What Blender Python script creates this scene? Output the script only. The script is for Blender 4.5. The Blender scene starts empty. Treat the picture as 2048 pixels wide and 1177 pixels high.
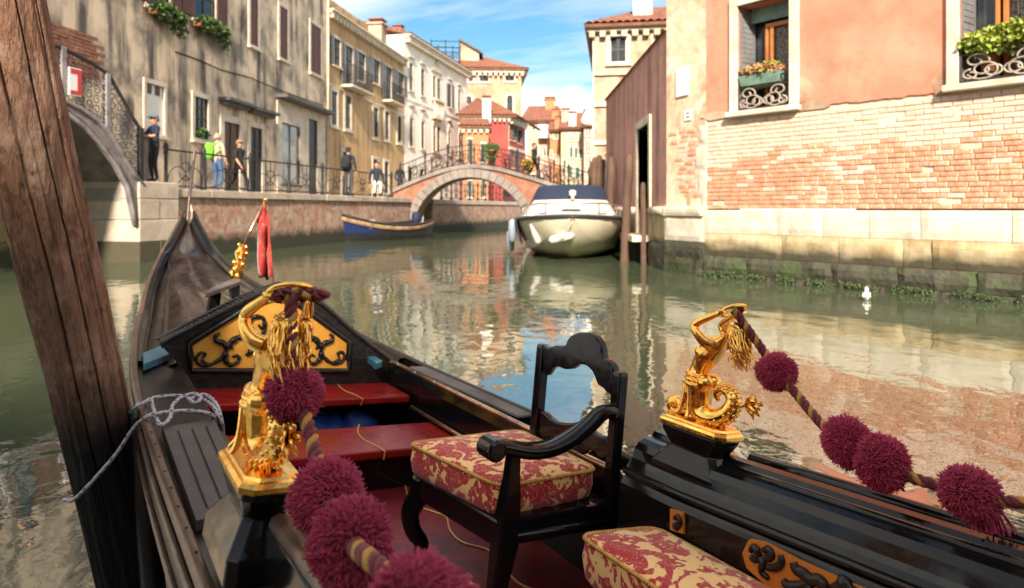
import bpy, bmesh, math, random
from mathutils import Matrix, Vector, noise as mnoise
random.seed(7)
R = math.radians
S = bpy.context.scene
C = S.collection

# ------------------------------------------------------------------ camera
H = 1.2                       # eye height above the water (m)
F, CX, CY = 1365.33, 1024.0, 418.0   # focal length and principal point in photo pixels
cam_d = bpy.data.cameras.new('camera')
cam = bpy.data.objects.new('camera', cam_d); C.objects.link(cam)
cam.location = (0, 0, H); cam.rotation_euler = (R(90), 0, 0)
cam_d.sensor_width = 36; cam_d.lens = 24
cam_d.shift_y = -(588.5 - CY) / 2048
cam_d.clip_start = 0.05; cam_d.clip_end = 2000
cam_d.dof.use_dof = True; cam_d.dof.focus_distance = 1.75; cam_d.dof.aperture_fstop = 4.2
S.camera = cam

# ------------------------------------------------------------------ sky and sun
SUN_DIR = Vector((-0.02, -1.0, 0)).normalized(); SUN_EL = R(31)
sun_vec = Vector((SUN_DIR.x * math.cos(SUN_EL), SUN_DIR.y * math.cos(SUN_EL), math.sin(SUN_EL)))
sd = bpy.data.lights.new('sun', 'SUN'); sun = bpy.data.objects.new('sun', sd); C.objects.link(sun)
sd.energy = 2.0; sd.angle = R(4); sd.color = (1.0, 0.88, 0.72)
sun.rotation_euler = sun_vec.to_track_quat('Z', 'Y').to_euler(); sun.location = sun_vec * 60
W = bpy.data.worlds.new('World'); S.world = W; W.use_nodes = True
wn = W.node_tree.nodes; wl = W.node_tree.links; wn.clear()
def N(nodes, t, **kw):
    n = nodes.new(t)
    for k, v in kw.items(): setattr(n, k, v)
    return n
sky = N(wn, 'ShaderNodeTexSky', sky_type='NISHITA'); sky.sun_disc = False
sky.sun_elevation = SUN_EL; sky.sun_rotation = math.atan2(SUN_DIR.x, SUN_DIR.y)
sky.air_density = 1.0; sky.dust_density = 0.6; sky.ozone_density = 2.0
tc = N(wn, 'ShaderNodeTexCoord'); sx = N(wn, 'ShaderNodeSeparateXYZ'); wl.new(tc.outputs['Generated'], sx.inputs[0])
def math_n(nodes, links, op, a, b=None):
    n = N(nodes, 'ShaderNodeMath', operation=op)
    for i, v in enumerate((a, b)):
        if v is None: continue
        if isinstance(v, (int, float)): n.inputs[i].default_value = v
        else: links.new(v, n.inputs[i])
    return n.outputs[0]
zz = math_n(wn, wl, 'ADD', math_n(wn, wl, 'MAXIMUM', sx.outputs[2], 0.0), 0.22)
cx = math_n(wn, wl, 'DIVIDE', sx.outputs[0], zz); cy = math_n(wn, wl, 'DIVIDE', sx.outputs[1], zz)
cb = N(wn, 'ShaderNodeCombineXYZ'); wl.new(cx, cb.inputs[0]); wl.new(cy, cb.inputs[1])
mp = N(wn, 'ShaderNodeMapping'); mp.inputs['Rotation'].default_value = (0, 0, R(-52)); mp.inputs['Scale'].default_value = (0.42, 1.5, 1)
mp.inputs['Location'].default_value = (3.1, 1.7, 0)
wl.new(cb.outputs[0], mp.inputs[0])
cn = N(wn, 'ShaderNodeTexNoise'); cn.inputs['Scale'].default_value = 1.0; cn.inputs['Detail'].default_value = 8; cn.inputs['Roughness'].default_value = 0.56; cn.inputs['Distortion'].default_value = 0.45
wl.new(mp.outputs[0], cn.inputs[0])
cr = N(wn, 'ShaderNodeValToRGB'); cr.color_ramp.elements[0].position = 0.36; cr.color_ramp.elements[1].position = 0.60
wl.new(cn.outputs[0], cr.inputs[0])
cn2 = N(wn, 'ShaderNodeTexNoise'); cn2.inputs['Scale'].default_value = 5.0; cn2.inputs['Detail'].default_value = 6
wl.new(tc.outputs['Generated'], cn2.inputs[0])
# cumulus bank low over the horizon, thinning out upward
low = N(wn, 'ShaderNodeMapRange'); low.inputs[1].default_value = 0.24; low.inputs[2].default_value = 0.08; low.inputs[3].default_value = 0.0; low.inputs[4].default_value = 0.62
wl.new(sx.outputs[2], low.inputs[0])
lowc = math_n(wn, wl, 'ADD', low.outputs[0], math_n(wn, wl, 'MULTIPLY', math_n(wn, wl, 'SUBTRACT', cn2.outputs[0], 0.5), 1.3))
lowr = N(wn, 'ShaderNodeMapRange'); lowr.inputs[1].default_value = 0.38; lowr.inputs[2].default_value = 0.60; wl.new(lowc, lowr.inputs[0])
cloud = math_n(wn, wl, 'MAXIMUM', math_n(wn, wl, 'MULTIPLY', cr.outputs[0], 0.92), lowr.outputs[0])
mixc = N(wn, 'ShaderNodeMix', data_type='RGBA'); wl.new(cloud, mixc.inputs['Factor'])
hs = N(wn, 'ShaderNodeHueSaturation'); hs.inputs['Saturation'].default_value = 1.25; hs.inputs['Value'].default_value = 0.36; hs.inputs['Hue'].default_value = 0.484; wl.new(sky.outputs[0], hs.inputs['Color'])
wl.new(hs.outputs[0], mixc.inputs['A']); mixc.inputs['B'].default_value = (3.9, 3.65, 3.3, 1)
bg = N(wn, 'ShaderNodeBackground'); bg.inputs[1].default_value = 0.09
wl.new(mixc.outputs['Result'], bg.inputs[0])
wo = N(wn, 'ShaderNodeOutputWorld'); wl.new(bg.outputs[0], wo.inputs[0])
S.view_settings.view_transform = 'Standard'; S.view_settings.look = 'None'; S.view_settings.gamma = 1
S.view_settings.use_curve_mapping = False; S.view_settings.exposure = 2.35
S.cycles.max_bounces = 8; S.cycles.glossy_bounces = 4; S.cycles.use_denoising = True
S.cycles.caustics_reflective = False; S.cycles.caustics_refractive = False

# ------------------------------------------------------------------ pixels to places
def ray(x, y): return Vector(((x - CX) / F, 1.0, -(y - CY) / F))
def wat(x, y, z=0.0):                      # where a pixel meets the level z
    r = ray(x, y); t = (z - H) / r.z
    return Vector((r.x * t, t, z))
def at(x, y, d): return ray(x, y) * d + Vector((0, 0, H))
class Fac:                                 # a vertical plane: origin, direction; local x along, y inward, z up
    def __init__(s, p0, d):
        s.p = Vector((p0[0], p0[1], 0)); s.d = Vector((d[0], d[1], 0)).normalized()
        s.n = Vector((-s.d.y, s.d.x, 0))
    def px(s, x, y, off=0.0):              # pixel -> (s, z) on the plane shifted inward by off
        r = ray(x, y); q = s.p + s.n * off
        t = s.n.dot(q) / s.n.dot(r)
        w = r * t
        return ((w - q).dot(s.d), w.z + H)
    def m(s, x=0, z=0, off=0.0):
        o = s.p + s.d * x + s.n * off
        return Matrix(((s.d.x, s.n.x, 0, o.x), (s.d.y, s.n.y, 0, o.y), (0, 0, 1, z), (0, 0, 0, 1)))

# ------------------------------------------------------------------ materials
MATS = {}
def mat(name, col, rough=0.6, metal=0.0, mix=None, mix2=None, streak=None, bump=None, rnd=0.0, coat=0.0, spec=0.5, ior=None, sheen=0.0, alpha=None, vor=None, bump2=None, zband=None, rv=None):
    """mix=(colour,scale,lo,hi) noise blend; streak=(colour,lo,hi,sx,sz) vertical runs; bump=(scale,strength); rnd = per-object brightness"""
    m = bpy.data.materials.new(name); m.use_nodes = True; MATS[name] = m
    nt = m.node_tree; n = nt.nodes; l = nt.links
    b = n['Principled BSDF']
    b.inputs['Roughness'].default_value = rough; b.inputs['Metallic'].default_value = metal
    b.inputs['Specular IOR Level'].default_value = spec
    if ior: b.inputs['IOR'].default_value = ior
    if coat: b.inputs['Coat Weight'].default_value = coat; b.inputs['Coat Roughness'].default_value = 0.06
    if sheen: b.inputs['Sheen Weight'].default_value = sheen; b.inputs['Sheen Roughness'].default_value = 0.5
    tcn = N(n, 'ShaderNodeTexCoord')
    co = tcn.outputs['Object']
    cur = N(n, 'ShaderNodeRGB'); cur.outputs[0].default_value = (*col, 1); cur = cur.outputs[0]
    def ramp(src, lo, hi):
        r = N(n, 'ShaderNodeMapRange'); r.inputs[1].default_value = lo; r.inputs[2].default_value = hi
        l.new(src, r.inputs[0]); return r.outputs[0]
    def nz(scale, detail=6, rgh=0.6, vec=None, dist=0.0):
        t = N(n, 'ShaderNodeTexNoise'); t.inputs['Scale'].default_value = scale; t.inputs['Detail'].default_value = detail
        t.inputs['Roughness'].default_value = rgh; t.inputs['Distortion'].default_value = dist
        l.new(vec or co, t.inputs['Vector']); return t.outputs[0]
    def blend(f, c2):
        nonlocal cur
        x = N(n, 'ShaderNodeMix', data_type='RGBA'); l.new(f, x.inputs['Factor']); l.new(cur, x.inputs['A'])
        x.inputs['B'].default_value = (*c2, 1); cur = x.outputs['Result']
    for q in (mix, mix2):
        if q: blend(ramp(nz(q[1], 8, 0.65, None, 0.4), q[2], q[3]), q[0])
    if streak:
        mpn = N(n, 'ShaderNodeMapping'); mpn.inputs['Scale'].default_value = (streak[3], streak[3], streak[4]); l.new(co, mpn.inputs[0])
        f1 = ramp(nz(1.0, 6, 0.6, mpn.outputs[0]), streak[1], streak[2])
        f2 = ramp(nz(0.5, 3), 0.34, 0.54)
        blend(math_n(n, l, 'MULTIPLY', f1, f2), streak[0])
    if zband:                                  # (colour, z0, z1, wobble): stain below a tide line
        sp = N(n, 'ShaderNodeSeparateXYZ'); l.new(co, sp.inputs[0])
        zc = math_n(n, l, 'ADD', sp.outputs[2], math_n(n, l, 'MULTIPLY', math_n(n, l, 'SUBTRACT', nz(2.5), 0.5), zband[3]))
        blend(ramp(zc, zband[2], zband[1]), zband[0])
    if rnd:
        oi = N(n, 'ShaderNodeObjectInfo')
        hsn = N(n, 'ShaderNodeHueSaturation'); l.new(cur, hsn.inputs['Color'])
        v = N(n, 'ShaderNodeMapRange'); v.inputs[3].default_value = 1 - rnd; v.inputs[4].default_value = 1 + rnd
        l.new(oi.outputs['Random'], v.inputs[0]); l.new(v.outputs[0], hsn.inputs['Value']); cur = hsn.outputs[0]
    l.new(cur, b.inputs['Base Color'])
    if rv:
        q = N(n, 'ShaderNodeMapRange'); q.inputs[1].default_value = 0.40; q.inputs[2].default_value = 0.68; q.inputs[3].default_value = rv[1]; q.inputs[4].default_value = rv[2]
        l.new(nz(rv[0], 9, 0.7, None, 0.8), q.inputs[0]); l.new(q.outputs[0], b.inputs['Roughness'])
    nrm = None
    for q in (bump, bump2):
        if q:
            bn = N(n, 'ShaderNodeBump'); bn.inputs['Strength'].default_value = q[1]; bn.inputs['Distance'].default_value = q[2] if len(q) > 2 else 0.02
            vec = None
            if len(q) > 3:
                mq = N(n, 'ShaderNodeMapping'); mq.inputs['Scale'].default_value = q[3]; l.new(co, mq.inputs[0]); vec = mq.outputs[0]
            l.new(nz(q[0], 6, 0.6, vec), bn.inputs['Height'])
            if nrm: l.new(nrm, bn.inputs['Normal'])
            nrm = bn.outputs[0]
    if nrm: l.new(nrm, b.inputs['Normal'])
    return m

# ------------------------------------------------------------------ mesh building
class MB:
    def __init__(s): s.v = []; s.f = []; s.m = []
    def add(s, vs, fs, m=0):
        o = len(s.v); s.v += [tuple(v) for v in vs]; s.f += [tuple(i + o for i in f) for f in fs]; s.m += [m] * len(fs); return s
    def box(s, x0, x1, y0, y1, z0, z1, m=0, tf=None):
        vs = [(x, y, z) for z in (z0, z1) for y in (y0, y1) for x in (x0, x1)]
        if tf: vs = [tf(*v) for v in vs]
        return s.add(vs, [(0, 2, 3, 1), (4, 5, 7, 6), (0, 1, 5, 4), (2, 6, 7, 3), (0, 4, 6, 2), (1, 3, 7, 5)], m)
    def hexa(s, vs, m=0):                       # 8 corners in box order
        return s.add(vs, [(0, 2, 3, 1), (4, 5, 7, 6), (0, 1, 5, 4), (2, 6, 7, 3), (0, 4, 6, 2), (1, 3, 7, 5)], m)
    def prism(s, poly, d0, d1, tf, m=0):        # poly 2D (a,b) extruded between d0,d1; tf(a,b,d) -> xyz
        k = len(poly)
        vs = [tf(a, b, d0) for a, b in poly] + [tf(a, b, d1) for a, b in poly]
        fs = [tuple(range(k))[::-1], tuple(range(k, 2 * k))] + [(i, (i + 1) % k, k + (i + 1) % k, k + i) for i in range(k)]
        return s.add(vs, fs, m)
    def tube(s, pts, r, n=8, closed=False, m=0, cap=True, flat=1.0, up=None):
        pts = [Vector(p) for p in pts]; k = len(pts)
        rs = r if isinstance(r, (list, tuple)) else [r] * k
        prev = None; rings = []
        for i, p in enumerate(pts):
            if closed: t = pts[(i + 1) % k] - pts[i - 1]
            else: t = pts[min(i + 1, k - 1)] - pts[max(i - 1, 0)]
            if t.length < 1e-9: t = Vector((0, 0, 1))
            t.normalize()
            if prev is None:
                a = Vector(up) if up else (Vector((0, 0, 1)) if abs(t.z) < 0.9 else Vector((1, 0, 0)))
            else: a = prev
            u = a - t * a.dot(t)
            if u.length < 1e-6: u = t.orthogonal()
            u.normalize(); w = t.cross(u); prev = u
            rings.append([p + (u * math.cos(2 * math.pi * j / n) + w * math.sin(2 * math.pi * j / n) * flat) * rs[i] for j in range(n)])
        vs = [v for g in rings for v in g]; fs = []
        for i in range(k if closed else k - 1):
            i2 = (i + 1) % k
            for j in range(n): fs.append((i * n + j, i * n + (j + 1) % n, i2 * n + (j + 1) % n, i2 * n + j))
        if cap and not closed: fs += [tuple(range(n))[::-1], tuple((k - 1) * n + j for j in range(n))]
        return s.add(vs, fs, m)
    def lathe(s, prof, n=12, c=(0, 0, 0), m=0, ax=None):
        vs = []; fs = []
        for r_, z in prof:
            for j in range(n):
                a = 2 * math.pi * j / n; v = Vector((r_ * math.cos(a), r_ * math.sin(a), z))
                if ax: v = ax @ v
                vs.append(v + Vector(c))
        k = len(prof)
        for i in range(k - 1):
            for j in range(n): fs.append((i * n + j, i * n + (j + 1) % n, (i + 1) * n + (j + 1) % n, (i + 1) * n + j))
        fs += [tuple(range(n))[::-1], tuple((k - 1) * n + j for j in range(n))]
        return s.add(vs, fs, m)
    def ball(s, c, r, n=8, k=6, m=0, sc=(1, 1, 1)):
        prof = [(max(1e-3, math.sin(math.pi * i / k)), -math.cos(math.pi * i / k)) for i in range(k + 1)]
        vs = [(c[0] + r * sc[0] * q * math.cos(2 * math.pi * j / n), c[1] + r * sc[1] * q * math.sin(2 * math.pi * j / n), c[2] + r * sc[2] * z) for q, z in prof for j in range(n)]
        fs = [(i * n + j, i * n + (j + 1) % n, (i + 1) * n + (j + 1) % n, (i + 1) * n + j) for i in range(k) for j in range(n)]
        return s.add(vs, fs, m)
    def grid(s, rows, m=0, closed=False):       # rows of points
        nr = len(rows); nc = len(rows[0]); vs = [p for r_ in rows for p in r_]
        fs = [(i * nc + j, i * nc + (j + 1) % nc, (i + 1) * nc + (j + 1) % nc, (i + 1) * nc + j) for i in range(nr - 1) for j in range(nc if closed else nc - 1)]
        return s.add(vs, fs, m)
    def mesh(s, name, mats, smooth=False):
        me = bpy.data.meshes.new(name); me.from_pydata(s.v, [], s.f)
        for q in (mats if isinstance(mats, (list, tuple)) else [mats]): me.materials.append(MATS[q])
        if isinstance(mats, (list, tuple)): me.polygons.foreach_set('material_index', s.m)
        if smooth: me.polygons.foreach_set('use_smooth', [True] * len(me.polygons))
        bm = bmesh.new(); bm.from_mesh(me); bmesh.ops.recalc_face_normals(bm, faces=bm.faces); bm.to_mesh(me); bm.free()
        return me
    def build(s, name, mats, parent=None, smooth=False, bevel=0.0, mw=None, autos=None):
        return obj(name, s.mesh(name, mats, smooth), parent, bevel, mw)
def obj(name, me, parent=None, bevel=0.0, mw=None):
    o = bpy.data.objects.new(name, me); C.objects.link(o)
    if parent is not None: o.parent = parent
    if mw is not None: o.matrix_world = mw
    if bevel:
        b = o.modifiers.new('bevel', 'BEVEL'); b.width = bevel; b.segments = 2; b.limit_method = 'ANGLE'; b.angle_limit = R(35)
    return o
def tag(o, label=None, cat=None, group=None, kind=None):
    for k, v in (('label', label), ('category', cat), ('group', group), ('kind', kind)):
        if v: o[k] = v
    return o
def thing(name, label, cat, mw=None, group=None):
    o = bpy.data.objects.new(name, None); C.objects.link(o); o.empty_display_size = 0.1
    if mw is not None: o.matrix_world = mw
    return tag(o, label, cat, group)
def T(x, y, z, rz=0.0): return Matrix.Translation((x, y, z)) @ Matrix.Rotation(rz, 4, 'Z')
def smooth_path(pts, k=8, closed=False):         # Catmull-Rom through points
    P = [Vector(p) for p in pts]; n = len(P); out = []
    for i in range(n if closed else n - 1):
        p0 = P[(i - 1) % n] if closed or i > 0 else P[0] * 2 - P[1]
        p1 = P[i]; p2 = P[(i + 1) % n]
        p3 = P[(i + 2) % n] if closed or i + 2 < n else P[-1] * 2 - P[-2]
        for j in range(k):
            t = j / k
            out.append(0.5 * ((2 * p1) + (-p0 + p2) * t + (2 * p0 - 5 * p1 + 4 * p2 - p3) * t * t + (-p0 + 3 * p1 - 3 * p2 + p3) * t ** 3))
    if not closed: out.append(P[-1])
    return out
def lerp(a, b, t): return a + (b - a) * t
def interp(tab, x):
    if x <= tab[0][0]: return tab[0][1]
    for (a, b), (c, d) in zip(tab, tab[1:]):
        if x <= c: return lerp(b, d, (x - a) / (c - a))
    return tab[-1][1]
def sinterp(tab, x):                              # monotone-ish smooth interpolation
    if x <= tab[0][0]: return tab[0][1]
    if x >= tab[-1][0]: return tab[-1][1]
    for i in range(len(tab) - 1):
        if x <= tab[i + 1][0]:
            x0, y0 = tab[i]; x1, y1 = tab[i + 1]; h = x1 - x0; t = (x - x0) / h
            m0 = (y1 - (tab[i - 1][1] if i else y0)) / (x1 - (tab[i - 1][0] if i else x0))
            m1 = ((tab[i + 2][1] if i + 2 < len(tab) else y1) - y0) / ((tab[i + 2][0] if i + 2 < len(tab) else x1) - x0)
            return (2*t**3-3*t*t+1)*y0 + (t**3-2*t*t+t)*h*m0 + (-2*t**3+3*t*t)*y1 + (t**3-t*t)*h*m1
def skin_body(pts, edges, radii, root=0, sub=1):  # grow one continuous surface round a skeleton
    me = bpy.data.meshes.new('tmp'); me.from_pydata([tuple(p) for p in pts], edges, [])
    o = bpy.data.objects.new('tmp', me); C.objects.link(o)
    md = o.modifiers.new('s', 'SKIN'); md.use_smooth_shade = True
    if hasattr(md, 'branch_smoothing'): md.branch_smoothing = 0.2
    for i, r_ in enumerate(radii):
        d = me.skin_vertices[0].data[i]; d.radius = (r_, r_) if not isinstance(r_, tuple) else r_; d.use_root = (i == root)
    sb = o.modifiers.new('u', 'SUBSURF'); sb.levels = sub; sb.render_levels = sub
    dg = bpy.context.evaluated_depsgraph_get(); dg.update()
    ev = o.evaluated_get(dg); m2 = ev.to_mesh()
    vs = [v.co.copy() for v in m2.vertices]; fs = [tuple(p.vertices) for p in m2.polygons]
    ev.to_mesh_clear(); bpy.data.objects.remove(o); bpy.data.meshes.remove(me)
    return vs, fs
# ------------------------------------------------------------------ shared materials
mat('plaster_grey', (0.76, 0.60, 0.43), 0.85, mix=((0.27, 0.225, 0.185), 0.8, 0.47, 0.63), mix2=((0.82, 0.66, 0.47), 0.9, 0.5, 0.68), streak=((0.10, 0.085, 0.075), 0.45, 0.60, 1.9, 0.22), bump=(6, 0.4, 0.03), bump2=(30, 0.3, 0.01))
mat('plaster_ochre', (0.54, 0.34, 0.155), 0.85, mix=((0.58, 0.41, 0.22), 0.5, 0.4, 0.65), streak=((0.25, 0.155, 0.075), 0.46, 0.68, 2.2, 0.16), bump=(6, 0.2, 0.02))
mat('plaster_white', (0.86, 0.81, 0.73), 0.8, mix=((0.70, 0.64, 0.54), 0.7, 0.45, 0.7), streak=((0.5, 0.45, 0.38), 0.55, 0.75, 2.5, 0.2), bump=(8, 0.15, 0.02))
mat('plaster_brown', (0.42, 0.27, 0.165), 0.85, mix=((0.50, 0.37, 0.25), 0.6, 0.42, 0.62), streak=((0.26, 0.17, 0.11), 0.5, 0.7, 1.8, 0.3), bump=(6, 0.25, 0.03))
mat('plaster_red', (0.36, 0.05, 0.042), 0.8, mix=((0.36, 0.075, 0.055), 0.8, 0.4, 0.65), bump=(6, 0.2, 0.02))
mat('plaster_orange', (0.50, 0.20, 0.085), 0.8, mix=((0.46, 0.20, 0.10), 0.8, 0.4, 0.65), bump=(6, 0.2, 0.02))
mat('plaster_cream', (0.52, 0.40, 0.26), 0.8, mix=((0.58, 0.46, 0.32), 0.8, 0.4, 0.65), bump=(6, 0.2, 0.02))
mat('plaster_rose', (0.52, 0.32, 0.25), 0.8, mix=((0.56, 0.40, 0.32), 0.8, 0.4, 0.65), bump=(6, 0.2, 0.02))
mat('plaster_beige', (0.44, 0.35, 0.24), 0.85, mix=((0.32, 0.17, 0.10), 0.9, 0.47, 0.60), mix2=((0.52, 0.45, 0.35), 0.5, 0.5, 0.66), streak=((0.30, 0.25, 0.19), 0.5, 0.72, 2.0, 0.3), bump=(5, 0.3, 0.03))
mat('plaster_salmon', (0.64, 0.20, 0.125), 0.85, mix=((0.68, 0.30, 0.20), 0.8, 0.40, 0.70), mix2=((0.56, 0.17, 0.10), 2.5, 0.52, 0.72), bump=(5, 0.25, 0.02), bump2=(40, 0.12, 0.006))
mat('plaster_pinkwall', (0.68, 0.34, 0.27), 0.9, mix=((0.54, 0.29, 0.24), 1.6, 0.42, 0.64), mix2=((0.70, 0.42, 0.33), 4, 0.52, 0.68), streak=((0.22, 0.105, 0.085), 0.46, 0.66, 2.4, 0.22), bump=(5, 0.4, 0.03))
mat('plaster_worn', (0.78, 0.56, 0.39), 0.9, mix=((0.66, 0.32, 0.19), 1.1, 0.47, 0.60), mix2=((0.84, 0.74, 0.60), 2.2, 0.48, 0.66), streak=((0.42, 0.24, 0.15), 0.58, 0.72, 2.6, 0.25), bump=(5, 0.5, 0.04), bump2=(30, 0.25, 0.01))
mat('stone_white', (0.68, 0.60, 0.49), 0.8, mix=((0.50, 0.41, 0.30), 2.5, 0.44, 0.68), bump=(9, 0.3, 0.02), rnd=0.06)
mat('stone_base', (0.66, 0.58, 0.45), 0.85, mix=((0.44, 0.35, 0.22), 2.0, 0.42, 0.68), bump=(8, 0.5, 0.03), rnd=0.10)
mat('stone_stain', (0.56, 0.45, 0.28), 0.85, mix=((0.36, 0.25, 0.12), 2.2, 0.40, 0.62), zband=((0.075, 0.065, 0.036), 0.46, 0.66, 0.35), bump=(8, 0.6, 0.03), rnd=0.08)
mat('stone_algae', (0.048, 0.045, 0.030), 0.75, mix=((0.08, 0.072, 0.045), 3.0, 0.42, 0.65), mix2=((0.05, 0.072, 0.022), 2.0, 0.50, 0.66), bump=(7, 0.9, 0.05), rnd=0.12)
mat('stone_slime', (0.040, 0.030, 0.020), 0.6, mix=((0.035, 0.05, 0.014), 4.0, 0.42, 0.62), bump=(12, 1.0, 0.05))
mat('quay_brick', (0.42, 0.22, 0.15), 0.85, mix=((0.52, 0.40, 0.31), 2.2, 0.42, 0.60), mix2=((0.22, 0.11, 0.08), 6, 0.5, 0.66), zband=((0.03, 0.032, 0.016), 0.34, 0.62, 0.5), bump=(14, 0.8, 0.04, (1, 1, 3.2)))
mat('paving', (0.34, 0.30, 0.26), 0.8, mix=((0.26, 0.23, 0.20), 1.5, 0.4, 0.65), bump=(10, 0.3, 0.01))
mat('quay_stone', (0.56, 0.47, 0.38), 0.8, mix=((0.38, 0.30, 0.23), 1.8, 0.42, 0.66), bump=(8, 0.35, 0.02), rnd=0.08)
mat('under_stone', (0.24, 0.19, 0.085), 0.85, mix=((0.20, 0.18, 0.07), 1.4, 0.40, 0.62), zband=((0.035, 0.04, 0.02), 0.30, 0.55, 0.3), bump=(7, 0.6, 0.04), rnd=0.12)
mat('brick', (0.60, 0.26, 0.15), 0.9, mix=((0.74, 0.46, 0.32), 7, 0.42, 0.66), mix2=((0.54, 0.23, 0.13), 16, 0.52, 0.68), bump=(28, 0.9, 0.014), rnd=0.16)
mat('brick_pale', (0.70, 0.47, 0.36), 0.9, mix=((0.76, 0.61, 0.49), 5, 0.42, 0.66), bump=(28, 0.6, 0.012), rnd=0.12)
mat('mortar', (0.64, 0.50, 0.37), 0.95, mix=((0.70, 0.60, 0.47), 3, 0.42, 0.66), mix2=((0.56, 0.36, 0.24), 4, 0.52, 0.7), bump=(16, 0.8, 0.02))
mat('bridge_brick', (0.27, 0.105, 0.062), 0.9, mix=((0.36, 0.185, 0.12), 2.5, 0.4, 0.65), bump=(16, 0.8, 0.03, (1, 1, 3)))
mat('arch_ring', (0.26, 0.225, 0.20), 0.85, mix=((0.18, 0.15, 0.13), 2, 0.42, 0.66), bump=(8, 0.4, 0.02), rnd=0.1)
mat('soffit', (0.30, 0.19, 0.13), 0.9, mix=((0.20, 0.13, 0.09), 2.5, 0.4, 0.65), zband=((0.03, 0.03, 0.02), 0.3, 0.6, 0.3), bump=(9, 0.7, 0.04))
mat('tile', (0.27, 0.10, 0.06), 0.85, mix=((0.16, 0.07, 0.045), 2.5, 0.42, 0.66), mix2=((0.36, 0.19, 0.12), 5, 0.5, 0.7), bump=(20, 0.3, 0.01))
mat('glass_dark', (0.018, 0.022, 0.026), 0.08, mix=((0.05, 0.055, 0.06), 1.2, 0.45, 0.65), spec=0.6)
mat('wood_frame', (0.055, 0.04, 0.03), 0.6, bump=(30, 0.2, 0.004))
mat('wood_warm', (0.50, 0.19, 0.045), 0.45, mix=((0.36, 0.12, 0.03), 4, 0.4, 0.65), bump=(30, 0.2, 0.004, (8, 8, 0.5)))
mat('curtain', (0.46, 0.42, 0.36), 0.95, mix=((0.16, 0.13, 0.11), 26, 0.46, 0.56), bump=(18, 0.5, 0.02, (3, 1, 0.1)))
mat('shutter_maroon', (0.085, 0.022, 0.018), 0.6, mix=((0.12, 0.035, 0.025), 3, 0.4, 0.65))
mat('shutter_green', (0.018, 0.10, 0.075), 0.6)
mat('shutter_dark', (0.03, 0.038, 0.045), 0.6, mix=((0.05, 0.06, 0.065), 3, 0.4, 0.65))
mat('shutter_grey', (0.20, 0.20, 0.20), 0.6, mix=((0.13, 0.13, 0.13), 3, 0.4, 0.65))
mat('door_brown', (0.10, 0.045, 0.025), 0.55, bump=(20, 0.3, 0.01, (6, 6, 0.5)))
mat('door_dark', (0.018, 0.022, 0.026), 0.5, bump=(20, 0.3, 0.01, (6, 6, 0.5)))
mat('iron', (0.030, 0.029, 0.030), 0.5, metal=0.4, mix=((0.07, 0.045, 0.03), 8, 0.55, 0.7), bump=(25, 0.3, 0.004))
mat('iron_grey', (0.30, 0.27, 0.28), 0.55, metal=0.1, mix=((0.16, 0.125, 0.11), 2.5, 0.45, 0.66), bump=(12, 0.25, 0.01))
mat('iron_pale', (0.42, 0.36, 0.30), 0.6, mix=((0.26, 0.20, 0.16), 14, 0.45, 0.65))
mat('lead', (0.12, 0.115, 0.11), 0.7, mix=((0.07, 0.065, 0.06), 3, 0.4, 0.65), bump=(8, 0.3, 0.02))
mat('leaf_green', (0.045, 0.105, 0.020), 0.55, rnd=0.2, mix=((0.075, 0.13, 0.03), 9, 0.4, 0.6))
mat('leaf_lime', (0.33, 0.36, 0.045), 0.5, mix=((0.20, 0.28, 0.03), 9, 0.4, 0.6))
mat('leaf_pink', (0.50, 0.20, 0.12), 0.55, mix=((0.30, 0.30, 0.06), 12, 0.48, 0.56))
mat('leaf_weed', (0.035, 0.075, 0.016), 0.6, mix=((0.06, 0.085, 0.022), 9, 0.4, 0.6))
mat('planter_green', (0.18, 0.29, 0.22), 0.6, mix=((0.13, 0.2, 0.16), 9, 0.4, 0.6))
mat('terracotta', (0.40, 0.15, 0.07), 0.8)
mat('sign_white', (0.78, 0.76, 0.72), 0.5)
mat('sign_red', (0.50, 0.04, 0.04), 0.5)
mat('sign_blue', (0.04, 0.13, 0.42), 0.5)
mat('shop_glass', (0.34, 0.33, 0.28), 0.12, mix=((0.10, 0.09, 0.07), 0.9, 0.46, 0.58), spec=0.8)
mat('pile_dark', (0.085, 0.045, 0.03), 0.8, mix=((0.14, 0.08, 0.05), 3, 0.4, 0.65), zband=((0.018, 0.02, 0.012), 0.35, 0.6, 0.3), bump=(14, 0.7, 0.02, (6, 6, 0.6)))

# ------------------------------------------------------------------ water
wm = mat('water', (0.060, 0.080, 0.044), 0.012, ior=2.6, spec=1.0, mix=((0.075, 0.090, 0.052), 0.4, 0.35, 0.65))
nt = wm.node_tree; b = nt.nodes['Principled BSDF']; tcn = N(nt.nodes, 'ShaderNodeTexCoord')
prev = None
for sc, st, dist, scl in ((0.42, 1.0, 0.022, (1.0, 0.55, 1)), (1.5, 1.0, 0.0095, (1.0, 0.7, 1)), (5.0, 1.0, 0.0030, (1, 0.8, 1)), (17.0, 1.0, 0.0004, (1, 1, 1))):
    mpn = N(nt.nodes, 'ShaderNodeMapping'); mpn.inputs['Scale'].default_value = scl; mpn.inputs['Rotation'].default_value = (0, 0, R(random.uniform(-25, 25))); nt.links.new(tcn.outputs['Object'], mpn.inputs[0])
    tn = N(nt.nodes, 'ShaderNodeTexNoise'); tn.inputs['Scale'].default_value = sc; tn.inputs['Detail'].default_value = 1.5; tn.inputs['Distortion'].default_value = 0.6; nt.links.new(mpn.outputs[0], tn.inputs[0])
    bn = N(nt.nodes, 'ShaderNodeBump'); bn.inputs['Strength'].default_value = st; bn.inputs['Distance'].default_value = dist
    nt.links.new(tn.outputs[0], bn.inputs['Height'])
    if prev: nt.links.new(prev, bn.inputs['Normal'])
    prev = bn.outputs[0]
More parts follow.
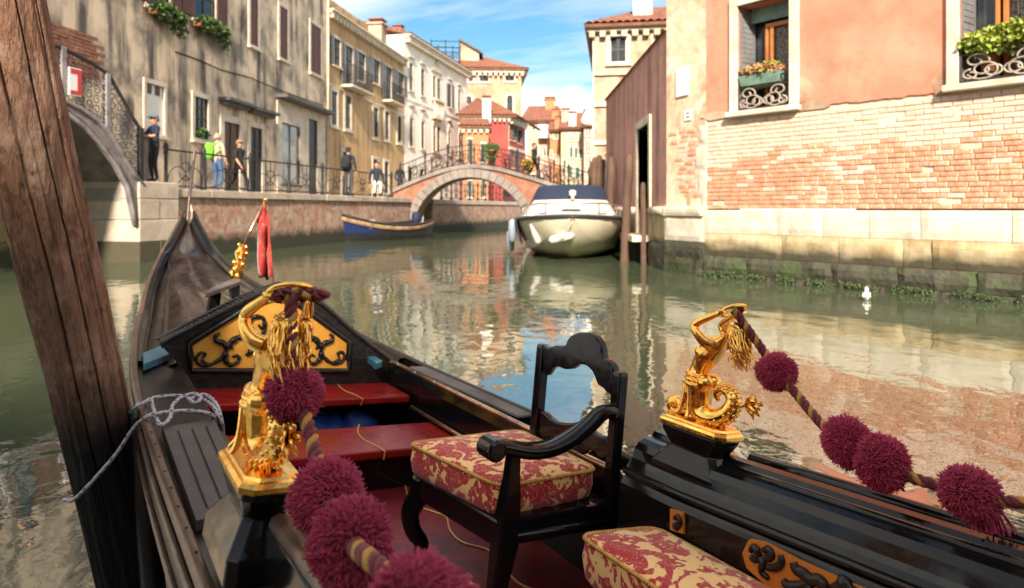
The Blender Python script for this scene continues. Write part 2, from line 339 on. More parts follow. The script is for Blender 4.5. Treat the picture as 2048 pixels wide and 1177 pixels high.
nt.links.new(prev, b.inputs['Normal'])
tag(MB().add([(-300, -200, 0), (300, -200, 0), (300, 500, 0), (-300, 500, 0)], [(0, 1, 2, 3)]).build('water', 'water'), 'green canal water with soft ripples and reflections of the houses', 'water', kind='structure')

# ------------------------------------------------------------------ facade kit
def wall_open(mb, x0, x1, z0, z1, ops, rev=0.2, y=0.0, m=0):
    xs = sorted({x0, x1, *[min(max(v, x0), x1) for o in ops for v in o[:2]]}); zs = sorted({z0, z1, *[min(max(v, z0), z1) for o in ops for v in o[2:4]]})
    for a, b_ in zip(xs, xs[1:]):
        for c, d in zip(zs, zs[1:]):
            mx, mz = (a + b_) / 2, (c + d) / 2
            if any(o[0] < mx < o[1] and o[2] < mz < o[3] for o in ops): continue
            mb.add([(a, y, c), (b_, y, c), (b_, y, d), (a, y, d)], [(0, 1, 2, 3)], m)
    for a, b_, c, d in [o[:4] for o in ops]:
        mb.add([(a, y, c), (b_, y, c), (b_, y, d), (a, y, d), (a, y + rev, c), (b_, y + rev, c), (b_, y + rev, d), (a, y + rev, d)], [(0, 1, 5, 4), (1, 2, 6, 5), (2, 3, 7, 6), (3, 0, 4, 7)], m)
def shutter_mesh(w, h, key, cache={}):
    k = (round(w, 2), round(h, 2), key)
    if k not in cache:
        mb = MB(); t = 0.04
        mb.box(0, w, 0.012, 0.03, 0, h)
        for a, b_ in ((0, t), (w - t, w)): mb.box(a, b_, 0, 0.042, 0, h)
        for a in (0, h / 2 - t / 2, h - t): mb.box(t, w - t, 0.002, 0.04, a, a + t)
        n = max(4, int(h / 0.09))
        for i in range(n):
            z = t + (h - 2 * t) * (i + 0.5) / n
            mb.add([(t, 0.004, z - 0.03), (w - t, 0.004, z - 0.03), (w - t, 0.03, z + 0.03), (t, 0.03, z + 0.03)], [(0, 1, 2, 3)])
        cache[k] = mb.mesh('shutter', key)
    return cache[k]
def window(root, x0, x1, z0, z1, surr=0.13, rev=0.2, pane='glass_dark', shut=None, shutm='shutter_dark', sill=True, stone='stone_white', mull=(1, 2), arch=False, head=0.0):
    mb = MB(); y0, y1 = -0.04, 0.03
    if arch:
        w = (x1 - x0) / 2; cxm = (x0 + x1) / 2; n = 10; zs = z1 - w
        arcp = [(cxm - w * math.cos(math.pi * i / n), zs + w * math.sin(math.pi * i / n)) for i in range(n + 1)]
        arco = [(cxm - (w + surr) * math.cos(math.pi * i / n), zs + (w + surr) * math.sin(math.pi * i / n)) for i in range(n + 1)]
        for i in range(n):
            mb.prism([arcp[i], arco[i], arco[i + 1], arcp[i + 1]], y0, y1, lambda a, b_, d: (a, d, b_))
            k = (x0, z1) if i < n / 2 else (x1, z1)
            mb.prism([arcp[i], k, arcp[i + 1]], 0.004, 0.06, lambda a, b_, d: (a, d, b_))
        mb.box(x0 - surr, x0, y0, y1, z0, zs); mb.box(x1, x1 + surr, y0, y1, z0, zs)
    else:
        mb.box(x0 - surr, x0, y0, y1, z0, z1); mb.box(x1, x1 + surr, y0, y1, z0, z1); mb.box(x0 - surr, x1 + surr, y0 - 0.002, y1, z1, z1 + surr)
    if head: mb.box(x0 - surr - 0.08, x1 + surr + 0.08, -0.16, 0.03, z1 + surr + head, z1 + surr + head + 0.09)
    if sill != 'door': mb.box(x0 - surr, x1 + surr, y0 - 0.002, y1, z0 - surr * 0.6, z0)
    w_ = mb.build('window' if sill != 'door' else 'doorway', stone, root)
    p = MB(); p.box(x0, x1, rev - 0.03, rev + 0.01, z0, z1, 0)
    if mull and pane != 'none':
        nx, nz = mull
        for i in range(nx + 1 + 1):
            xx = lerp(x0, x1, i / (nx + 1)); p.box(xx - 0.025, xx + 0.025, rev - 0.06, rev - 0.031, z0, z1, 1)
        for i in range(nz + 1):
            z = lerp(z0, z1, i / nz); p.box(x0, x1, rev - 0.055, rev - 0.031, z - 0.03, z + 0.03, 1)
    p.build('pane' if sill != 'door' else 'door', [pane, 'wood_frame'], w_)
    if sill is True: MB().box(x0 - surr - 0.05, x1 + surr + 0.05, -0.12, 0.1, z0 - surr * 0.6 - 0.06, z0 - surr * 0.6 + 0.01).build('sill', stone, w_)
    if shut == 'closed':
        hw = (x1 - x0) / 2
        for i in (0, 1):
            o = obj('shutter', shutter_mesh(hw - 0.006, z1 - z0, shutm), w_); o.location = (x0 + i * (hw + 0.003), min(0.05, rev - 0.105), z0)
    elif shut == 'open':
        hw = (x1 - x0) / 2 * 0.96
        for i, xx in enumerate((x0 - hw - 0.02, x1 + 0.02)):
            o = obj('shutter', shutter_mesh(hw, z1 - z0, shutm), w_); o.location = (xx, -0.095, z0)
    return w_
def pbox(fac, s0, px):                       # pixel box (xl,yt,xr,yb) -> local x0,x1,z0,z1 on a facade
    xl, yt, xr, yb = px; xm = (xl + xr) / 2
    return (fac.px(xl, yt)[0] - s0, fac.px(xr, yt)[0] - s0, fac.px(xm, yb)[1], fac.px(xm, yt)[1])
def shell(root, L, z0, z1, depth, ops, m, rev=0.2):
    mb = MB(); wall_open(mb, 0, L, z0, z1, ops, rev)
    mb.add([(0, 0, z0), (0, depth, z0), (L, depth, z0), (L, 0, z0), (0, 0, z1), (0, depth, z1), (L, depth, z1), (L, 0, z1)], [(0, 4, 5, 1), (1, 5, 6, 2), (2, 6, 7, 3), (4, 7, 6, 5)])
    return mb.build('wall', m, root)
def cornice(root, x0, x1, z, out=0.3, hgt=0.3, m='stone_white', dent=0.35, name='cornice'):
    mb = MB(); mb.box(x0, x1, -out, 0.02, z - 0.1, z); mb.box(x0, x1, -out * 0.7, 0.02, z - hgt * 0.5, z - 0.1)
    if dent:
        n = int((x1 - x0) / dent)
        for i in range(n):
            xx = x0 + (i + 0.5) * (x1 - x0) / n; mb.box(xx - dent * 0.27, xx + dent * 0.27, -out * 0.75, 0.01, z - hgt, z - hgt * 0.5)
    return mb.build(name, m, root)
def tile_roof(root, a, b_, c, d, m='tile', step=0.28, name='roof'):   # eave a-b, ridge d-c ; half-round tile columns
    a, b_, c, d = map(Vector, (a, b_, c, d)); n = max(3, int((b_ - a).length / step)); nr = max(2, int(((d - a).length) / 0.45))
    nrm = (b_ - a).cross(d - a).normalized()
    if nrm.z < 0: nrm = -nrm
    mb = MB(); rows = []
    for j in range(nr):
        for e in (0, 1):
            t = (j + e) / nr; row = []
            for i in range(n * 4 + 1):
                s_ = i / (n * 4); p = a.lerp(b_, s_).lerp(d.lerp(c, s_), t)
                row.append(p + nrm * (0.07 * abs(math.sin(math.pi * i / 4)) + (0.035 if e == 0 else 0.0)))
            rows.append(row)
    mb.grid(rows)
    mb.add([a - nrm * 0.12, b_ - nrm * 0.12, c - nrm * 0.12, d - nrm * 0.12, a, b_, c, d], [(0, 1, 2, 3), (0, 1, 5, 4), (1, 2, 6, 5), (2, 3, 7, 6), (3, 0, 4, 7)])
    return mb.build(name, m, root)
def leaves(name, m, parent, c, r, n, size, seed=1, flat=None, mw=None):    # a clump of leaf blades filling an ellipsoid
    rg = random.Random(seed); mb = MB()
    for i in range(n):
        while True:
            p = Vector((rg.uniform(-1, 1), rg.uniform(-1, 1), rg.uniform(-1, 1)))
            if p.length < 1: break
        p = Vector((c[0] + p.x * r[0], c[1] + p.y * r[1], c[2] + p.z * r[2]))
        u = Vector((rg.uniform(-1, 1), rg.uniform(-1, 1), rg.uniform(-0.6, 1))).normalized(); v = u.orthogonal(); v.rotate(Matrix.Rotation(rg.uniform(0, 6.28), 3, u))
        s_ = size * rg.uniform(0.6, 1.35); w = v * s_ * 0.36; k = u.cross(v) * s_ * 0.14
        mb.add([p, p + u * s_ * 0.5 + w + k, p + u * s_, p + u * s_ * 0.5 - w + k], [(0, 1, 2), (0, 2, 3)])
    return mb.build(name, m, parent, mw=mw)
def scroll(cx_, cz, r0, r1, a0, a1, y, n=14):    # spiral points in the x-z plane
    return [(cx_ + lerp(r0, r1, i / n) * math.cos(lerp(a0, a1, i / n)), y, cz + lerp(r0, r1, i / n) * math.sin(lerp(a0, a1, i / n))) for i in range(n + 1)]
def iron_balcony(root, x0, x1, z0, h, y0=-0.45, name='balcony', rod=0.012, slab=True):
    mb = MB(); 
    for z in (z0 + 0.06, z0 + h): mb.tube([(x0, 0, z), (x0, y0, z), (x1, y0, z), (x1, 0, z)], rod * 1.5, 5)
    n = max(4, int((x1 - x0) / 0.11))
    for i in range(n + 1):
        xx = lerp(x0, x1, i / n); mb.tube([(xx, y0, z0), (xx, y0, z0 + h)], rod, 4)
    for i in range(1, 4):
        for xx in (x0, x1): mb.tube([(xx, y0 * i / 4, z0), (xx, y0 * i / 4, z0 + h)], rod, 4)
    b_ = mb.build(name, 'iron', root)
    if slab: MB().box(x0 - 0.06, x1 + 0.06, y0 - 0.06, 0.02, z0 - 0.12, z0).build('balcony_slab', 'stone_base', b_)
    return b_

# ------------------------------------------------------------------ quay, left bank
QZ = 1.67
QF = Fac((-8.4, 15.0), (0.24, 1.0))          # edge of the left quay
Q0, Q1 = 0.15, 16.2                           # from the abutment of the iron bridge to the brick bridge
gx = lambda s_, off=0.0: tuple((QF.p + QF.d * s_ + QF.n * off).xy)
pv = MB()
poly = [gx(Q0, 0.35), gx(Q1 + 4, 0.35), (2.2, 62.3), (-30, 62), (-30, 15.2), gx(Q0, 3.2)]
pv.prism(poly, QZ - 0.3, QZ - 0.004, lambda a, b_, d: (a, b_, d))
tag(pv.build('pavement', 'paving'), 'grey stone paved walkway along the left canal bank', 'pavement', kind='structure')
qw = thing('quay_wall', 'low brick quay wall with stone coping and dark tide stain below the railing', 'wall', QF.m())
MB().box(Q0 + 1.25, Q1, 0.0, 0.34, -0.6, QZ - 0.2).build('wall', 'quay_brick', qw)
sx_ = Q0 + 1.25
while sx_ < Q1:
    ln = random.uniform(0.9, 1.5); e = min(sx_ + ln, Q1)
    MB().box(sx_ + 0.006, e - 0.006, -0.07 + random.uniform(-0.01, 0.01), 0.36, QZ - 0.195, QZ + random.uniform(0, 0.012)).build('coping_stone', 'quay_stone', qw, bevel=0.02)
    sx_ = e
# abutment block that carries the foot of the iron bridge
ab = thing('stone_abutment', 'pale stone block abutment at the foot of the iron bridge', 'abutment', QF.m())
zt = QF.px(300, 364)[1]
zc = -0.5; rowsz = [-0.5, 0.45, 0.95, 1.42, zt]
for j, (za, zb) in enumerate(zip(rowsz, rowsz[1:])):
    cuts = [0.0, 1.25] if j % 2 else [0.0, 0.62, 1.25]
    for a, b_ in zip(cuts, cuts[1:]):
        MB().box(Q0 + a + 0.006, Q0 + b_ - 0.006, -0.12 + random.uniform(-0.015, 0.015), 2.8, za + 0.006, zb - 0.002).build('stone', 'stone_stain' if j == 0 else 'quay_stone', ab, bevel=0.02)
for za, zb in zip(rowsz, rowsz[1:]): MB().box(-7.6, -5.75, -0.12, 2.8, za + 0.006, zb - 0.002).build('stone', 'quay_stone', ab, bevel=0.02)
# base of the houses along the little side canal, seen under the iron bridge
FL = Fac((-11.04, 11.0), (0.103, 1.0))
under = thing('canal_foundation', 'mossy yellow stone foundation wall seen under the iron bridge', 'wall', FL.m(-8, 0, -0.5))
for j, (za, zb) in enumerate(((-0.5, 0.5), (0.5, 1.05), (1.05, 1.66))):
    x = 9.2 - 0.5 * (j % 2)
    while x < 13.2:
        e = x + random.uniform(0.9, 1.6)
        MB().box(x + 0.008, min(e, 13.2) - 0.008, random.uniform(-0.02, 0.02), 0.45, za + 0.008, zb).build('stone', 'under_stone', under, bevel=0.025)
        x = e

# ------------------------------------------------------------------ left house: streaked grey plaster
LS0 = 1.2; LL = FL.px(654, 300)[0] - LS0
house = thing('plaster_house', 'long weathered grey beige plaster house with maroon shutters and dark streaks', 'building', FL.m(LS0))
WN = {}
for key, px in dict(m1=(500, -14, 515, 92), m2=(559, 16, 574, 118), m3=(621, 52, 641, 148), niche=(291, 170, 327, 268), grate=(388, 196, 415, 278), door1=(447, 246, 478, 392),
                    door2=(500, 256, 523, 392), shop=(562, 250, 598, 368), shopdoor=(616, 240, 633, 392), u1=(296, -90, 338, 18), u2=(385, -60, 430, 46)).items():
    WN[key] = list(pbox(FL, LS0, px))
for k in ('door1', 'door2', 'shopdoor'): WN[k][2] = QZ
ext = [(x, x + 0.95, 12.2, 13.8) for x in (2.0, 5.0, 8.0, 11.0, 14.0, 17.0, 20.0)]
shell(house, LL, 1.66, 15.5, 9, [tuple(v) for v in WN.values()] + ext, 'plaster_grey', 0.07)
MB().box(0, LL, -0.45, 0.1, 15.2, 15.52).build('cornice', 'stone_base', house)
for k in ('m1', 'm2', 'm3'): window(house, *WN[k], surr=0.16, rev=0.07, shut='closed', shutm='shutter_maroon', stone='stone_white')
for e in ext: window(house, *e, surr=0.14, rev=0.07, shut='closed', shutm='shutter_maroon')
w = window(house, *WN['niche'], surr=0.12, rev=0.07, pane='sign_white', mull=None)
x0, x1, z0, z1 = WN['niche']
for i in (0.12, 0.58): MB().box(lerp(x0, x1, i), lerp(x0, x1, i + 0.26), 0.02, 0.036, lerp(z0, z1, 0.80), lerp(z0, z1, 0.985)).build('vent', 'door_brown', w)
w = window(house, *WN['grate'], surr=0.15, rev=0.07, mull=(2, 4))
x0, x1, z0, z1 = WN['grate']
leaves('plant', 'leaf_green', w, ((x0 + x1) / 2, -0.02, z0 + 0.16), ((x1 - x0) / 2, 0.12, 0.17), 260, 0.09, 3)
window(house, *WN['door1'], surr=0.24, rev=0.07, pane='door_brown', mull=(1, 3), sill='door')
window(house, *WN['door2'], surr=0.20, rev=0.07, pane='door_dark', mull=(1, 3), sill='door')
for px in ((436, 199, 490, 208), (492, 213, 541, 226)):
    x0, x1, z0, z1 = pbox(FL, LS0, px)
    MB().box(x0, x1, -0.42, 0.02, z0, z0 + 0.10).box(x0 + 0.1, x1 - 0.1, -0.25, 0.02, z0 - 0.12, z0).build('door_canopy', 'lead', house)
# shop front: pale stone panel around the window and door
x0, _, _, z1 = pbox(FL, LS0, (553, 198, 560, 210)); x1 = pbox(FL, LS0, (640, 200, 649, 210))[1]
sp = MB(); wall_open(sp, x0, x1, QZ, z1, [tuple(WN['shop']), tuple(WN['shopdoor'])], 0.05, -0.045)
sp.add([(x0, -0.045, QZ), (x1, -0.045, QZ), (x1, -0.045, z1), (x0, -0.045, z1), (x0, 0.01, QZ), (x1, 0.01, QZ), (x1, 0.01, z1), (x0, 0.01, z1)], [(2, 3, 7, 6), (3, 0, 4, 7), (1, 2, 6, 5)])
sp.build('shop_front', 'stone_white', house)
MB().box(x0 - 0.15, x1 + 0.15, -0.55, 0.02, z1 + 0.02, z1 + 0.14).build('shop_canopy', 'lead', house)
w = window(house, *WN['shop'], surr=0.07, rev=0.07, pane='shop_glass', mull=(1, 1), stone='door_brown'); window(house, *WN['shopdoor'], surr=0.06, rev=0.07, pane='door_dark', mull=(0, 2), sill='door')
x0, x1, z0, z1 = pbox(FL, LS0, (555, 246, 650, 250))
for k in ('u1', 'u2'):
    x0, x1, z0, z1 = WN[k]
    w = window(house, x0, x1, z0, z1, surr=0.12, rev=0.07, shut='open', shutm='shutter_maroon')
    bx = tag(MB().box(x0 - 0.15, x1 + 0.15, -0.34, -0.125, z0 - 0.30, z0 - 0.10).build('flower_box', 'terracotta', mw=FL.m(LS0), bevel=0.01), 'flower box of trailing green plants under %s window of the plaster house' % ('the upper' if k == 'u1' else 'the maroon shuttered upper'), 'flower box')
    leaves('foliage', 'leaf_green', bx, ((x0 + x1) / 2, -0.30, z0 - 0.16), ((x1 - x0) / 2 + 0.28, 0.22, 0.26), 620, 0.13, 5 + len(k))
    leaves('trailing_foliage', 'leaf_green', bx, (x1 + 0.0, -0.32, z0 - 0.42), (0.35, 0.12, 0.30), 160, 0.11, 9)
# exposed brick patch, cable and drain pipe
x0, x1, z0, z1 = pbox(FL, LS0, (100, 60, 202, 150))
pt = MB()
for j in range(int((z1 - z0) / 0.09)):
    z = z0 + j * 0.09; a = x0 - 1.0 + random.uniform(-0.1, 0.1); e_ = x1 - random.uniform(0, 0.35) - abs(z - (z0 + z1) / 2) * 0.15
    while a < e_:
        pt.box(a, a + 0.24, -0.022 - random.uniform(0, 0.012), 0.01, z, z + 0.075); a += 0.255
tag(pt.build('brick_patch', 'bridge_brick', house), kind='stuff')
cab = [FL.px(*p) for p in ((350, 104), (400, 122), (440, 140), (500, 156), (552, 178), (600, 196), (648, 212))]
MB().tube([(a - LS0, -0.03, z) for a, z in cab], 0.022, 5).build('cable', 'iron', house)
MB().tube([(LL - 0.14, -0.1, QZ), (LL - 0.14, -0.1, 13.2)], 0.06, 8).build('drain_pipe', 'stone_base', house, smooth=True)

# ------------------------------------------------------------------ ochre house
P1 = FL.p + FL.d * (LL + LS0)
FO = Fac((P1.x, P1.y), (0.165, 1.0)); OL = FO.px(808, 200)[0]
och = thing('ochre_house', 'ochre yellow plaster house with grey shutters and two iron balconies', 'building', FO.m())
def z7(a, b_, c, d): return (640 + a / 3.27, 40 + b_ / 3.27, 640 + c / 3.27, 40 + d / 3.27)
top = [z7(85, 125, 130, 298), z7(160, 175, 212, 440), z7(243, 218, 292, 400), z7(345, 262, 386, 415), z7(424, 308, 464, 535), z7(503, 348, 543, 486)]
midw = [z7(75, 470, 110, 688), z7(165, 500, 198, 712), z7(350, 577, 377, 768), z7(425, 602, 449, 782), z7(506, 632, 529, 802)]
gnd = [z7(145, 865, 185, 1080), z7(346, 912, 374, 1090), z7(420, 930, 446, 1090)]
topo = [pbox(FO, 0, p) for p in top]; mido = [pbox(FO, 0, p) for p in midw]; gndo = [(a, b_, QZ, d) for a, b_, c, d in (pbox(FO, 0, p) for p in gnd)]
OZ = FO.px(808, 121)[1]
shell(och, OL, 1.66, OZ, 8, topo + mido + gndo, 'plaster_ochre', 0.07)
cornice(och, 0, OL, OZ + 0.02, 0.35, 0.42, 'stone_base', 0.42)
for i, o_ in enumerate(topo): window(och, *o_, surr=0.14, rev=0.07, shut='open', shutm='shutter_grey', sill=(i not in (1, 4)), mull=(1, 3))
for o_ in mido: window(och, *o_, surr=0.22, rev=0.07, mull=(1, 3))
for o_ in gndo: window(och, *o_, surr=0.17, rev=0.07, pane='door_dark', sill='door', mull=(1, 3))
for i, (ea, eb) in ((1, (0.35, 1.5)), (4, (0.35, 0.9))):
    x0, x1, z0, z1 = topo[i]; iron_balcony(och, x0 - ea, x1 + eb, z0 - 0.02, 1.0, -0.55)
x0, x1, z0, z1 = topo[1]
MB().box(0.02, OL - 0.02, -0.05, 0.02, z0 - 0.32, z0 - 0.22).build('string_course', 'stone_base', och)
MB().box(0.3, OL * 0.98, 2.0, 7.5, OZ - 0.3, OZ + 2.0).build('attic', 'plaster_ochre', och)
MB().add([(0, -0.32, OZ + 0.05), (OL, -0.32, OZ + 0.05), (OL, 2.1, OZ + 0.6), (0, 2.1, OZ + 0.6)], [(0, 1, 2, 3)]).build('eaves_roof', 'tile', och)
def chimney(root, x, y, z, w_, h, name='chimney', m='plaster_white'):
    c = MB().box(x - w_ / 2, x + w_ / 2, y - w_ / 2, y + w_ / 2, z, z + h).box(x - w_ * 0.62, x + w_ * 0.62, y - w_ * 0.62, y + w_ * 0.62, z + h, z + h + 0.10).build(name, m, root)
    MB().box(x - w_ * 0.4, x + w_ * 0.4, y - w_ * 0.4, y + w_ * 0.4, z + h + 0.10, z + h + 0.3).box(x - w_ * 0.56, x + w_ * 0.56, y - w_ * 0.56, y + w_ * 0.56, z + h + 0.3, z + h + 0.37).build('chimney_cap', 'tile', c)
sx1, sz1 = FO.px(755, 85, 0.9); chimney(och, sx1, 0.9, OZ, 0.85, FO.px(755, 36, 0.9)[1] - OZ - 0.5, m='plaster_beige')
sx1, sz1 = FO.px(797, 60, 0.9); chimney(och, sx1, 0.9, OZ, 0.62, FO.px(797, 48, 0.9)[1] - OZ - 0.5, m='bridge_brick')

# ------------------------------------------------------------------ white palace
P2 = FO.p + FO.d * OL
FW = Fac((P2.x, P2.y), (0.257, 1.0)); WL = FW.px(934, 200)[0]
pal = thing('white_palace', 'white plaster palace with dark narrow windows and dentil cornice', 'building', FW.m(0.02))
tops = [z7(580, 285, 605, 462), z7(657, 325, 680, 496), z7(735, 370, 753, 512), z7(763, 386, 786, 518), z7(838, 425, 858, 572), z7(900, 460, 916, 602)]
lows = [z7(584, 645, 606, 828), z7(659, 668, 680, 842), z7(737, 692, 755, 862), z7(764, 702, 783, 870), z7(836, 732, 850, 880), z7(906, 752, 919, 900)]
gl = [z7(583, 965, 606, 1090), z7(655, 980, 680, 1090), z7(835, 990, 850, 1060)]
to = [pbox(FW, 0, p) for p in tops]; lo = [pbox(FW, 0, p) for p in lows]; go = [pbox(FW, 0, p) for p in gl]
WZ = FW.px(934, 146)[1]
shell(pal, WL, 1.66, WZ, 8, to + lo + go, 'plaster_white', 0.07)
cornice(pal, 0, WL, WZ + 0.02, 0.45, 0.5, 'stone_white', 0.45)
for i, o_ in enumerate(to): window(pal, *o_, surr=0.1, rev=0.07, head=0.25 if i in (0, 1, 4, 5) else 0.0, shut='open' if i == 4 else None, mull=(0, 2))
for i, o_ in enumerate(lo):
    w = window(pal, *o_, surr=0.1, rev=0.07, head=0.7 if i in (0, 1, 4, 5) else 0.0, mull=(0, 2))
    x0, x1, z0, z1 = o_; xm = (x0 + x1) / 2
    MB().prism([(x0 - 0.1, z1 + 0.1), (x1 + 0.1, z1 + 0.1), (xm, z1 + 0.65)], -0.06, 0.02, lambda a, b_, d: (a, d, b_)).build('ornament', 'stone_base', w)
x0, x1, z1 = to[2][0], to[3][1], to[2][3]; xm = (x0 + x1) / 2
MB().prism([(x0 - 0.3, z1 + 0.35), (x1 + 0.3, z1 + 0.35), (xm, z1 + 1.25)], -0.12, 0.02, lambda a, b_, d: (a, d, b_)).build('pediment', 'stone_base', pal)
zb = to[2][2]; pb = MB().box(x0 - 0.2, x1 + 0.2, -0.3, 0.02, zb - 0.22, zb - 0.08).box(x0 - 0.2, x1 + 0.2, -0.3, 0.02, zb - 1.5, zb - 1.38).build('balustrade', 'stone_base', pal)
for i in range(7):
    xx = lerp(x0 - 0.1, x1 + 0.1, i / 6); MB().lathe([(0.04, zb - 1.38), (0.08, zb - 1.1), (0.04, zb - 0.6), (0.06, zb - 0.22)], 6, (xx, -0.2, 0)).build('baluster', 'stone_base', pb)
MB().box(0, WL, -0.04, 0.01, lo[0][3] + 1.1, lo[0][3] + 1.2).build('string_course', 'stone_white', pal)
tile_roof(pal, (0, -0.4, WZ + 0.05), (WL, -0.4, WZ + 0.05), (WL, 4, WZ + 1.3), (0, 4, WZ + 1.3))

# ------------------------------------------------------------------ houses beyond the brick bridge (depth from the street plan, size from the photo)
def z6(a, b_, c, d): return (860 + a / 3.68, 60 + b_ / 3.68, 860 + c / 3.68, 60 + d / 3.68)
def block(name, label, dist, xl, xr, ytop, wm, wins, slope=0.0, depth=6, shut=None, shutm='shutter_dark', surr=0.12, z0=1.66, arch=(), cat='building', pane='glass_dark'):
    fac = Fac(tuple(at(xl, CY, dist).xy), (1.0, slope)); L = fac.px(xr, CY)[0]; zt_ = fac.px((xl + xr) / 2, ytop)[1]
    rt = thing(name, label, cat, fac.m())
    ops = [pbox(fac, 0, p) for p in wins]
    shell(rt, L, z0, zt_, depth, ops, wm, 0.15)
    for i, o_ in enumerate(ops): window(rt, *o_, surr=surr, rev=0.15, shut=shut if i not in arch else None, shutm=shutm, mull=(1, 2), arch=(i in arch), pane=pane)
    return rt, fac, L, zt_
# brown tower palace with corner turned to the canal
tw, tf, tL, tz = block('brown_tower_house', 'tall brown plaster house with arched windows and red hipped roof behind the white palace', 66, 905, 1043, 141, 'plaster_brown',
    [z6(283, 337, 318, 380), z6(368, 337, 432, 380), z6(556, 335, 620, 376), z6(268, 488, 306, 545), z6(566, 482, 608, 605)], 0.06, 9, arch=(3, 4), surr=0.22)
cornice(tw, -0.2, tL + 0.3, tz + 0.05, 0.6, 0.6, 'stone_base', 0.5)
cornice_side = MB().box(tL - 0.1, tL + 0.55, 0, 9.4, tz - 0.35, tz + 0.05).build('side_cornice', 'stone_base', tw)
tile_roof(tw, (-0.5, -0.7, tz + 0.1), (tL + 0.7, -0.7, tz + 0.1), (tL - 3.5, 4.5, tz + 2.2), (1.0, 4.5, tz + 2.2), step=0.4)
tile_roof(tw, (tL + 0.7, -0.7, tz + 0.1), (tL + 0.7, 9.7, tz + 0.1), (tL - 3.5, 4.6, tz + 2.2), (tL - 3.5, 4.5, tz + 2.2), step=0.4)
qx0, qz0 = tf.px(921, 122, 2.5); qx1, qz1 = tf.px(958, 122, 2.5); zp = tf.px(921, 82, 2.5)[1]; zq = tf.px(958, 106, 2.5)[1]
MB().prism([(qx0, tz + 0.5), (qx1, tz + 0.5), (qx1, zq), (qx0, zp)], 2.5, 5.5, lambda a, b_, d: (a, d, b_)).build('roof_dormer', 'plaster_beige', tw)
MB().prism([(qx0 - 0.15, zp + 0.02), (qx0 - 0.15, zp + 0.22), (qx1 + 0.4, zq + 0.02), (qx1 + 0.4, zq - 0.18)], 2.2, 5.8, lambda a, b_, d: (a, d, b_)).build('dormer_roof', 'lead', tw)
for q in (0.25, 0.6):                      # side wall windows facing the canal
    MB().box(tL - 0.02, tL + 0.06, 9 * q, 9 * q + 1.1, tz - 2.2, tz - 1.0).build('side_window', 'glass_dark', tw)
    MB().box(tL - 0.02, tL + 0.07, 9 * q, 9 * q + 1.2, tz - 8.4, tz - 5.2).build('side_window', 'glass_dark', tw)
# roof terrace frame
al = thing('roof_terrace', 'thin dark metal roof terrace frame with aerials above the white palace', 'roof terrace', Fac(tuple(at(862, CY, 60).xy), (1, 0.1)).m())
fa = Fac(tuple(at(862, CY, 60).xy), (1, 0.1)); zb_ = fa.px(890, 124)[1] - 2.2
xe = fa.px(920, 100)[0]
for i in range(5):
    xx = xe * i / 4
    for yy in (0, 2.4): MB().tube([(xx, yy, zb_), (xx, yy, fa.px(890, 80)[1] - (0.5 if i % 2 else 0))], 0.05, 5).build('post', 'iron', al)
rl = MB()
for z in (fa.px(890, 112)[1], fa.px(890, 104)[1], fa.px(890, 95)[1], fa.px(890, 83)[1]):
    rl.tube([(0, 0, z), (xe, 0, z), (xe, 2.4, z), (0, 2.4, z), (0, 0, z)], 0.035, 4)
rl.build('rail', 'iron', al)
MB().box(-0.2, xe + 0.2, -0.2, 2.6, zb_ - 0.15, zb_ + 1.5).build('floor_deck', 'lead', al)
# red house
rdf = Fac(tuple(at(934, CY, 52).xy), (1, 0.05))
rd, rf, rL, rz = block('red_house', 'deep red plaster house with hipped tile roof beside the orange house', 52, 926, 1017, 235, 'plaster_red', [z6(310, 720, 330, 800)], 0.05, 10)
rsf = Fac(tuple((rf.p + rf.d * rL).xy), (0.30, 1.0))
ops = [pbox(rsf, 0, p) for p in (z6(586, 700, 600, 805), z6(616, 715, 628, 812), z6(642, 740, 670, 832), z6(600, 900, 616, 1010), z6(632, 912, 650, 1010))]
sL = min(rsf.px(1049, CY)[0], 9.8)
smb = MB(); wall_open(smb, 0, sL, 1.66, rz, [o_ for o_ in ops if o_[1] < sL], 0.15, -0.06)
tmx = rf.m().inverted() @ rsf.m()
side = smb.build('side_wall', 'plaster_red', rd); side.matrix_local = tmx
for o_ in ops:
    if o_[1] < sL: w = window(side, *o_, surr=0.16, rev=0.15, shut='open', shutm='shutter_green', mull=(1, 2))
MB().box(0, sL, -0.12, 0.0, rsf.px(1030, 300)[1] - 0.1, rsf.px(1030, 300)[1] + 0.12).build('string_course', 'stone_white', side)
cornice(rd, -0.2, rL + 0.2, rz + 0.05, 0.4, 0.4, 'stone_white', 0.34)
cs = cornice(side, 0, sL, rz + 0.05, 0.4, 0.5, 'stone_white', 0.5, 'side_cornice')
ridge = (rL * 0.55, 6.0, rz + 2.3)
tile_roof(rd, (-0.6, -0.5, rz + 0.1), (rL + 0.6, -0.5, rz + 0.1), (rL - 1.6, 5.0, rz + 2.2), (1.0, 5.0, rz + 2.2))
tile_roof(rd, (rL + 0.6, -0.5, rz + 0.1), (rL + 3.4, 9.5, rz + 0.1), (rL - 1.0, 8.0, rz + 2.2), (rL - 1.6, 5.0, rz + 2.2))
cxx, cz_ = rf.px(973, 240, -0.3); chimney(rd, cxx, -0.75, rz - 0.6, 0.62, rf.px(973, 196, -0.3)[1] - rz + 0.3)
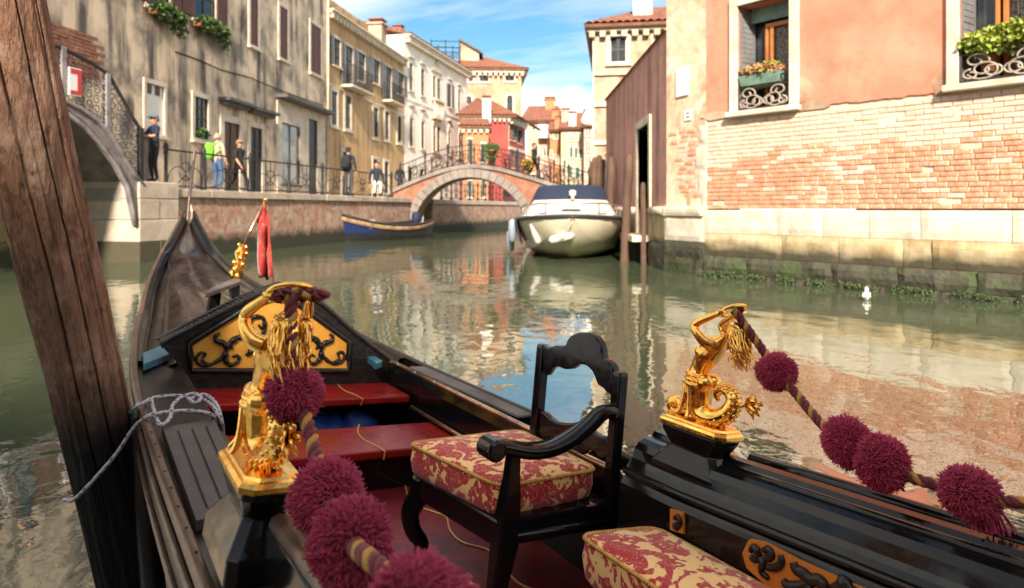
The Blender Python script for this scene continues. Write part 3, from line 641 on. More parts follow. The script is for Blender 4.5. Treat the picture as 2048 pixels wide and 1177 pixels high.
# orange house
og, of_, oL, oz = block('orange_house', 'low orange plaster house with dark green shutters beyond the brick bridge', 47, 926, 977, 256, 'plaster_orange', [z6(284, 805, 302, 978), z6(384, 838, 402, 972), z6(284, 1110, 305, 1230), z6(384, 1110, 402, 1230)], 0.1, 3, shut='open', shutm='shutter_green')
cornice(og, -0.2, oL + 0.1, oz + 0.05, 0.3, 0.4, 'stone_white', 0.4)
tile_roof(og, (-0.2, -0.4, oz + 0.08), (oL + 0.2, -0.4, oz + 0.08), (oL + 0.2, 3, oz + 1.0), (-0.2, 3, oz + 1.0))
# row seen through the bridge arch
ar, af_, aL, az = block('arcade_house', 'orange shopfront row behind the quay railing seen through the bridge arch', 58, 880, 1075, 330, 'plaster_orange', [(x, 350, x + 12, 402) for x in range(890, 1070, 24)], 0.0, 2, surr=0.22)
# far street
fb, ff, fL, fz = block('brick_roof_house', 'far brown house under a wide red brown tiled roof', 84, 1055, 1128, 243, 'plaster_rose', [z6(755, 690, 770, 740), z6(840, 730, 862, 770), z6(778, 850, 792, 930), z6(838, 870, 850, 930), z6(866, 880, 876, 930)], -0.05, 8)
tile_roof(fb, (-1, -0.6, fz), (fL + 0.6, -0.6, fz), (fL - 0.6, 5, fz + 2.6), (0, 5, fz + 2.6), step=0.5)
chimney(fb, fL * 0.62, 4.0, fz + 1.6, 1.2, 1.6, m='plaster_orange'); chimney(fb, fL * 0.75, 0.5, fz, 0.8, 1.2, m='plaster_orange')
MB().box(fL * 0.3, fL * 0.55, -1.2, 0.02, ff.px(1085, 278)[1], ff.px(1085, 252)[1]).build('roof_loggia', 'plaster_white', fb)
fo, f2, oL2, oz2 = block('far_orange_house', 'narrow far orange house with small shuttered windows', 80, 1100, 1124, 262, 'plaster_orange', [z6(888, 745, 896, 790), z6(914, 760, 922, 800), z6(930, 765, 938, 805), z6(888, 890, 896, 940), z6(916, 920, 924, 980), z6(935, 925, 943, 985)], -0.06, 8)
tile_roof(fo, (-0.3, -0.5, oz2), (oL2 + 0.3, -0.5, oz2), (oL2, 6, oz2 + 2.4), (0, 6, oz2 + 2.4), step=0.5)
chimney(fo, 0.9, 0.4, oz2, 0.7, 1.4, m='plaster_orange')
fc, f3, cL, cz3 = block('cream_house', 'far cream house with bright green shutters', 76, 1122, 1170, 258, 'plaster_cream', [z6(1030, 862, 1050, 940), z6(1066, 868, 1084, 944), z6(1100, 876, 1118, 948), z6(1020, 1004, 1046, 1090), z6(1072, 1012, 1100, 1095)] + [z6(a, 765, a + 9, 815) for a in (1020, 1045, 1070, 1095)] + [z6(980, 960, 1000, 1010)], -0.07, 8, shut='closed', shutm='shutter_green')
tile_roof(fc, (-0.3, -0.5, cz3), (cL + 0.3, -0.5, cz3), (cL, 6, cz3 + 2.6), (0, 6, cz3 + 2.6), step=0.5)
chimney(fc, cL * 0.48, 0.6, cz3, 0.8, 1.6); chimney(fc, cL * 0.2, 2.2, cz3 + 0.6, 0.9, 1.6, m='plaster_cream')
fp, f4, pL, pz = block('rose_house', 'far pale rose house with tall narrow windows next to the cream house', 72, 1168, 1200, 252, 'plaster_rose', [z6(a, b_, a + 9, b_ + 75) for a in (1150, 1172) for b_ in (705, 820, 930)], -0.09, 8)
tile_roof(fp, (-0.3, -0.5, pz), (pL + 0.3, -0.5, pz), (pL, 6, pz + 2.6), (0, 6, pz + 2.6), step=0.5)
MB().lathe([(1.1, pz), (1.1, pz + 0.7), (0.75, pz + 1.4), (0.15, pz + 2.2)], 12, (pL * 0.45, 0.6, 0)).build('turret', 'plaster_white', fp, smooth=True)
# pavement wall of the far left bank, behind the brick bridge
bank = Fac(gx(Q1 + 3.0), (0.33, 1.0))
bw = thing('far_quay_wall', 'mossy brick quay wall seen through the arch of the brick bridge', 'wall', bank.m())
MB().box(0, 30, 0, 0.5, -0.6, 1.45).build('wall', 'quay_brick', bw); MB().box(0, 30, -0.06, 0.55, 1.452, QZ).build('coping_stone', 'quay_stone', bw)
# ------------------------------------------------------------------ right bank: pink garden wall, corner, salmon house
A1 = wat(1333, 541); K = wat(1412, 551)
F1 = Fac(A1.xy, (K - A1).xy); L1 = (K - A1).length
F2 = Fac(K.xy, (0.636, -0.772)); L2 = 9.0
yfar = A1.x / ((1212 - CX) / F)
FK = Fac((A1.x, yfar), (0, -1)); LK = yfar - A1.y
ZK = FK.px(1212, 201)[1]; ZM = 1.2                      # top of the pink wall; level of the stone course
def rock_block(root, x0, x1, z0, z1, y, dep, amp, m, name='stone', seed=0.0, q=0.09):
    nx = max(2, int((x1 - x0) / q)); nz = max(2, int((z1 - z0) / q)); rows = []
    for j in range(nz + 1):
        row = []
        for i in range(nx + 1):
            xx = lerp(x0, x1, i / nx); z = lerp(z0, z1, j / nz)
            e = min(i, nx - i, j, nz - j); dd = mnoise.noise((xx * 3.1 + seed, z * 3.7, seed)) * amp + mnoise.noise((xx * 11 + seed, z * 12, seed)) * amp * 0.4
            row.append((xx, y + dd + (amp * 0.6 + 0.012 if e == 0 else 0), z))
        rows.append(row)
    mb = MB(); mb.grid(rows)
    mb.grid([[p for p in rows[0]], [(p[0], y + dep, p[2]) for p in rows[0]]]); mb.grid([[p for p in rows[-1]], [(p[0], y + dep, p[2]) for p in rows[-1]]])
    mb.grid([[r_[0] for r_ in rows], [(r_[0][0], y + dep, r_[0][2]) for r_ in rows]]); mb.grid([[r_[-1] for r_ in rows], [(r_[-1][0], y + dep, r_[-1][2]) for r_ in rows]])
    return mb.build(name, m, root, smooth=False)
gw = thing('garden_wall', 'tall dusky pink plaster garden wall streaked black along its top', 'wall', FK.m())
dr = pbox(FK, 0, (1277, 253, 1300, 470)); dr = (dr[0], dr[1], 0.62, dr[3])
mb = MB(); wall_open(mb, 0, LK, ZM, ZK, [(dr[0], dr[1], ZM, dr[3])], 0.3)
mb.add([(0, 0, ZM), (0, .6, ZM), (LK, .6, ZM), (LK, 0, ZM), (0, 0, ZK), (0, .6, ZK), (LK, .6, ZK), (LK, 0, ZK)], [(0, 4, 5, 1), (1, 5, 6, 2), (4, 7, 6, 5)])
mb.build('wall', 'plaster_pinkwall', gw)
MB().prism([(-0.07, ZK), (0.67, ZK), (0.3, ZK + 0.13)], -0.05, LK, lambda a, b_, d: (d, a, b_)).build('coping', 'tile', gw)
for a, b_ in ((0, dr[0] - 0.15), (dr[1] + 0.15, LK)):
    MB().tube([(a, -0.03, ZM - 0.04), (b_, -0.03, ZM - 0.04)], 0.085, 10).build('moulding', 'stone_base', gw, smooth=True)
    x = a
    while x < b_ - 0.01:
        e = min(b_, x + random.uniform(0.9, 1.4))
        if b_ - e < 0.3: e = b_
        rock_block(gw, x + 0.006, e - 0.006, 0.52, ZM - 0.08, -0.03, 0.6, 0.02, 'stone_stain', seed=x); rock_block(gw, x + 0.006, e - 0.006, -0.4, 0.515, -0.09, 0.6, 0.04, 'stone_slime', seed=x + 5); x = e
w = MB().box(dr[0] - 0.17, dr[0], -0.05, 0.3, dr[2], dr[3]).box(dr[1], dr[1] + 0.17, -0.05, 0.3, dr[2], dr[3]).box(dr[0] - 0.17, dr[1] + 0.17, -0.052, 0.3, dr[3], dr[3] + 0.17).build('doorway', 'stone_base', gw, bevel=0.01)
MB().box(dr[0], dr[1], 0.24, 0.3, dr[2], dr[3]).box(dr[0] + 0.05, dr[1] - 0.05, 0.22, 0.241, dr[2] + 0.1, (dr[2] + dr[3]) / 2).box(dr[0] + 0.05, dr[1] - 0.05, 0.22, 0.241, (dr[2] + dr[3]) / 2 + 0.1, dr[3] - 0.1).build('door', 'door_dark', w)
MB().box(dr[0] - 0.15, dr[1] + 0.15, -0.42, 0.3, dr[2] - 0.14, dr[2]).build('step', 'stone_base', gw, bevel=0.015)

sal = thing('salmon_house', 'salmon plaster house on exposed brick and white stone courses rising from the water', 'building', F2.m())
ZP = F2.px(1602, 220)[1]; ZB = F2.px(1450, 329)[1]; ZT = 10.5
WA = pbox(F2, 0, (1477, 12, 1581, 221)); WA = (WA[0], WA[1], F2.px(1520, 221)[1], F2.px(1478, 14)[1])
WB = (F2.px(1920, 170)[0], 0, F2.px(1920, 170)[1], WA[3]); WB = (WB[0], WB[0] + (WA[1] - WA[0]) * 1.06, WB[2], WA[3])
WA = (WA[0], WA[1], WB[2], WA[3])
tops_ = [(WA[0], WA[1], 6.2, 8.2), (WB[0], WB[1], 6.2, 8.2), (5.9, 7.1, WB[2], WB[3]), (5.9, 7.1, 6.2, 8.2)]
# brick skin behind (mortar bed), plaster skin above with a ragged lower edge
mb = MB(); wall_open(mb, 0, L2, ZM, ZP + 0.5, [(a, b_, c, ZP + 0.5) for a, b_, c, d in (WA, WB, tops_[2]) if c < ZP + 0.5], 0.3, 0.03)
mb.add([(0, .03, -0.5), (0, 6, -0.5), (L2, 6, -0.5), (L2, .03, -0.5), (0, .03, ZT), (0, 6, ZT), (L2, 6, ZT), (L2, .03, ZT)], [(1, 5, 6, 2), (2, 6, 7, 3), (4, 7, 6, 5)])
mb.build('wall', 'mortar', sal)
mb = MB(); ops = [WA, WB] + tops_; wall_open(mb, 0, L2, ZP + 0.1, ZT, ops, 0.5, 0.0)
n = 150; e0 = []; rg = random.Random(4)
for i in range(n + 1):
    xx = L2 * i / n; z = ZP + 0.02 + mnoise.noise((xx * 2.3, 0, 3)) * 0.05 + mnoise.noise((xx * 9, 1, 3)) * 0.025
    e0.append((xx, z))
for (xa, za), (xb, zb) in zip(e0, e0[1:]):
    if any(o_[0] - 0.12 < (xa + xb) / 2 < o_[1] + 0.12 and o_[2] < ZP + 0.1 for o_ in ops): continue
    mb.add([(xa, 0, za), (xb, 0, zb), (xb, 0, ZP + 0.1), (xa, 0, ZP + 0.1), (xa, 0.04, za), (xb, 0.04, zb)], [(0, 1, 2, 3), (0, 4, 5, 1)])
mb.build('plaster', 'plaster_salmon', sal)
# cement patches where the plaster has come away
for i, (px, py, rx, rz) in enumerate(((1605, 180, 0.17, 0.22), (1622, 212, 0.3, 0.09), (1888, 170, 0.14, 0.2), (1430, 232, 0.28, 0.07))):
    s_, z = F2.px(px, py); pts = []
    for k in range(16):
        a = 2 * math.pi * k / 16; q = 1 + 0.35 * mnoise.noise((math.cos(a) * 2, math.sin(a) * 2, i * 3.3)); pts.append((s_ + rx * q * math.cos(a), max(z + rz * q * math.sin(a), ZP - 0.02)))
    MB().prism(pts, -0.004, 0.02, lambda a, b_, d: (a, d, b_)).build('cement_patch', 'plaster_beige', sal)
# bricks, course by course
def brick_mesh(seed):
    rg_ = random.Random(seed); mb_ = MB()
    q = lambda a: a + rg_.uniform(-0.004, 0.004)
    o_ = 0.010
    f = [(q(0.006), 0, q(0.005)), (q(0.234), 0, q(0.005)), (q(0.234), 0, q(0.064)), (q(0.006), 0, q(0.064))]
    bk = [(0, 0.007, 0), (0.24, 0.007, 0), (0.24, 0.007, 0.069), (0, 0.007, 0.069)]; b2 = [(x, 0.06, z) for x, _, z in bk]
    mb_.add(f + bk + b2, [(0, 1, 2, 3)] + [(i, (i + 1) % 4, 4 + (i + 1) % 4, 4 + i) for i in range(4)] + [(4 + i, 4 + (i + 1) % 4, 8 + (i + 1) % 4, 8 + i) for i in range(4)])
    return mb_
BR = [brick_mesh(i) for i in range(6)]
BM = [[b_.mesh('brick', m) for b_ in BR] for m in ('brick', 'brick_pale')]
slots = []; CH = 0.0735; z = ZM + 0.004; row = 0
while z + 0.07 < ZP + 0.02:
    x = -0.02 + (0.125 if row % 2 else 0) - 0.125 * (row % 2)
    off = 0.13 if row % 2 else 0.0; x = 0.02 - off * 0
    x = 0.01 + off - (0.13 if off else 0)
    first = True
    while x < L2 - 0.3:
        ln = random.choice((0.235, 0.225, 0.24, 0.115)) * random.uniform(0.92, 1.06) if z < ZB + 0.1 else 0.225 * random.uniform(0.96, 1.04)
        if first and row % 2: ln *= 0.5
        first = False
        c = (x + ln / 2, z + 0.035)
        if not any(o_[0] - 0.2 < c[0] < o_[1] + 0.2 and c[1] > o_[2] - 0.12 for o_ in (WA, WB, tops_[2])) and random.random() > (0.02 if z < ZB else 0.03):
            slots.append((x, z, ln))
        x += ln + 0.012
    z += CH; row += 1
def cdist(s_): return abs(s_[0] - 2.6)
slots.sort(key=lambda s_: (s_[0] > 4.75, -s_[0]))
rest = {0: MB(), 1: MB()}
for i, (x, z, ln) in enumerate(slots):
    pale = 1 if random.random() < min(0.97, max(0.10, 0.5 + (z - ZB + 0.30 * mnoise.noise((x * 1.1, z * 1.6, 4))) * 3.2)) else 0
    yo = random.uniform(0.0, 0.014) if z < ZB else random.uniform(0.010, 0.018)
    k = random.randrange(6)
    if i < 295:
        o = obj('brick', BM[pale][k], sal); o.location = (x, yo, z); o.scale = (ln / 0.24, 1, random.uniform(0.90, 0.97)); o.rotation_euler = (random.gauss(0, 0.015), random.gauss(0, 0.012), random.gauss(0, 0.012))
    else:
        rest[pale].add([(v[0] * ln / 0.24 + x, v[1] + yo, v[2] * 0.93 + z) for v in BR[k].v], BR[k].f)
for p in (0, 1): tag(rest[p].build('brickwork', ('brick', 'brick_pale')[p], sal), kind='stuff')
# stone courses down to the water
def course(zy0, zy1, joints, y, m, amp, lab, xend=L2):
    z1 = F2.px(1480, zy0)[1]; z0 = F2.px(1480, zy1)[1]
    xs = [0.0] + [F2.px(p, 440)[0] for p in joints]
    while xs[-1] < xend - 1: xs.append(xs[-1] + random.uniform(0.9, 1.6))
    xs.append(xend)
    for a, b_ in zip(xs, xs[1:]): rock_block(sal, a + 0.005, b_ - 0.005, z0, z1 - 0.006, y, 0.5, amp, m, seed=a * 3 + y)
course(420, 468, (1557, 1648, 1741, 1844, 2026), -0.06, 'stone_white', 0.012, 'a')
course(468, 514, (1567, 1681, 1809, 1868), -0.075, 'stone_stain', 0.022, 'b')
course(514, 548, (1500, 1670, 1800, 1960), -0.12, 'stone_algae', 0.045, 'c')
course(548, 600, (1470, 1590, 1720, 1850), -0.17, 'stone_slime', 0.06, 'd')
rg = random.Random(11); wd = MB()
for i in range(4200):
    xx = rg.uniform(0, L2); z = F2.px(1480, 546)[1] - abs(rg.gauss(0, 0.07)) + 0.02 + 0.05 * mnoise.noise((xx * 3, 2, 0))
    if mnoise.noise((xx * 4.0, 7, 0)) + 0.5 * mnoise.noise((xx * 15.0, 3, 0)) < -0.05: continue
    p = Vector((xx, -0.20 + rg.uniform(-0.02, 0.06), z)); u = Vector((rg.uniform(-0.6, 0.6), -0.5, rg.uniform(-1, 0.4))).normalized(); v = u.orthogonal() * 0.011; s_ = rg.uniform(0.02, 0.042)
    wd.add([p, p + u * s_ * 0.5 + v, p + u * s_, p + u * s_ * 0.5 - v], [(0, 1, 2), (0, 2, 3)])
tag(wd.build('water_weed', 'leaf_weed', mw=F2.m()), 'band of green weed along the tide line of the salmon house', 'weed', kind='stuff')
cornice(sal, 0, L2, ZT, 0.4, 0.4, 'stone_white', 0.4)

def fine_window(o_, deep=0.46):
    x0, x1, z0, z1 = o_; sw = 0.15
    w_ = MB().box(x0 - sw, x0, -0.06, 0.05, z0, z1).box(x1, x1 + sw, -0.06, 0.05, z0, z1).box(x0 - sw, x1 + sw, -0.062, 0.05, z1, z1 + sw).build('window', 'stone_white', sal, bevel=0.008)
    MB().box(x0 - sw - 0.03, x1 + sw + 0.03, -0.14, 0.3, z0 - 0.09, z0 - 0.002).build('sill', 'stone_white', w_, bevel=0.012)
    MB().box(x0 - 0.01, x1 + 0.01, deep + 0.03, deep + 0.06, z0 - 0.05, z1 + 0.05).build('pane', 'glass_dark', w_)
    f = MB(); xa = lerp(x0, x1, 0.30); zt_ = lerp(z0, z1, 0.80)
    for a, b_ in ((xa, xa + 0.05), (xa + 0.09, xa + 0.15), (x1 - 0.24, x1 - 0.12), (x1 - 0.10, x1 - 0.02)): f.box(a, b_, deep - 0.09, deep - 0.02, z0, zt_)
    f.box(xa, x1, deep - 0.085, deep - 0.018, zt_, zt_ + 0.07); f.box(xa, x1, deep - 0.085, deep - 0.018, z0, z0 + 0.1)
    f.build('window_frame', 'wood_warm', w_, bevel=0.006)
    rows = []
    for j in range(2): rows.append([(lerp(xa + 0.15, x1 - 0.24, i / 30), deep + 0.0 + 0.015 * math.sin(i * 1.3), (z0, zt_)[j]) for i in range(31)])
    MB().grid(rows).build('curtain', 'curtain', w_)
    sh = obj('shutter', shutter_mesh(0.40, z1 - z0 - 0.06, 'shutter_grey'), w_); sh.location = (x0 + 0.012, 0.05, z0 + 0.02); sh.rotation_euler = (0, 0, R(84))
    MB().box(lerp(x0, x1, 0.05), x1 - 0.01, deep - 0.14, deep - 0.10, lerp(z0, z1, 0.86), z1 - 0.005).build('blind', 'planter_green', w_)
    return w_
def grille(x0, x1, z0, h, y, label):
    g = thing('window_grille', label, 'grille', F2.m())
    br = MB()
    for z in (z0 + 0.02, z0 + h): br.box(x0, x1, y - 0.012, y + 0.012, z - 0.012, z + 0.012)
    for z in (z0 + h * 0.72,): br.box(x0, x1, y - 0.008, y + 0.008, z - 0.006, z + 0.006)
    for xx in (x0, x1): br.tube([(xx, 0.06, z0 + h), (xx, y, z0 + h), (xx, y, z0)], 0.012, 6)
    nb = 12
    for i in range(1, nb): xx = lerp(x0, x1, i / nb); br.box(xx - 0.005, xx + 0.005, y - 0.005, y + 0.005, z0 + h * 0.72, z0 + h)
    br.build('bar', 'iron', g)
    half = (x1 - x0) / 2; hh = h * 0.70
    for k in (0, 1):
        xc = x0 + half * (k + 0.5); sgn = 1 if k == 0 else -1
        def sc(fx, fz, r0, r1, a0, a1, rad=0.013):
            pts = [(xc + sgn * (fx * half + lerp(r0, r1, i / 20) * half * math.cos(lerp(a0, a1, i / 20))), y - 0.004, z0 + 0.02 + hh * fz + lerp(r0, r1, i / 20) * hh * 0.9 * math.sin(lerp(a0, a1, i / 20))) for i in range(21)]
            MB().tube(pts, rad, 6).build('scroll', 'iron_pale', g, smooth=True)
        sc(0.05, 0.36, 0.42, 0.10, R(200), R(200 + 560)); sc(-0.12, 0.70, 0.32, 0.08, R(-20), R(420)); sc(0.28, 0.30, 0.20, 0.20, 0, R(360)); sc(-0.25, 0.22, 0.22, 0.08, R(90), R(470))
    return g
for i, (o_, nm) in enumerate(((WA, 'left'), (WB, 'right'))):
    fine_window(o_); x0, x1, z0, z1 = o_
    grille(x0 + 0.02, x1 - 0.02, z0 + 0.01, 0.52, -0.02 - 0.02 * i, 'curled iron window grille under the %s' % ('green planter box of pink flowers' if i == 0 else 'lime green leafy plant'))
for o_ in tops_: fine_window(o_)
x0, x1, z0, z1 = WA
pb = thing('planter_box', 'green planter box of pink and orange flowers on the window grille', 'planter', F2.m())
MB().hexa([(x0 + 0.06, -0.03, z0 + 0.42), (x1 - 0.18, -0.03, z0 + 0.42), (x0 + 0.06, 0.16, z0 + 0.42), (x1 - 0.18, 0.16, z0 + 0.42), (x0 + 0.03, -0.07, z0 + 0.60), (x1 - 0.15, -0.07, z0 + 0.60), (x0 + 0.03, 0.18, z0 + 0.60), (x1 - 0.15, 0.18, z0 + 0.60)]).build('box', 'planter_green', pb, bevel=0.008)
leaves('foliage', 'leaf_pink', pb, ((x0 + x1) / 2 - 0.06, 0.03, z0 + 0.66), ((x1 - x0) / 2 - 0.04, 0.15, 0.11), 900, 0.055, 21)
leaves('leafy_stem', 'leaf_lime', pb, ((x0 + x1) / 2 + 0.12, 0.03, z0 + 0.69), (0.16, 0.12, 0.10), 160, 0.055, 22)
x0, x1, z0, z1 = WB
pb = thing('potted_plant', 'bushy lime green plant in a terracotta pot on the window grille', 'plant', F2.m())
MB().lathe([(0.075, z0 + 0.14), (0.10, z0 + 0.36), (0.115, z0 + 0.36), (0.115, z0 + 0.40)], 14, (x0 + 0.30, 0.10, 0)).build('pot', 'terracotta', pb, smooth=True)
leaves('foliage', 'leaf_lime', pb, (x0 + 0.42, 0.02, z0 + 0.52), (0.44, 0.20, 0.17), 1300, 0.07, 23); leaves('foliage', 'leaf_lime', pb, (x0 + 0.78, -0.02, z0 + 0.60), (0.35, 0.18, 0.15), 700, 0.07, 24)

# corner strip of the house with quoin stones, plaque and house number
cor = thing('corner_wall', 'worn pale corner wall with crumbling plaster and stone quoins', 'wall', F1.m())
mb = MB(); mb.box(0.0, L1, 0.0, 0.5, ZM, ZT); mb.build('wall', 'plaster_worn', cor)
rock_block(cor, 0.0, L1 - 0.004, ZM - 0.13, ZM + 0.05, -0.12, 0.5, 0.01, 'stone_white', 'moulding', 3, 0.05)
rock_block(cor, 0.0, L1 - 0.004, 0.60, ZM - 0.135, -0.07, 0.5, 0.015, 'stone_white', seed=4); rock_block(cor, 0, L1 - 0.004, 0.30, 0.595, -0.09, 0.5, 0.03, 'stone_algae', seed=8); rock_block(cor, 0, L1 - 0.004, -0.4, 0.295, -0.15, 0.5, 0.06, 'stone_slime', seed=9)
for i, (ya, yb, wq) in enumerate(((252, 288, 0.20), (292, 338, 0.30), (342, 395, 0.22))):
    za, zb = F1.px(1400, yb)[1], F1.px(1400, ya)[1]
    rock_block(cor, L1 - wq, L1 + 0.01, za, zb, -0.02, 0.3, 0.012, 'stone_white', 'quoin', i * 2.2, 0.06)
rg = random.Random(5)
for j in range(15):
    z = F1.px(1380, 395)[1] + j * 0.085; a = L1 - 0.62 + rg.uniform(-0.15, 0.1) - 0.02 * j
    while a < L1 - 0.32:
        o = obj('brick', BM[rg.random() < 0.45][rg.randrange(6)], cor); o.location = (a, -0.012 + rg.uniform(0, 0.012), z); a += 0.26
rock_block(cor, L1 - 0.16, L1 + 0.004, ZM + 0.02, ZM + 0.4, -0.015, 0.3, 0.02, 'mortar', 'cement_patch', 6, 0.05)
s0, z0 = F1.px(1354, 196); s1, z1 = F1.px(1378, 132)
tag(MB().box(s0, s1, -0.035, 0.0, z0, z1).build('wall_plaque', 'sign_white', mw=F1.m(), bevel=0.006), 'blank white rectangular plaque on the corner wall', 'plaque')
s0, z0 = F1.px(1370, 243); s1, z1 = F1.px(1384, 219)
nb_ = tag(thing('number_plate', 'small white house number plate with two blue marks on the corner wall', 'sign', F1.m()))
MB().box(s0, s1, -0.02, 0.0, z0, z1).build('plate', 'sign_white', nb_, bevel=0.003)
for q in (0.28, 0.62): MB().box(lerp(s0, s1, 0.30), lerp(s0, s1, 0.74), -0.024, -0.0195, lerp(z0, z1, q), lerp(z0, z1, q + 0.13)).build('mark', 'sign_blue', nb_)
# tall house behind the pink wall
tb, tbf, tbL, tbz = block('tall_beige_house', 'tall flaking beige house with tiled eaves rising behind the pink garden wall', 26, 1187, 1480, 55, 'plaster_beige', [(1222, 73, 1251, 124), (1311, 66, 1334, 112), (1222, 240, 1251, 300)], -0.15, 9, surr=0.17, z0=-0.5)
for y in (152, 214, 290, 330): MB().box(-0.04, tbL, -0.10, 0.02, tbf.px(1200, y)[1], tbf.px(1200, y)[1] + 0.14).build('string_course', 'stone_base', tb)
MB().box(-0.03, 0.03, -0.06, 0.0, -0.5, tbz).build('drain_pipe', 'stone_white', tb)
cornice(tb, -0.25, tbL, tbz + 0.1, 0.35, 0.42, 'stone_base', 0.4)
tile_roof(tb, (-0.3, -0.45, tbz + 0.12), (tbL, -0.45, tbz + 0.12), (tbL, 4.5, tbz + 2.0), (2.4, 4.5, tbz + 2.0)); tile_roof(tb, (-0.3, -0.45, tbz + 0.12), (-0.3, 9.3, tbz + 0.12), (2.4, 5.5, tbz + 2.0), (2.4, 4.5, tbz + 2.0))
chimney(tb, 1.9, 1.8, tbz + 0.6, 0.75, 1.5)

# ------------------------------------------------------------------ brick bridge
BY = 31.0; k_ = F / BY
bx = lambda x: (x - CX) / k_
bz = lambda y: H + (CY - y) / k_
prof = [(bx(a), bz(b_)) for a, b_ in ((772, 393), (793, 380), (840, 360), (890, 342), (925, 335), (950, 334), (997, 340), (1061, 358), (1104, 372), (1165, 388), (1215, 398))]
bcx, bcz, ri, ro = bx(940), 0.02, 2.62, 3.0; BD = 2.7
br = thing('brick_bridge', 'arched red brick footbridge with white stone arch ring and iron railings', 'bridge', T(0, BY, 0))
ptop = lambda x: interp(prof, x)
xs = sorted({prof[0][0], prof[-1][0], *[lerp(prof[0][0], prof[-1][0], i / 60) for i in range(61)], bcx - ri, bcx + ri})
ainn = lambda x, r_: bcz + math.sqrt(max(0, r_ * r_ - (x - bcx) ** 2))
mb = MB(); zbot = lambda x: ainn(x, ri + 0.1) if abs(x - bcx) < ri - 1e-4 else -0.5
for a, b_ in zip(xs, xs[1:]):
    za, zb = (ainn(a, ri + 0.1), ainn(b_, ri + 0.1)) if abs((a + b_) / 2 - bcx) < ri else (-0.5, -0.5)
    for y, fl in ((0.0, 0), (BD, 1)): mb.add([(a, y, za), (b_, y, zb), (b_, y, ptop(b_)), (a, y, ptop(a))], [(0, 1, 2, 3)])
    mb.add([(a, 0, ptop(a)), (b_, 0, ptop(b_)), (b_, BD, ptop(b_)), (a, BD, ptop(a))], [(0, 1, 2, 3)])
mb.build('spandrel', 'bridge_brick', br)
mb = MB(); nseg = 40
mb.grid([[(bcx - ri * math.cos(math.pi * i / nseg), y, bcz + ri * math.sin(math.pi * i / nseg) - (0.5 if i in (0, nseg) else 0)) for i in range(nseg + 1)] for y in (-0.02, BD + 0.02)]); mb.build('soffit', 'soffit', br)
nv = 25
for i in range(nv):
    a0, a1 = math.pi * i / nv + 0.004, math.pi * (i + 1) / nv - 0.004
    pts = [(bcx - q * math.cos(a), bcz + q * math.sin(a)) for q, a in ((ri - 0.01, a0), (ro, a0), (ro, (a0 + a1) / 2), (ro, a1), (ri - 0.01, a1), (ri - 0.01, (a0 + a1) / 2))]
    MB().prism(pts, -0.09, 0.12, lambda a, b_, d: (a, d, b_)).build('arch_stone', 'arch_ring', br)
for side_y in (-0.12, BD - 0.2):
    for i in range(24):
        a, b_ = lerp(prof[0][0], prof[-1][0], i / 24), lerp(prof[0][0], prof[-1][0], (i + 1) / 24) - 0.01
        MB().hexa([(a, side_y, ptop(a) - 0.05), (b_, side_y, ptop(b_) - 0.05), (a, side_y + 0.32, ptop(a) - 0.05), (b_, side_y + 0.32, ptop(b_) - 0.05), (a, side_y, ptop(a) + 0.12), (b_, side_y, ptop(b_) + 0.12), (a, side_y + 0.32, ptop(a) + 0.12), (b_, side_y + 0.32, ptop(b_) + 0.12)]).build('coping_stone', 'arch_ring', br)

# ------------------------------------------------------------------ iron railings
def arcs(mb_, p, q, h, rad=0.013):            # interlaced bows between two posts
    p, q = Vector(p), Vector(q)
    for e in (0, 1):
        a, b_ = (p, q) if e == 0 else (q, p)
        mb_.tube([a.lerp(b_, 0.03 + 0.60 * math.sin(math.pi / 2 * i / 10)) + Vector((0, 0, 0.08 + (h - 0.12) * (1 - math.cos(math.pi / 2 * i / 10)))) for i in range(11)], rad, 4)
        mb_.tube([a.lerp(b_, 0.30 - 0.27 * math.cos(math.pi * i / 12)) + Vector((0, 0, 0.10 + (h - 0.2) * 0.62 * math.sin(math.pi * i / 12))) for i in range(13)], rad, 4)
    m_ = p.lerp(q, 0.5); u = (q - p).normalized(); r_ = h * 0.24
    mb_.tube([m_ + u * (r_ * math.cos(2 * math.pi * i / 16)) + Vector((0, 0, h * 0.48 + r_ * math.sin(2 * math.pi * i / 16))) for i in range(16)], rad, 4, closed=True)
    for t in (0.0,): mb_.tube([m_ + Vector((0, 0, 0.05)), m_ + Vector((0, 0, h))], rad, 4)
def railing(name, label, pts, h=1.0, group=None, heavy=0.07):
    o_ = Vector(pts[0]); g = thing(name, label, 'railing', Matrix.Translation(o_)); P = [Vector(p) - o_ for p in pts]
    pm = MB().lathe([(heavy, -0.03), (heavy, 0.12), (heavy * 0.62, 0.2), (heavy * 0.55, h * 0.85), (heavy * 0.9, h * 0.9), (heavy * 0.62, h * 0.97), (heavy * 0.95, h + 0.06), (heavy * 0.6, h + 0.15), (0.01, h + 0.18)], 8).mesh('post', 'iron', True)
    for p in P: o = obj('post', pm, g); o.location = p
    for a, b_ in zip(P, P[1:]):
        mb_ = MB(); mb_.tube([a + Vector((0, 0, h)), b_ + Vector((0, 0, h))], 0.024, 6); mb_.tube([a + Vector((0, 0, 0.08)), b_ + Vector((0, 0, 0.08))], 0.018, 6)
        arcs(mb_, a, b_, h); mb_.build('panel', 'iron', g)
    return g
qs = [QF.px(x, 388, 0.18)[0] for x in (332, 408, 500, 578, 645, 700, 749, 783)]
railing('quay_railing', 'black wrought iron railing with interlaced bows along the left quay', [(*gx(s_, 0.18), QZ) for s_ in qs], 0.95)
bpx = (800, 850, 895, 942, 986, 1035, 1078, 1108, 1137, 1178)
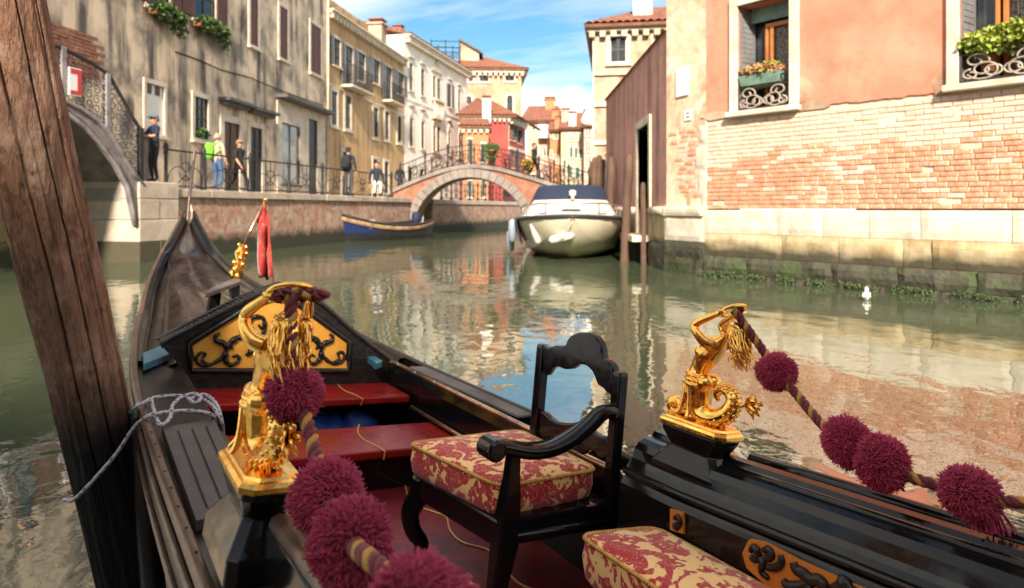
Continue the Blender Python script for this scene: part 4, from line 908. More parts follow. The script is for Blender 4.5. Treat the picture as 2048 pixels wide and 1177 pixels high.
for yy, lab in ((0.05, 'iron railing on the near side of the brick bridge'), (BD - 0.05, 'iron railing on the far side of the brick bridge')):
    railing('bridge_railing', lab, [(bx(x), BY + yy, ptop(bx(x)) + 0.1) for x in bpx], 0.92, heavy=0.06)
railing('far_railing', 'row of iron railing posts on the far quay seen through the bridge arch', [(*(bank.p + bank.d * s_ + bank.n * 0.2).xy, QZ) for s_ in [1.5 + 1.3 * i for i in range(20)]], 0.9, heavy=0.07)
hb = thing('hanging_plant', 'dark bushy plant with trailing stems hung on the brick bridge railing', 'plant', T(bx(984), BY + 0.0, ptop(bx(984)) + 0.55))
MB().lathe([(0.16, 0), (0.22, 0.25), (0.24, 0.25), (0.24, 0.3)], 10).build('pot', 'terracotta', hb, smooth=True)
leaves('foliage', 'leaf_green', hb, (0, 0, 0.36), (0.36, 0.26, 0.24), 600, 0.10, 31); leaves('trailing_foliage', 'leaf_green', hb, (0.0, -0.1, 0.0), (0.34, 0.2, 0.26), 160, 0.09, 32)
yb_ = thing('yellow_flower', 'yellow flowering plant on the brick bridge behind the walking man', 'plant', T(bx(1054), BY + 0.5, ptop(bx(1054)) + 0.1))
mat('leaf_yellow', (0.62, 0.45, 0.02), 0.6)
MB().lathe([(0.1, -0.06), (0.14, 0.2), (0.15, 0.24)], 10).build('pot', 'terracotta', yb_, smooth=True)
leaves('foliage', 'leaf_green', yb_, (0, 0, 0.45), (0.22, 0.2, 0.25), 200, 0.09, 33); leaves('blossom', 'leaf_yellow', yb_, (0, -0.05, 0.6), (0.24, 0.2, 0.32), 260, 0.07, 34)

# ------------------------------------------------------------------ iron bridge on the left
ib = thing('iron_bridge', 'grey cast iron arched footbridge with pierced scrollwork parapet', 'bridge', QF.m())
q_ = lambda x, y: QF.px(x, y)
intr = [q_(*p) for p in ((266, 452), (260, 420), (250, 375), (226, 330), (196, 290), (162, 255), (128, 230), (92, 214), (55, 206), (10, 206))]
fasc = [q_(*p) for p in ((281, 372), (260, 345), (240, 312), (214, 268), (186, 240), (156, 219), (125, 204), (92, 193), (55, 188), (10, 190))]
rtop = [q_(*p) for p in ((280, 258), (263, 232), (246, 200), (218, 150), (186, 128), (156, 112), (125, 96), (92, 86), (55, 80), (10, 80))]
far_s = -5.5
intr += [(far_s - 0.5, intr[-1][1] - 0.9)]; fasc += [(far_s - 0.5, fasc[-1][1] - 0.6)]; rtop += [(far_s - 0.5, rtop[-1][1] - 0.5)]
for y, nm in ((-0.06, 'arch_rib'), (1.9, 'arch_rib')):
    mb = MB(); 
    for i in range(len(intr) - 1): mb.prism([intr[i], intr[i + 1], fasc[i + 1], fasc[i]], y, y + 0.10, lambda a, b_, d: (a, d, b_))
    rb = mb.build(nm, 'iron_grey', ib)
    mb = MB(); mb.tube([(a, y - 0.015, z) for a, z in intr], 0.045, 6); mb.tube([(a, y - 0.015, z) for a, z in fasc], 0.055, 6); mb.tube([(a, y - 0.01, z + 0.13) for a, z in intr], 0.02, 6)
    mb.build('moulding', 'iron_grey', rb, smooth=True)
mb = MB(); mb.grid([[(a, y, z - 0.02) for a, z in fasc] for y in (-0.05, 2.0)]); mb.build('deck', 'iron_grey', ib)
for y in (0.0, 1.95):
    mb = MB(); mb.tube([(a, y, z) for a, z in rtop], 0.04, 6); pr = mb.build('hand_rail', 'iron', ib)
    for i in (0, 3, 6, 9):
        a, z = rtop[i]; f_ = fasc[i]; o = MB().box(f_[0] - 0.05, f_[0] + 0.05, y - 0.05, y + 0.05, f_[1] - 0.05, z + 0.02).build('post', 'iron_grey' if i else 'iron', ib)
    lat = MB(); rg = random.Random(8)
    for i in range(len(rtop) - 1):
        nx_ = max(2, int((rtop[i][0] - rtop[i + 1][0]) / -0.17) if rtop[i][0] < rtop[i + 1][0] else int((rtop[i][0] - rtop[i + 1][0]) / 0.17))
        for a in range(nx_):
            t = (a + 0.5) / nx_
            lo_ = Vector((lerp(fasc[i][0], fasc[i + 1][0], t), 0, lerp(fasc[i][1], fasc[i + 1][1], t))); hi_ = Vector((lerp(rtop[i][0], rtop[i + 1][0], t), 0, lerp(rtop[i][1], rtop[i + 1][1], t)))
            for j in range(6):
                c = lo_.lerp(hi_, (j + 0.5) / 6); r_ = (hi_ - lo_).length / 12 * 1.02; ph = rg.uniform(0, 6.28); fl = rg.choice((-1, 1))
                lat.tube([(c.x + lerp(r_, r_ * 0.35, e / 10) * math.cos(ph + fl * e * 0.75), y, c.z + lerp(r_, r_ * 0.35, e / 10) * math.sin(ph + fl * e * 0.75)) for e in range(11)], 0.011, 4)
    tag(lat.build('scrollwork', 'iron', ib), kind='stuff')
ns = thing('notice_board', 'white notice with a red border fixed to the iron bridge parapet', 'sign', QF.m())
s0, z0 = q_(131, 190); s1, z1 = q_(156, 140)
MB().box(s0, s1, -0.09, -0.06, z0, z1).build('board', 'sign_white', ns)
MB().box(s0 + 0.03, s1 - 0.0, -0.095, -0.0895, z1 - 0.12, z1 - 0.02).box(s0 + 0.03, s1, -0.095, -0.0895, z0 + 0.02, z0 + 0.1).box(s1 - 0.1, s1, -0.095, -0.0895, z0 + 0.1, z1 - 0.12).build('red_border', 'sign_red', ns)

# ------------------------------------------------------------------ people
for nm, c in dict(skin=(0.46, 0.25, 0.16), navy=(0.012, 0.018, 0.04), black=(0.012, 0.012, 0.014), denim=(0.05, 0.11, 0.22), tan=(0.50, 0.36, 0.26), dgrey=(0.05, 0.055, 0.065), lime=(0.16, 0.55, 0.03), hair_dark=(0.02, 0.014, 0.01), hair_grey=(0.32, 0.27, 0.22), straw=(0.36, 0.19, 0.09), shirt_white=(0.7, 0.68, 0.64), capgrey=(0.10, 0.13, 0.15)).items():
    mat('cloth_' + nm, c, 0.85 if nm != 'skin' else 0.55, bump=(40, 0.2, 0.006))
def person(label, pos, hgt, face, top, legs, pose='stand', fore='cloth_skin', hat=None, hair='cloth_hair_dark', arm=None, shoes='cloth_black'):
    k = hgt / 1.75; J = {}; Rd = {}
    def j(n_, x, y, z, r_): J[n_] = Vector((x, y, z)) * k; Rd[n_] = r_ * k
    st = {'stand': 0.0, 'walk': 1.0, 'sit': 0.0}[pose]
    j('pelvis', 0, 0, 0.95, 0.145); j('waist', 0, 0, 1.10, 0.125); j('chest', 0, 0.01, 1.30, 0.145); j('collar', 0, 0, 1.43, 0.10); j('neck', 0, -0.01, 1.50, 0.055); j('jaw', 0, -0.025, 1.57, 0.07); j('head', 0, -0.005, 1.66, 0.10); j('crown', 0, 0.0, 1.735, 0.06)
    j('nose', 0, -0.115, 1.615, 0.018)
    for s_, n_ in ((-1, 'l'), (1, 'r')):
        sw = st * 0.24 * s_
        j('hip' + n_, 0.10 * s_, 0, 0.89, 0.095); j('knee' + n_, 0.11 * s_, -0.05 + sw * -0.6, 0.50, 0.062); j('ankle' + n_, 0.11 * s_, 0.02 - sw * 1.1 + (0.12 if st and s_ < 0 else 0), 0.09 + (0.06 if st and s_ < 0 else 0), 0.043); j('toe' + n_, 0.13 * s_, -0.13 - sw * 1.1 + (0.12 if st and s_ < 0 else 0), 0.035 + (0.02 if st and s_ < 0 else 0), 0.036)
        j('sho' + n_, 0.185 * s_, 0.0, 1.41, 0.072)
        e, w_ = (0.26 * s_, 0.02 + sw * 0.5, 1.12), (0.25 * s_, -0.09 + sw * 0.8, 0.88)
        if arm and n_ in arm: e, w_ = arm[n_]
        j('elb' + n_, *e, 0.047); j('wri' + n_, *w_, 0.030)
    if pose == 'sit':
        dz = -0.45 * k
        for n_ in list(J):
            if not n_.startswith(('knee', 'ankle', 'toe')): J[n_] += Vector((0, 0.25 * k, dz))
    names = list(J); ix = {n_: i for i, n_ in enumerate(names)}
    ed = [('pelvis', 'waist'), ('waist', 'chest'), ('chest', 'collar'), ('collar', 'neck'), ('neck', 'jaw'), ('jaw', 'head'), ('head', 'crown'), ('jaw', 'nose')]
    for n_ in 'lr': ed += [('pelvis', 'hip' + n_), ('hip' + n_, 'knee' + n_), ('knee' + n_, 'ankle' + n_), ('ankle' + n_, 'toe' + n_), ('collar', 'sho' + n_), ('sho' + n_, 'elb' + n_), ('elb' + n_, 'wri' + n_)]
    vs, fs = skin_body([J[n_] for n_ in names], [(ix[a], ix[b_]) for a, b_ in ed], [Rd[n_] for n_ in names], 0, 1)
    mats_ = ['cloth_skin', top, legs, shoes, fore]; mb_ = MB()
    def bone_m(a, b_):
        if a in ('pelvis',) and b_[:3] == 'hip' or a[:3] == 'hip' or (a[:4] == 'knee'): return 2
        if a[:5] == 'ankle': return 3
        if a[:3] == 'elb': return 4
        if a in ('neck', 'jaw', 'head'): return 0
        return 1
    segs = [(J[a], J[b_], bone_m(a, b_)) for a, b_ in ed]
    def near(p):
        best = (9, 0)
        for a, b_, m_ in segs:
            d = b_ - a; t = max(0, min(1, (p - a).dot(d) / d.length_squared)); q = (p - a - d * t).length
            if q < best[0]: best = (q, m_)
        return best[1]
    o0 = len(mb_.v); mb_.v += [tuple(v) for v in vs]
    for f in fs: mb_.f.append(f); mb_.m.append(near(sum((vs[i] for i in f), Vector()) / len(f)))
    for n_ in 'lr':                               # hands: palm and five fingers
        d = (J['wri' + n_] - J['elb' + n_]).normalized(); sd_ = d.orthogonal().normalized(); w_ = J['wri' + n_]
        mb_.tube([w_ - d * 0.01 * k, w_ + d * 0.04 * k, w_ + d * 0.09 * k], [0.026 * k, 0.038 * k, 0.030 * k], 6, m=0, flat=0.6)
        for q in range(4):
            b0 = w_ + d * 0.085 * k + sd_ * (q - 1.5) * 0.018 * k; mb_.tube([b0, b0 + d * (0.045 + 0.01 * (q in (1, 2))) * k, b0 + (d * 0.075 + d.cross(sd_) * 0.02) * k], [0.010 * k, 0.009 * k, 0.006 * k], 5, m=0)
        b0 = w_ + d * 0.03 * k + sd_ * 0.03 * k; mb_.tube([b0, b0 + (d * 0.03 + sd_ * 0.025) * k, b0 + (d * 0.06 + sd_ * 0.03) * k], [0.012 * k, 0.010 * k, 0.007 * k], 5, m=0)
    root = mb_.build('person', mats_, smooth=True, mw=T(*pos, face)); tag(root, label, 'person')
    hd = J['head']
    h_ = MB(); n = 12
    rows = [[(hd.x + (0.108 * math.sin(a) * math.cos(2 * math.pi * i / n)) * k, hd.y + (0.012 + 0.115 * math.sin(a) * math.sin(2 * math.pi * i / n)) * k, hd.z + (0.0 + 0.115 * math.cos(a) - (0.06 * math.sin(2 * math.pi * i / n) if a > 1.2 else 0) * -1 * -1) * k) for i in range(n)] for a in (0.05, 0.5, 0.95, 1.3, 1.6)]
    h_.grid(rows, closed=True)
    h_.build('hair' if not hat else 'cap', hat or hair, root, smooth=True)
    if hat: MB().lathe([(0.06 * k, 0), (0.135 * k, 0.0), (0.13 * k, 0.012 * k), (0.06 * k, 0.012 * k)], 12, (hd.x, hd.y - 0.07 * k, hd.z + 0.02 * k)).build('brim', hat, root, smooth=True)
    for s_ in (-1, 1):
        MB().ball((hd.x + 0.103 * s_ * k, hd.y + 0.005 * k, hd.z - 0.04 * k), 0.022 * k, 6, 5, sc=(0.5, 0.8, 1.3)).build('ear', 'cloth_skin', root)
        MB().ball((hd.x + 0.038 * s_ * k, hd.y - 0.088 * k, hd.z - 0.022 * k), 0.012 * k, 6, 5).build('eye', 'cloth_black', root)
    return root
def pack(label, pos, face, k, m, y=0.20, z=1.23):
    g = thing('backpack', label, 'backpack', T(*pos, face)); mb_ = MB(); rows = []
    for zz_, w_, d_ in ((-0.24, 0.10, 0.06), (-0.22, 0.15, 0.10), (0.0, 0.16, 0.125), (0.17, 0.14, 0.11), (0.24, 0.09, 0.06)):
        rows.append([(w_ * k * math.copysign(abs(math.cos(a)) ** 0.5, math.cos(a)), (y + d_ * math.copysign(abs(math.sin(a)) ** 0.5, math.sin(a))) * k, (z + zz_) * k) for a in [2 * math.pi * i / 16 for i in range(16)]])
    mb_.grid(rows, closed=True); mb_.f += [tuple(range(16)), tuple(64 + i for i in range(16))]; mb_.m += [0, 0]; mb_.build('bag', m, g, smooth=True)
    MB().box(-0.11 * k, 0.11 * k, (y + 0.10) * k, (y + 0.16) * k, (z - 0.2) * k, (z - 0.02) * k).build('pocket', m, g, bevel=0.02)
    for s_ in (-1, 1): MB().tube([(0.1 * s_ * k, (y - 0.06) * k, (z + 0.2) * k), (0.13 * s_ * k, -0.02 * k, (z + 0.24) * k), (0.14 * s_ * k, -0.16 * k, (z + 0.08) * k), (0.15 * s_ * k, (y - 0.12) * k, (z - 0.12) * k)], 0.02 * k, 6).build('strap', m, g)
    return g
p = Vector((*(QF.p + QF.d * 0.98 + QF.n * 0.22).xy, zt)); 
person('man in navy T-shirt, black trousers and grey cap leaning on the iron bridge', tuple(p), 1.58, R(-35), 'cloth_navy', 'cloth_black', hat='cloth_capgrey', arm={'l': ((-0.30, -0.16, 1.17), (-0.10, -0.36, 1.20)), 'r': ((0.30, -0.12, 1.18), (0.16, -0.38, 1.16))})
p = wat(435, 384, QZ) + Vector((-0.3, 0.7, 0)); kk = 1.68
person('person in tan jacket and blue jeans with a lime green backpack by the railing', tuple(p), kk, R(160), 'cloth_tan', 'cloth_denim', fore='cloth_tan', hair='cloth_hair_grey', shoes='cloth_tan')
pack('lime green backpack worn by the person in blue jeans', tuple(p + Vector((-0.03, -0.02, 0))), R(118), 0.96, 'cloth_lime')
p = wat(474, 386, QZ) + Vector((-0.25, 0.8, 0))
person('person in black clothes and straw hat walking by the railing', tuple(p), 1.62, R(70), 'cloth_black', 'cloth_black', 'walk', fore='cloth_skin', hat='cloth_straw')
p = wat(697, 392, QZ) + Vector((-0.1, 0.4, 0))
person('man in navy jacket and grey trousers seen from behind on the quay', tuple(p), 1.78, R(170), 'cloth_navy', 'cloth_dgrey', fore='cloth_navy')
pack('dark backpack worn by the man in grey trousers', tuple(p), R(170), 1.0, 'cloth_black')
p = wat(776, 391, QZ); p = Vector((p.x - 0.6, p.y + 1.2, QZ))
person('person in navy jacket and white trousers bending low beside the brick bridge', tuple(p), 1.7, R(20), 'cloth_navy', 'cloth_shirt_white', 'sit', fore='cloth_navy')
p = at(800, 400, 33.5); p = Vector((p.x, p.y, QZ))
person('grey haired person in long navy coat standing behind the brick bridge', tuple(p), 1.72, R(40), 'cloth_navy', 'cloth_navy', fore='cloth_navy', hair='cloth_hair_grey')
xx = bx(1070)
person('man in dark suit walking down the brick bridge', (xx, BY + 0.9, ptop(xx) - 0.0), 1.76, R(60), 'cloth_black', 'cloth_black', 'walk', fore='cloth_black')
p = bank.p + bank.d * 13 + bank.n * 0.6
person('distant person in black seen through the arch of the brick bridge', (p.x, p.y, QZ), 1.7, R(150), 'cloth_black', 'cloth_black', fore='cloth_black')
a, z = rtop[5]; p = QF.p + QF.d * (fasc[6][0] - 0.35) + QF.n * 0.5
person('person in navy jacket crossing the iron bridge behind the brown post', (p.x, p.y, interp(sorted(fasc), fasc[6][0] - 0.35)), 1.7, R(-20), 'cloth_navy', 'cloth_dgrey', fore='cloth_navy', arm={'l': ((-0.3, -0.2, 1.15), (-0.12, -0.42, 1.10)), 'r': ((0.3, -0.2, 1.15), (0.2, -0.45, 1.12))})

# ------------------------------------------------------------------ mooring piles by the pink wall
def pile(label, bpx, tpx, d, r_):
    b0 = at(bpx[0], bpx[1], d); t0 = at(tpx[0], tpx[1], d); ax = t0 - b0
    s_ = (b0.z + 0.6) / ax.z; b1 = b0 - ax * s_
    pts = [b1.lerp(t0, i / 8) + Vector((mnoise.noise((i, d, 1)), mnoise.noise((i, d, 2)), 0)) * 0.02 for i in range(9)]
    o = MB().tube([p - Vector(b1) for p in pts] + [t0 + ax.normalized() * 0.05 - Vector(b1)], [r_ * 1.05] * 8 + [r_ * 0.9, r_ * 0.55], 10).build('mooring_pile', 'pile_dark', smooth=True, mw=Matrix.Translation(b1))
    return tag(o, label, 'pile', 'piles by the pink garden wall')
pile('brown wooden mooring pile beside the white motorboat, tallest by the pink wall', (1248, 525), (1259, 314), 15.4, 0.095)
pile('short dark mooring post beside the door of the pink wall', (1287, 490), (1286, 370), 14.8, 0.06)
pile('dark mooring pile behind the white motorboat, standing apart from the cluster', (1217, 470), (1223, 318), 19.5, 0.115)
for i, (b0, t0) in enumerate((((1182, 450), (1190, 318)), ((1190, 450), (1199, 314)), ((1199, 450), (1206, 322)), ((1178, 450), (1184, 326)))):
    pile(('leaning dark mooring pile in the middle of the cluster behind the white motorboat', 'tallest leaning dark mooring pile of the cluster behind the white motorboat', 'leaning dark mooring pile of the cluster next to the lone pile', 'shortest leaning dark mooring pile of the cluster, by the bridge railing')[i], b0, t0, 22.6 + 0.35 * i, 0.10)

# ------------------------------------------------------------------ white bird on the water
bp = wat(1733, 600)
gull = thing('gull', 'white gull floating beside the weedy stone wall', 'bird', T(bp.x, bp.y, 0.0, R(62)) @ Matrix.Scale(0.9, 4))
mat('feather', (0.80, 0.78, 0.75), 0.7, bump=(40, 0.3, 0.006)); mat('beak', (0.5, 0.2, 0.03), 0.5)
vs, fs = skin_body([(-0.11, 0, 0.065), (-0.06, 0, 0.045), (0.0, 0, 0.035), (0.05, 0, 0.055), (0.07, 0, 0.115), (0.08, 0, 0.165), (0.105, 0, 0.17)], [(i, i + 1) for i in range(6)], [0.012, 0.036, 0.055, 0.045, 0.024, 0.030, 0.016], 2, 2)
MB().add(vs, fs).build('body', 'feather', gull, smooth=True)
MB().tube([(0.11, 0, 0.168), (0.14, 0, 0.162)], [0.008, 0.003], 6).build('beak', 'beak', gull)
for s_ in (-1, 1): MB().ball((-0.03, 0.045 * s_, 0.06), 0.05, 8, 6, sc=(1.7, 0.25, 0.6)).build('wing', 'feather', gull, smooth=True)
# ------------------------------------------------------------------ boats moored along the canal
mat('gelcoat', (0.74, 0.66, 0.50), 0.25, coat=0.5, zband=((0.26, 0.22, 0.13), 0.06, 0.22, 0.2), mix=((0.66, 0.58, 0.42), 1.5, 0.4, 0.66)); mat('deck_white', (0.66, 0.62, 0.58), 0.45, mix=((0.56, 0.52, 0.48), 3, 0.4, 0.66))
mat('canvas_navy', (0.012, 0.022, 0.05), 0.8, bump=(20, 0.4, 0.01)); mat('canvas_cream', (0.58, 0.50, 0.45), 0.85, bump=(9, 0.6, 0.03), mix=((0.50, 0.43, 0.39), 3, 0.4, 0.65)); mat('canvas_grey', (0.13, 0.125, 0.13), 0.85, bump=(9, 0.6, 0.03))
mat('steel', (0.75, 0.74, 0.72), 0.2, metal=1.0); mat('fender', (0.66, 0.62, 0.56), 0.5); mat('fender_blue', (0.26, 0.30, 0.36), 0.5); mat('rubber', (0.02, 0.022, 0.026), 0.6); mat('rope_plain', (0.40, 0.33, 0.24), 0.9, bump=(60, 0.5, 0.01))
mb_o = wat(1138, 518)
mbx = thing('motorboat', 'white fibreglass motorboat with navy canopy and covered windscreen moored bow outward', 'boat', T(mb_o.x - 0.02, mb_o.y - 1.15, 0, R(-4)) @ Matrix.Scale(1.05, 4))
ys = [0, 0.12, 0.35, 0.7, 1.15, 1.7, 2.5, 3.4, 4.6, 6.2]
rimw = [(0, 0.06), (0.12, 0.30), (0.35, 0.62), (0.7, 0.90), (1.15, 1.10), (1.7, 1.24), (2.5, 1.32), (3.4, 1.34), (4.6, 1.32), (6.2, 1.25)]
rimz = [(0, 0.98), (1.15, 0.92), (2.5, 0.86), (4.6, 0.80), (6.2, 0.76)]
chw = [(0, 0.03), (0.12, 0.12), (0.35, 0.30), (0.7, 0.52), (1.15, 0.72), (1.7, 0.90), (2.5, 1.06), (3.4, 1.12), (6.2, 1.1)]
chz = [(0, 0.88), (0.35, 0.58), (0.7, 0.44), (1.15, 0.34), (1.7, 0.26), (2.5, 0.16), (3.4, 0.10), (6.2, 0.08)]
kez = [(0, 0.90), (0.12, 0.70), (0.35, 0.46), (0.7, 0.22), (1.15, 0.0), (1.7, -0.18), (2.5, -0.3), (6.2, -0.35)]
rows = []
for y in ys:
    rw, rz_, cw, cz, kz = (sinterp(t_, y) for t_ in (rimw, rimz, chw, chz, kez))
    half = [(0, kz), (cw * 0.5, lerp(kz, cz, 0.42)), (cw, cz), (cw + 0.04, cz + 0.03), (lerp(cw, rw, 0.55), lerp(cz, rz_, 0.4)), (lerp(cw, rw, 0.9), lerp(cz, rz_, 0.8)), (rw, rz_)]
    rows.append([(-x, y, z) for x, z in half[::-1]] + [(x, y, z) for x, z in half[1:]])
MB().grid(rows).build('hull', 'gelcoat', mbx, smooth=True)
rim_l = [(-sinterp(rimw, y), y, sinterp(rimz, y)) for y in ys]; rim_r = [(-a, b_, c) for a, b_, c in rim_l]
MB().tube(smooth_path(rim_l[::-1] + rim_r, 4), 0.045, 6).build('rub_rail', 'rubber', mbx, smooth=True)
MB().grid([[(x * sinterp(rimw, y) / 4, y, sinterp(rimz, y) + 0.14 * (1 - (x / 4) ** 2) * min(1, y / 0.8)) for x in range(-4, 5)] for y in ys]).build('deck', 'deck_white', mbx, smooth=True)
MB().grid([[(x, y, z) for x, z in ((-w_, zb_), (-w_ * 0.9, zb_ + h_ * 0.8), (-w_ * 0.6, zb_ + h_), (0, zb_ + h_ * 1.06), (w_ * 0.6, zb_ + h_), (w_ * 0.9, zb_ + h_ * 0.8), (w_, zb_))] for y, w_, zb_, h_ in ((0.95, 0.35, 0.97, 0.02), (1.3, 0.62, 0.95, 0.10), (1.9, 0.86, 0.92, 0.20), (2.3, 0.95, 0.92, 0.22))]).build('cabin_trunk', 'deck_white', mbx, smooth=True)
MB().box(-0.22, 0.22, 1.5, 1.9, 1.10, 1.135).build('deck_hatch', 'glass_dark', mbx, bevel=0.02)
def hood(rows_, nm, m):
    mb_ = MB(); mb_.grid(rows_); return mb_.build(nm, m, mbx, smooth=True)
ws = lambda y, w_, z0_, h_: [(x * w_, y + dy, z0_ + h_ * zz_) for x, dy, zz_ in ((-1.12, 0.5, 0), (-1.06, 0.42, 0.6), (-0.92, 0.14, 0.97), (-0.5, 0.0, 1.0), (0, -0.03, 1.02), (0.5, 0, 1), (0.92, 0.14, 0.97), (1.06, 0.42, 0.6), (1.12, 0.5, 0))]
hood([[(p[0] * 1.03, p[1] - 0.55, 0.94) for p in ws(2.5, 1.06, 0.9, 0.4)], [(p[0], p[1] - 0.25, p[2]) for p in ws(2.5, 1.04, 0.95, 0.18)], [(p[0] * 0.97, p[1], p[2]) for p in ws(2.55, 1.02, 0.95, 0.42)]], 'windscreen_cover', 'canvas_cream')
hood([[(p[0] * 0.97, p[1], p[2] - 0.02) for p in ws(2.56, 1.02, 0.95, 0.42)], [(p[0] * 0.93, p[1] + 0.25, p[2]) for p in ws(2.6, 1.0, 1.0, 0.66)], [(p[0] * 0.86, p[1] + 0.5, p[2]) for p in ws(2.7, 1.0, 1.0, 0.76)], [(p[0] * 0.86, p[1] + 2.4, p[2]) for p in ws(2.9, 1.0, 1.0, 0.76)], [(p[0] * 0.95, p[1] + 2.9, 0.86) for p in ws(2.9, 1.0, 1.0, 0.76)]], 'canopy', 'canvas_navy')
MB().lathe([(0.05, 0), (0.05, 0.10), (0.09, 0.12), (0.09, 0.22), (0.04, 0.25)], 10, (0.05, 2.42, 1.36)).build('horn_light', 'deck_white', mbx, smooth=True)
for s_ in (-1, 1):
    pts = [(s_ * sinterp(rimw, y) * 0.93, y, sinterp(rimz, y) + 0.30) for y in (0.35, 0.7, 1.15, 1.7, 2.5)]
    rr = MB().tube(smooth_path([(s_ * 0.1, 0.15, 1.24)] + pts + [(s_ * 1.28, 3.0, 0.9)], 5), 0.016, 6).build('bow_rail', 'steel', mbx, smooth=True)
    for p in pts[::2] + [pts[3]]: MB().tube([p, (p[0] * 1.02, p[1], p[2] - 0.3)], 0.013, 6).build('stanchion', 'steel', rr)
for s_ in (-1, 1):
    for y in (0.5, 2.0): MB().box(s_ * sinterp(rimw, y) * 0.86 - 0.09, s_ * sinterp(rimw, y) * 0.86 + 0.09, y - 0.02, y + 0.02, sinterp(rimz, y) + 0.07, sinterp(rimz, y) + 0.12).build('cleat', 'steel', mbx, bevel=0.008)
def fender(x, y, z, m='fender', tilt=0.0):
    f_ = MB(); f_.lathe([(0.02, -0.30), (0.09, -0.24), (0.10, 0), (0.09, 0.22), (0.03, 0.28)], 10, (0, 0, 0)); o = f_.build('fender', m, mbx, smooth=True); o.location = (x, y, z); o.rotation_euler = (0.15, tilt, 0); return o
fender(-0.22, 0.30, 0.52, tilt=R(75)); fender(-0.82, 0.95, 0.62, tilt=R(-15)); fender(-1.42, 2.0, 0.62, 'fender_blue'); fender(-1.50, 2.5, 0.35, 'fender_blue')
MB().grid([[(-lerp(1.28, 1.16, q) - 0.05 - 0.02 * math.sin(i * 1.4), 1.55 + i * 0.16, lerp(0.93, 0.30 + 0.05 * math.sin(i * 0.9), q)) for i in range(8)] for q in (0, 0.33, 0.66, 1.0)]).build('side_cloth', 'canvas_grey', mbx, smooth=True)
MB().tube([(0.1, 0.1, 0.98), (-0.1, -0.02, 0.7), (-0.3, 0.15, 0.45)], 0.014, 5).build('bow_line', 'rope_plain', mbx)
MB().tube(smooth_path([(1.25, 1.9, 0.88), (1.33, 1.95, 0.55), (1.42, 1.5, 0.25), (1.35, 0.6, 0.28)], 6), 0.02, 5).build('mooring_line', 'rubber', mbx)

mat('paint_blue', (0.010, 0.024, 0.095), 0.45, mix=((0.016, 0.035, 0.10), 3, 0.45, 0.65), zband=((0.02, 0.02, 0.022), 0.22, 0.34, 0.15)); mat('paint_black', (0.018, 0.018, 0.02), 0.5, mix=((0.06, 0.035, 0.02), 4, 0.5, 0.66)); mat('wood_pale', (0.42, 0.27, 0.15), 0.7, mix=((0.20, 0.12, 0.07), 4, 0.42, 0.62), bump=(10, 0.4, 0.01)); mat('wood_grey', (0.16, 0.14, 0.125), 0.7, mix=((0.09, 0.075, 0.065), 4, 0.42, 0.62), bump=(16, 0.4, 0.008, (8, 1, 8)))
ws0 = wat(650, 485); ws1 = wat(864, 470) + Vector((0.1, -2.5, 0)); dv = ws1 - ws0
bb = thing('rowing_boat', 'old blue wooden workboat with black and tan gunwale moored at the brick quay', 'boat', Matrix.Translation(ws0) @ Matrix.Rotation(math.atan2(-dv.x, dv.y), 4, 'Z'))
BLn = dv.length; ty = [0, 0.04, 0.1, 0.2, 0.35, 0.5, 0.65, 0.8, 0.92, 1.0]
bwt = [(0, 0.05), (0.04, 0.22), (0.1, 0.42), (0.2, 0.62), (0.35, 0.76), (0.5, 0.8), (0.65, 0.78), (0.8, 0.66), (0.92, 0.46), (1, 0.3)]
bzt = [(0, 1.22), (0.1, 0.98), (0.2, 0.82), (0.35, 0.66), (0.5, 0.58), (0.65, 0.56), (0.8, 0.60), (1, 0.74)]
rows = [[(x * sinterp(bwt, t), t * BLn - (0.28 * (1 - t) ** 6 if z == 1 else 0), lerp(-0.3, sinterp(bzt, t), z)) for x, z in ((-1, 1), (-0.93, 0.6), (-0.74, 0.3), (-0.4, 0.02), (0, 0), (0.4, 0.02), (0.74, 0.3), (0.93, 0.6), (1, 1))] for t in ty]
hm = MB().grid(rows); hm.m = [1 if (sum(hm.v[i][1] for i in f) / 4 > 0.42 * BLn or sum(hm.v[i][2] for i in f) / 4 < 0.12) else 0 for f in hm.f]; hm.build('hull', ['paint_blue', 'paint_black'], bb, smooth=True)
for s_ in (-1, 1):
    gp = smooth_path([(s_ * sinterp(bwt, t), t * BLn - 0.28 * (1 - t) ** 6, sinterp(bzt, t)) for t in ty], 3)
    MB().tube(gp, 0.055, 6).build('gunwale', 'paint_black', bb); MB().tube([p + Vector((s_ * 0.015, 0, -0.13)) for p in gp], 0.075, 6, flat=0.4).build('rub_strake', 'wood_pale', bb)
MB().tube([(0, -0.30, 1.30), (0, -0.24, 0.9), (0, -0.02, 0.4), (0, 0.05, -0.3)], 0.06, 6).build('stem', 'wood_grey', bb)
MB().grid([[(x * sinterp(bwt, t) * 0.92, t * BLn, 0.28) for x in (-1, 0, 1)] for t in ty]).build('floor', 'wood_grey', bb)
for t in (0.3, 0.5, 0.72): MB().box(-sinterp(bwt, t) * 0.95, sinterp(bwt, t) * 0.95, t * BLn - 0.12, t * BLn + 0.12, 0.46, 0.50).build('thwart', 'wood_pale', bb)
MB().box(-0.35, 0.3, 0.24 * BLn, 0.40 * BLn, 0.42, 0.78).build('white_crate', 'deck_white', bb, bevel=0.04)
ob = tag(thing('outboard_motor', 'dark blue outboard engine on the stern of the blue workboat', 'engine', bb.matrix_world @ T(0.15, BLn * 0.84, 0.45)))
MB().lathe([(0.10, 0.1), (0.17, 0.2), (0.19, 0.42), (0.15, 0.58), (0.04, 0.63)], 10).build('cowl', 'canvas_navy', ob, smooth=True); MB().box(-0.05, 0.05, -0.06, 0.08, -0.75, 0.15).build('shaft', 'rubber', ob)

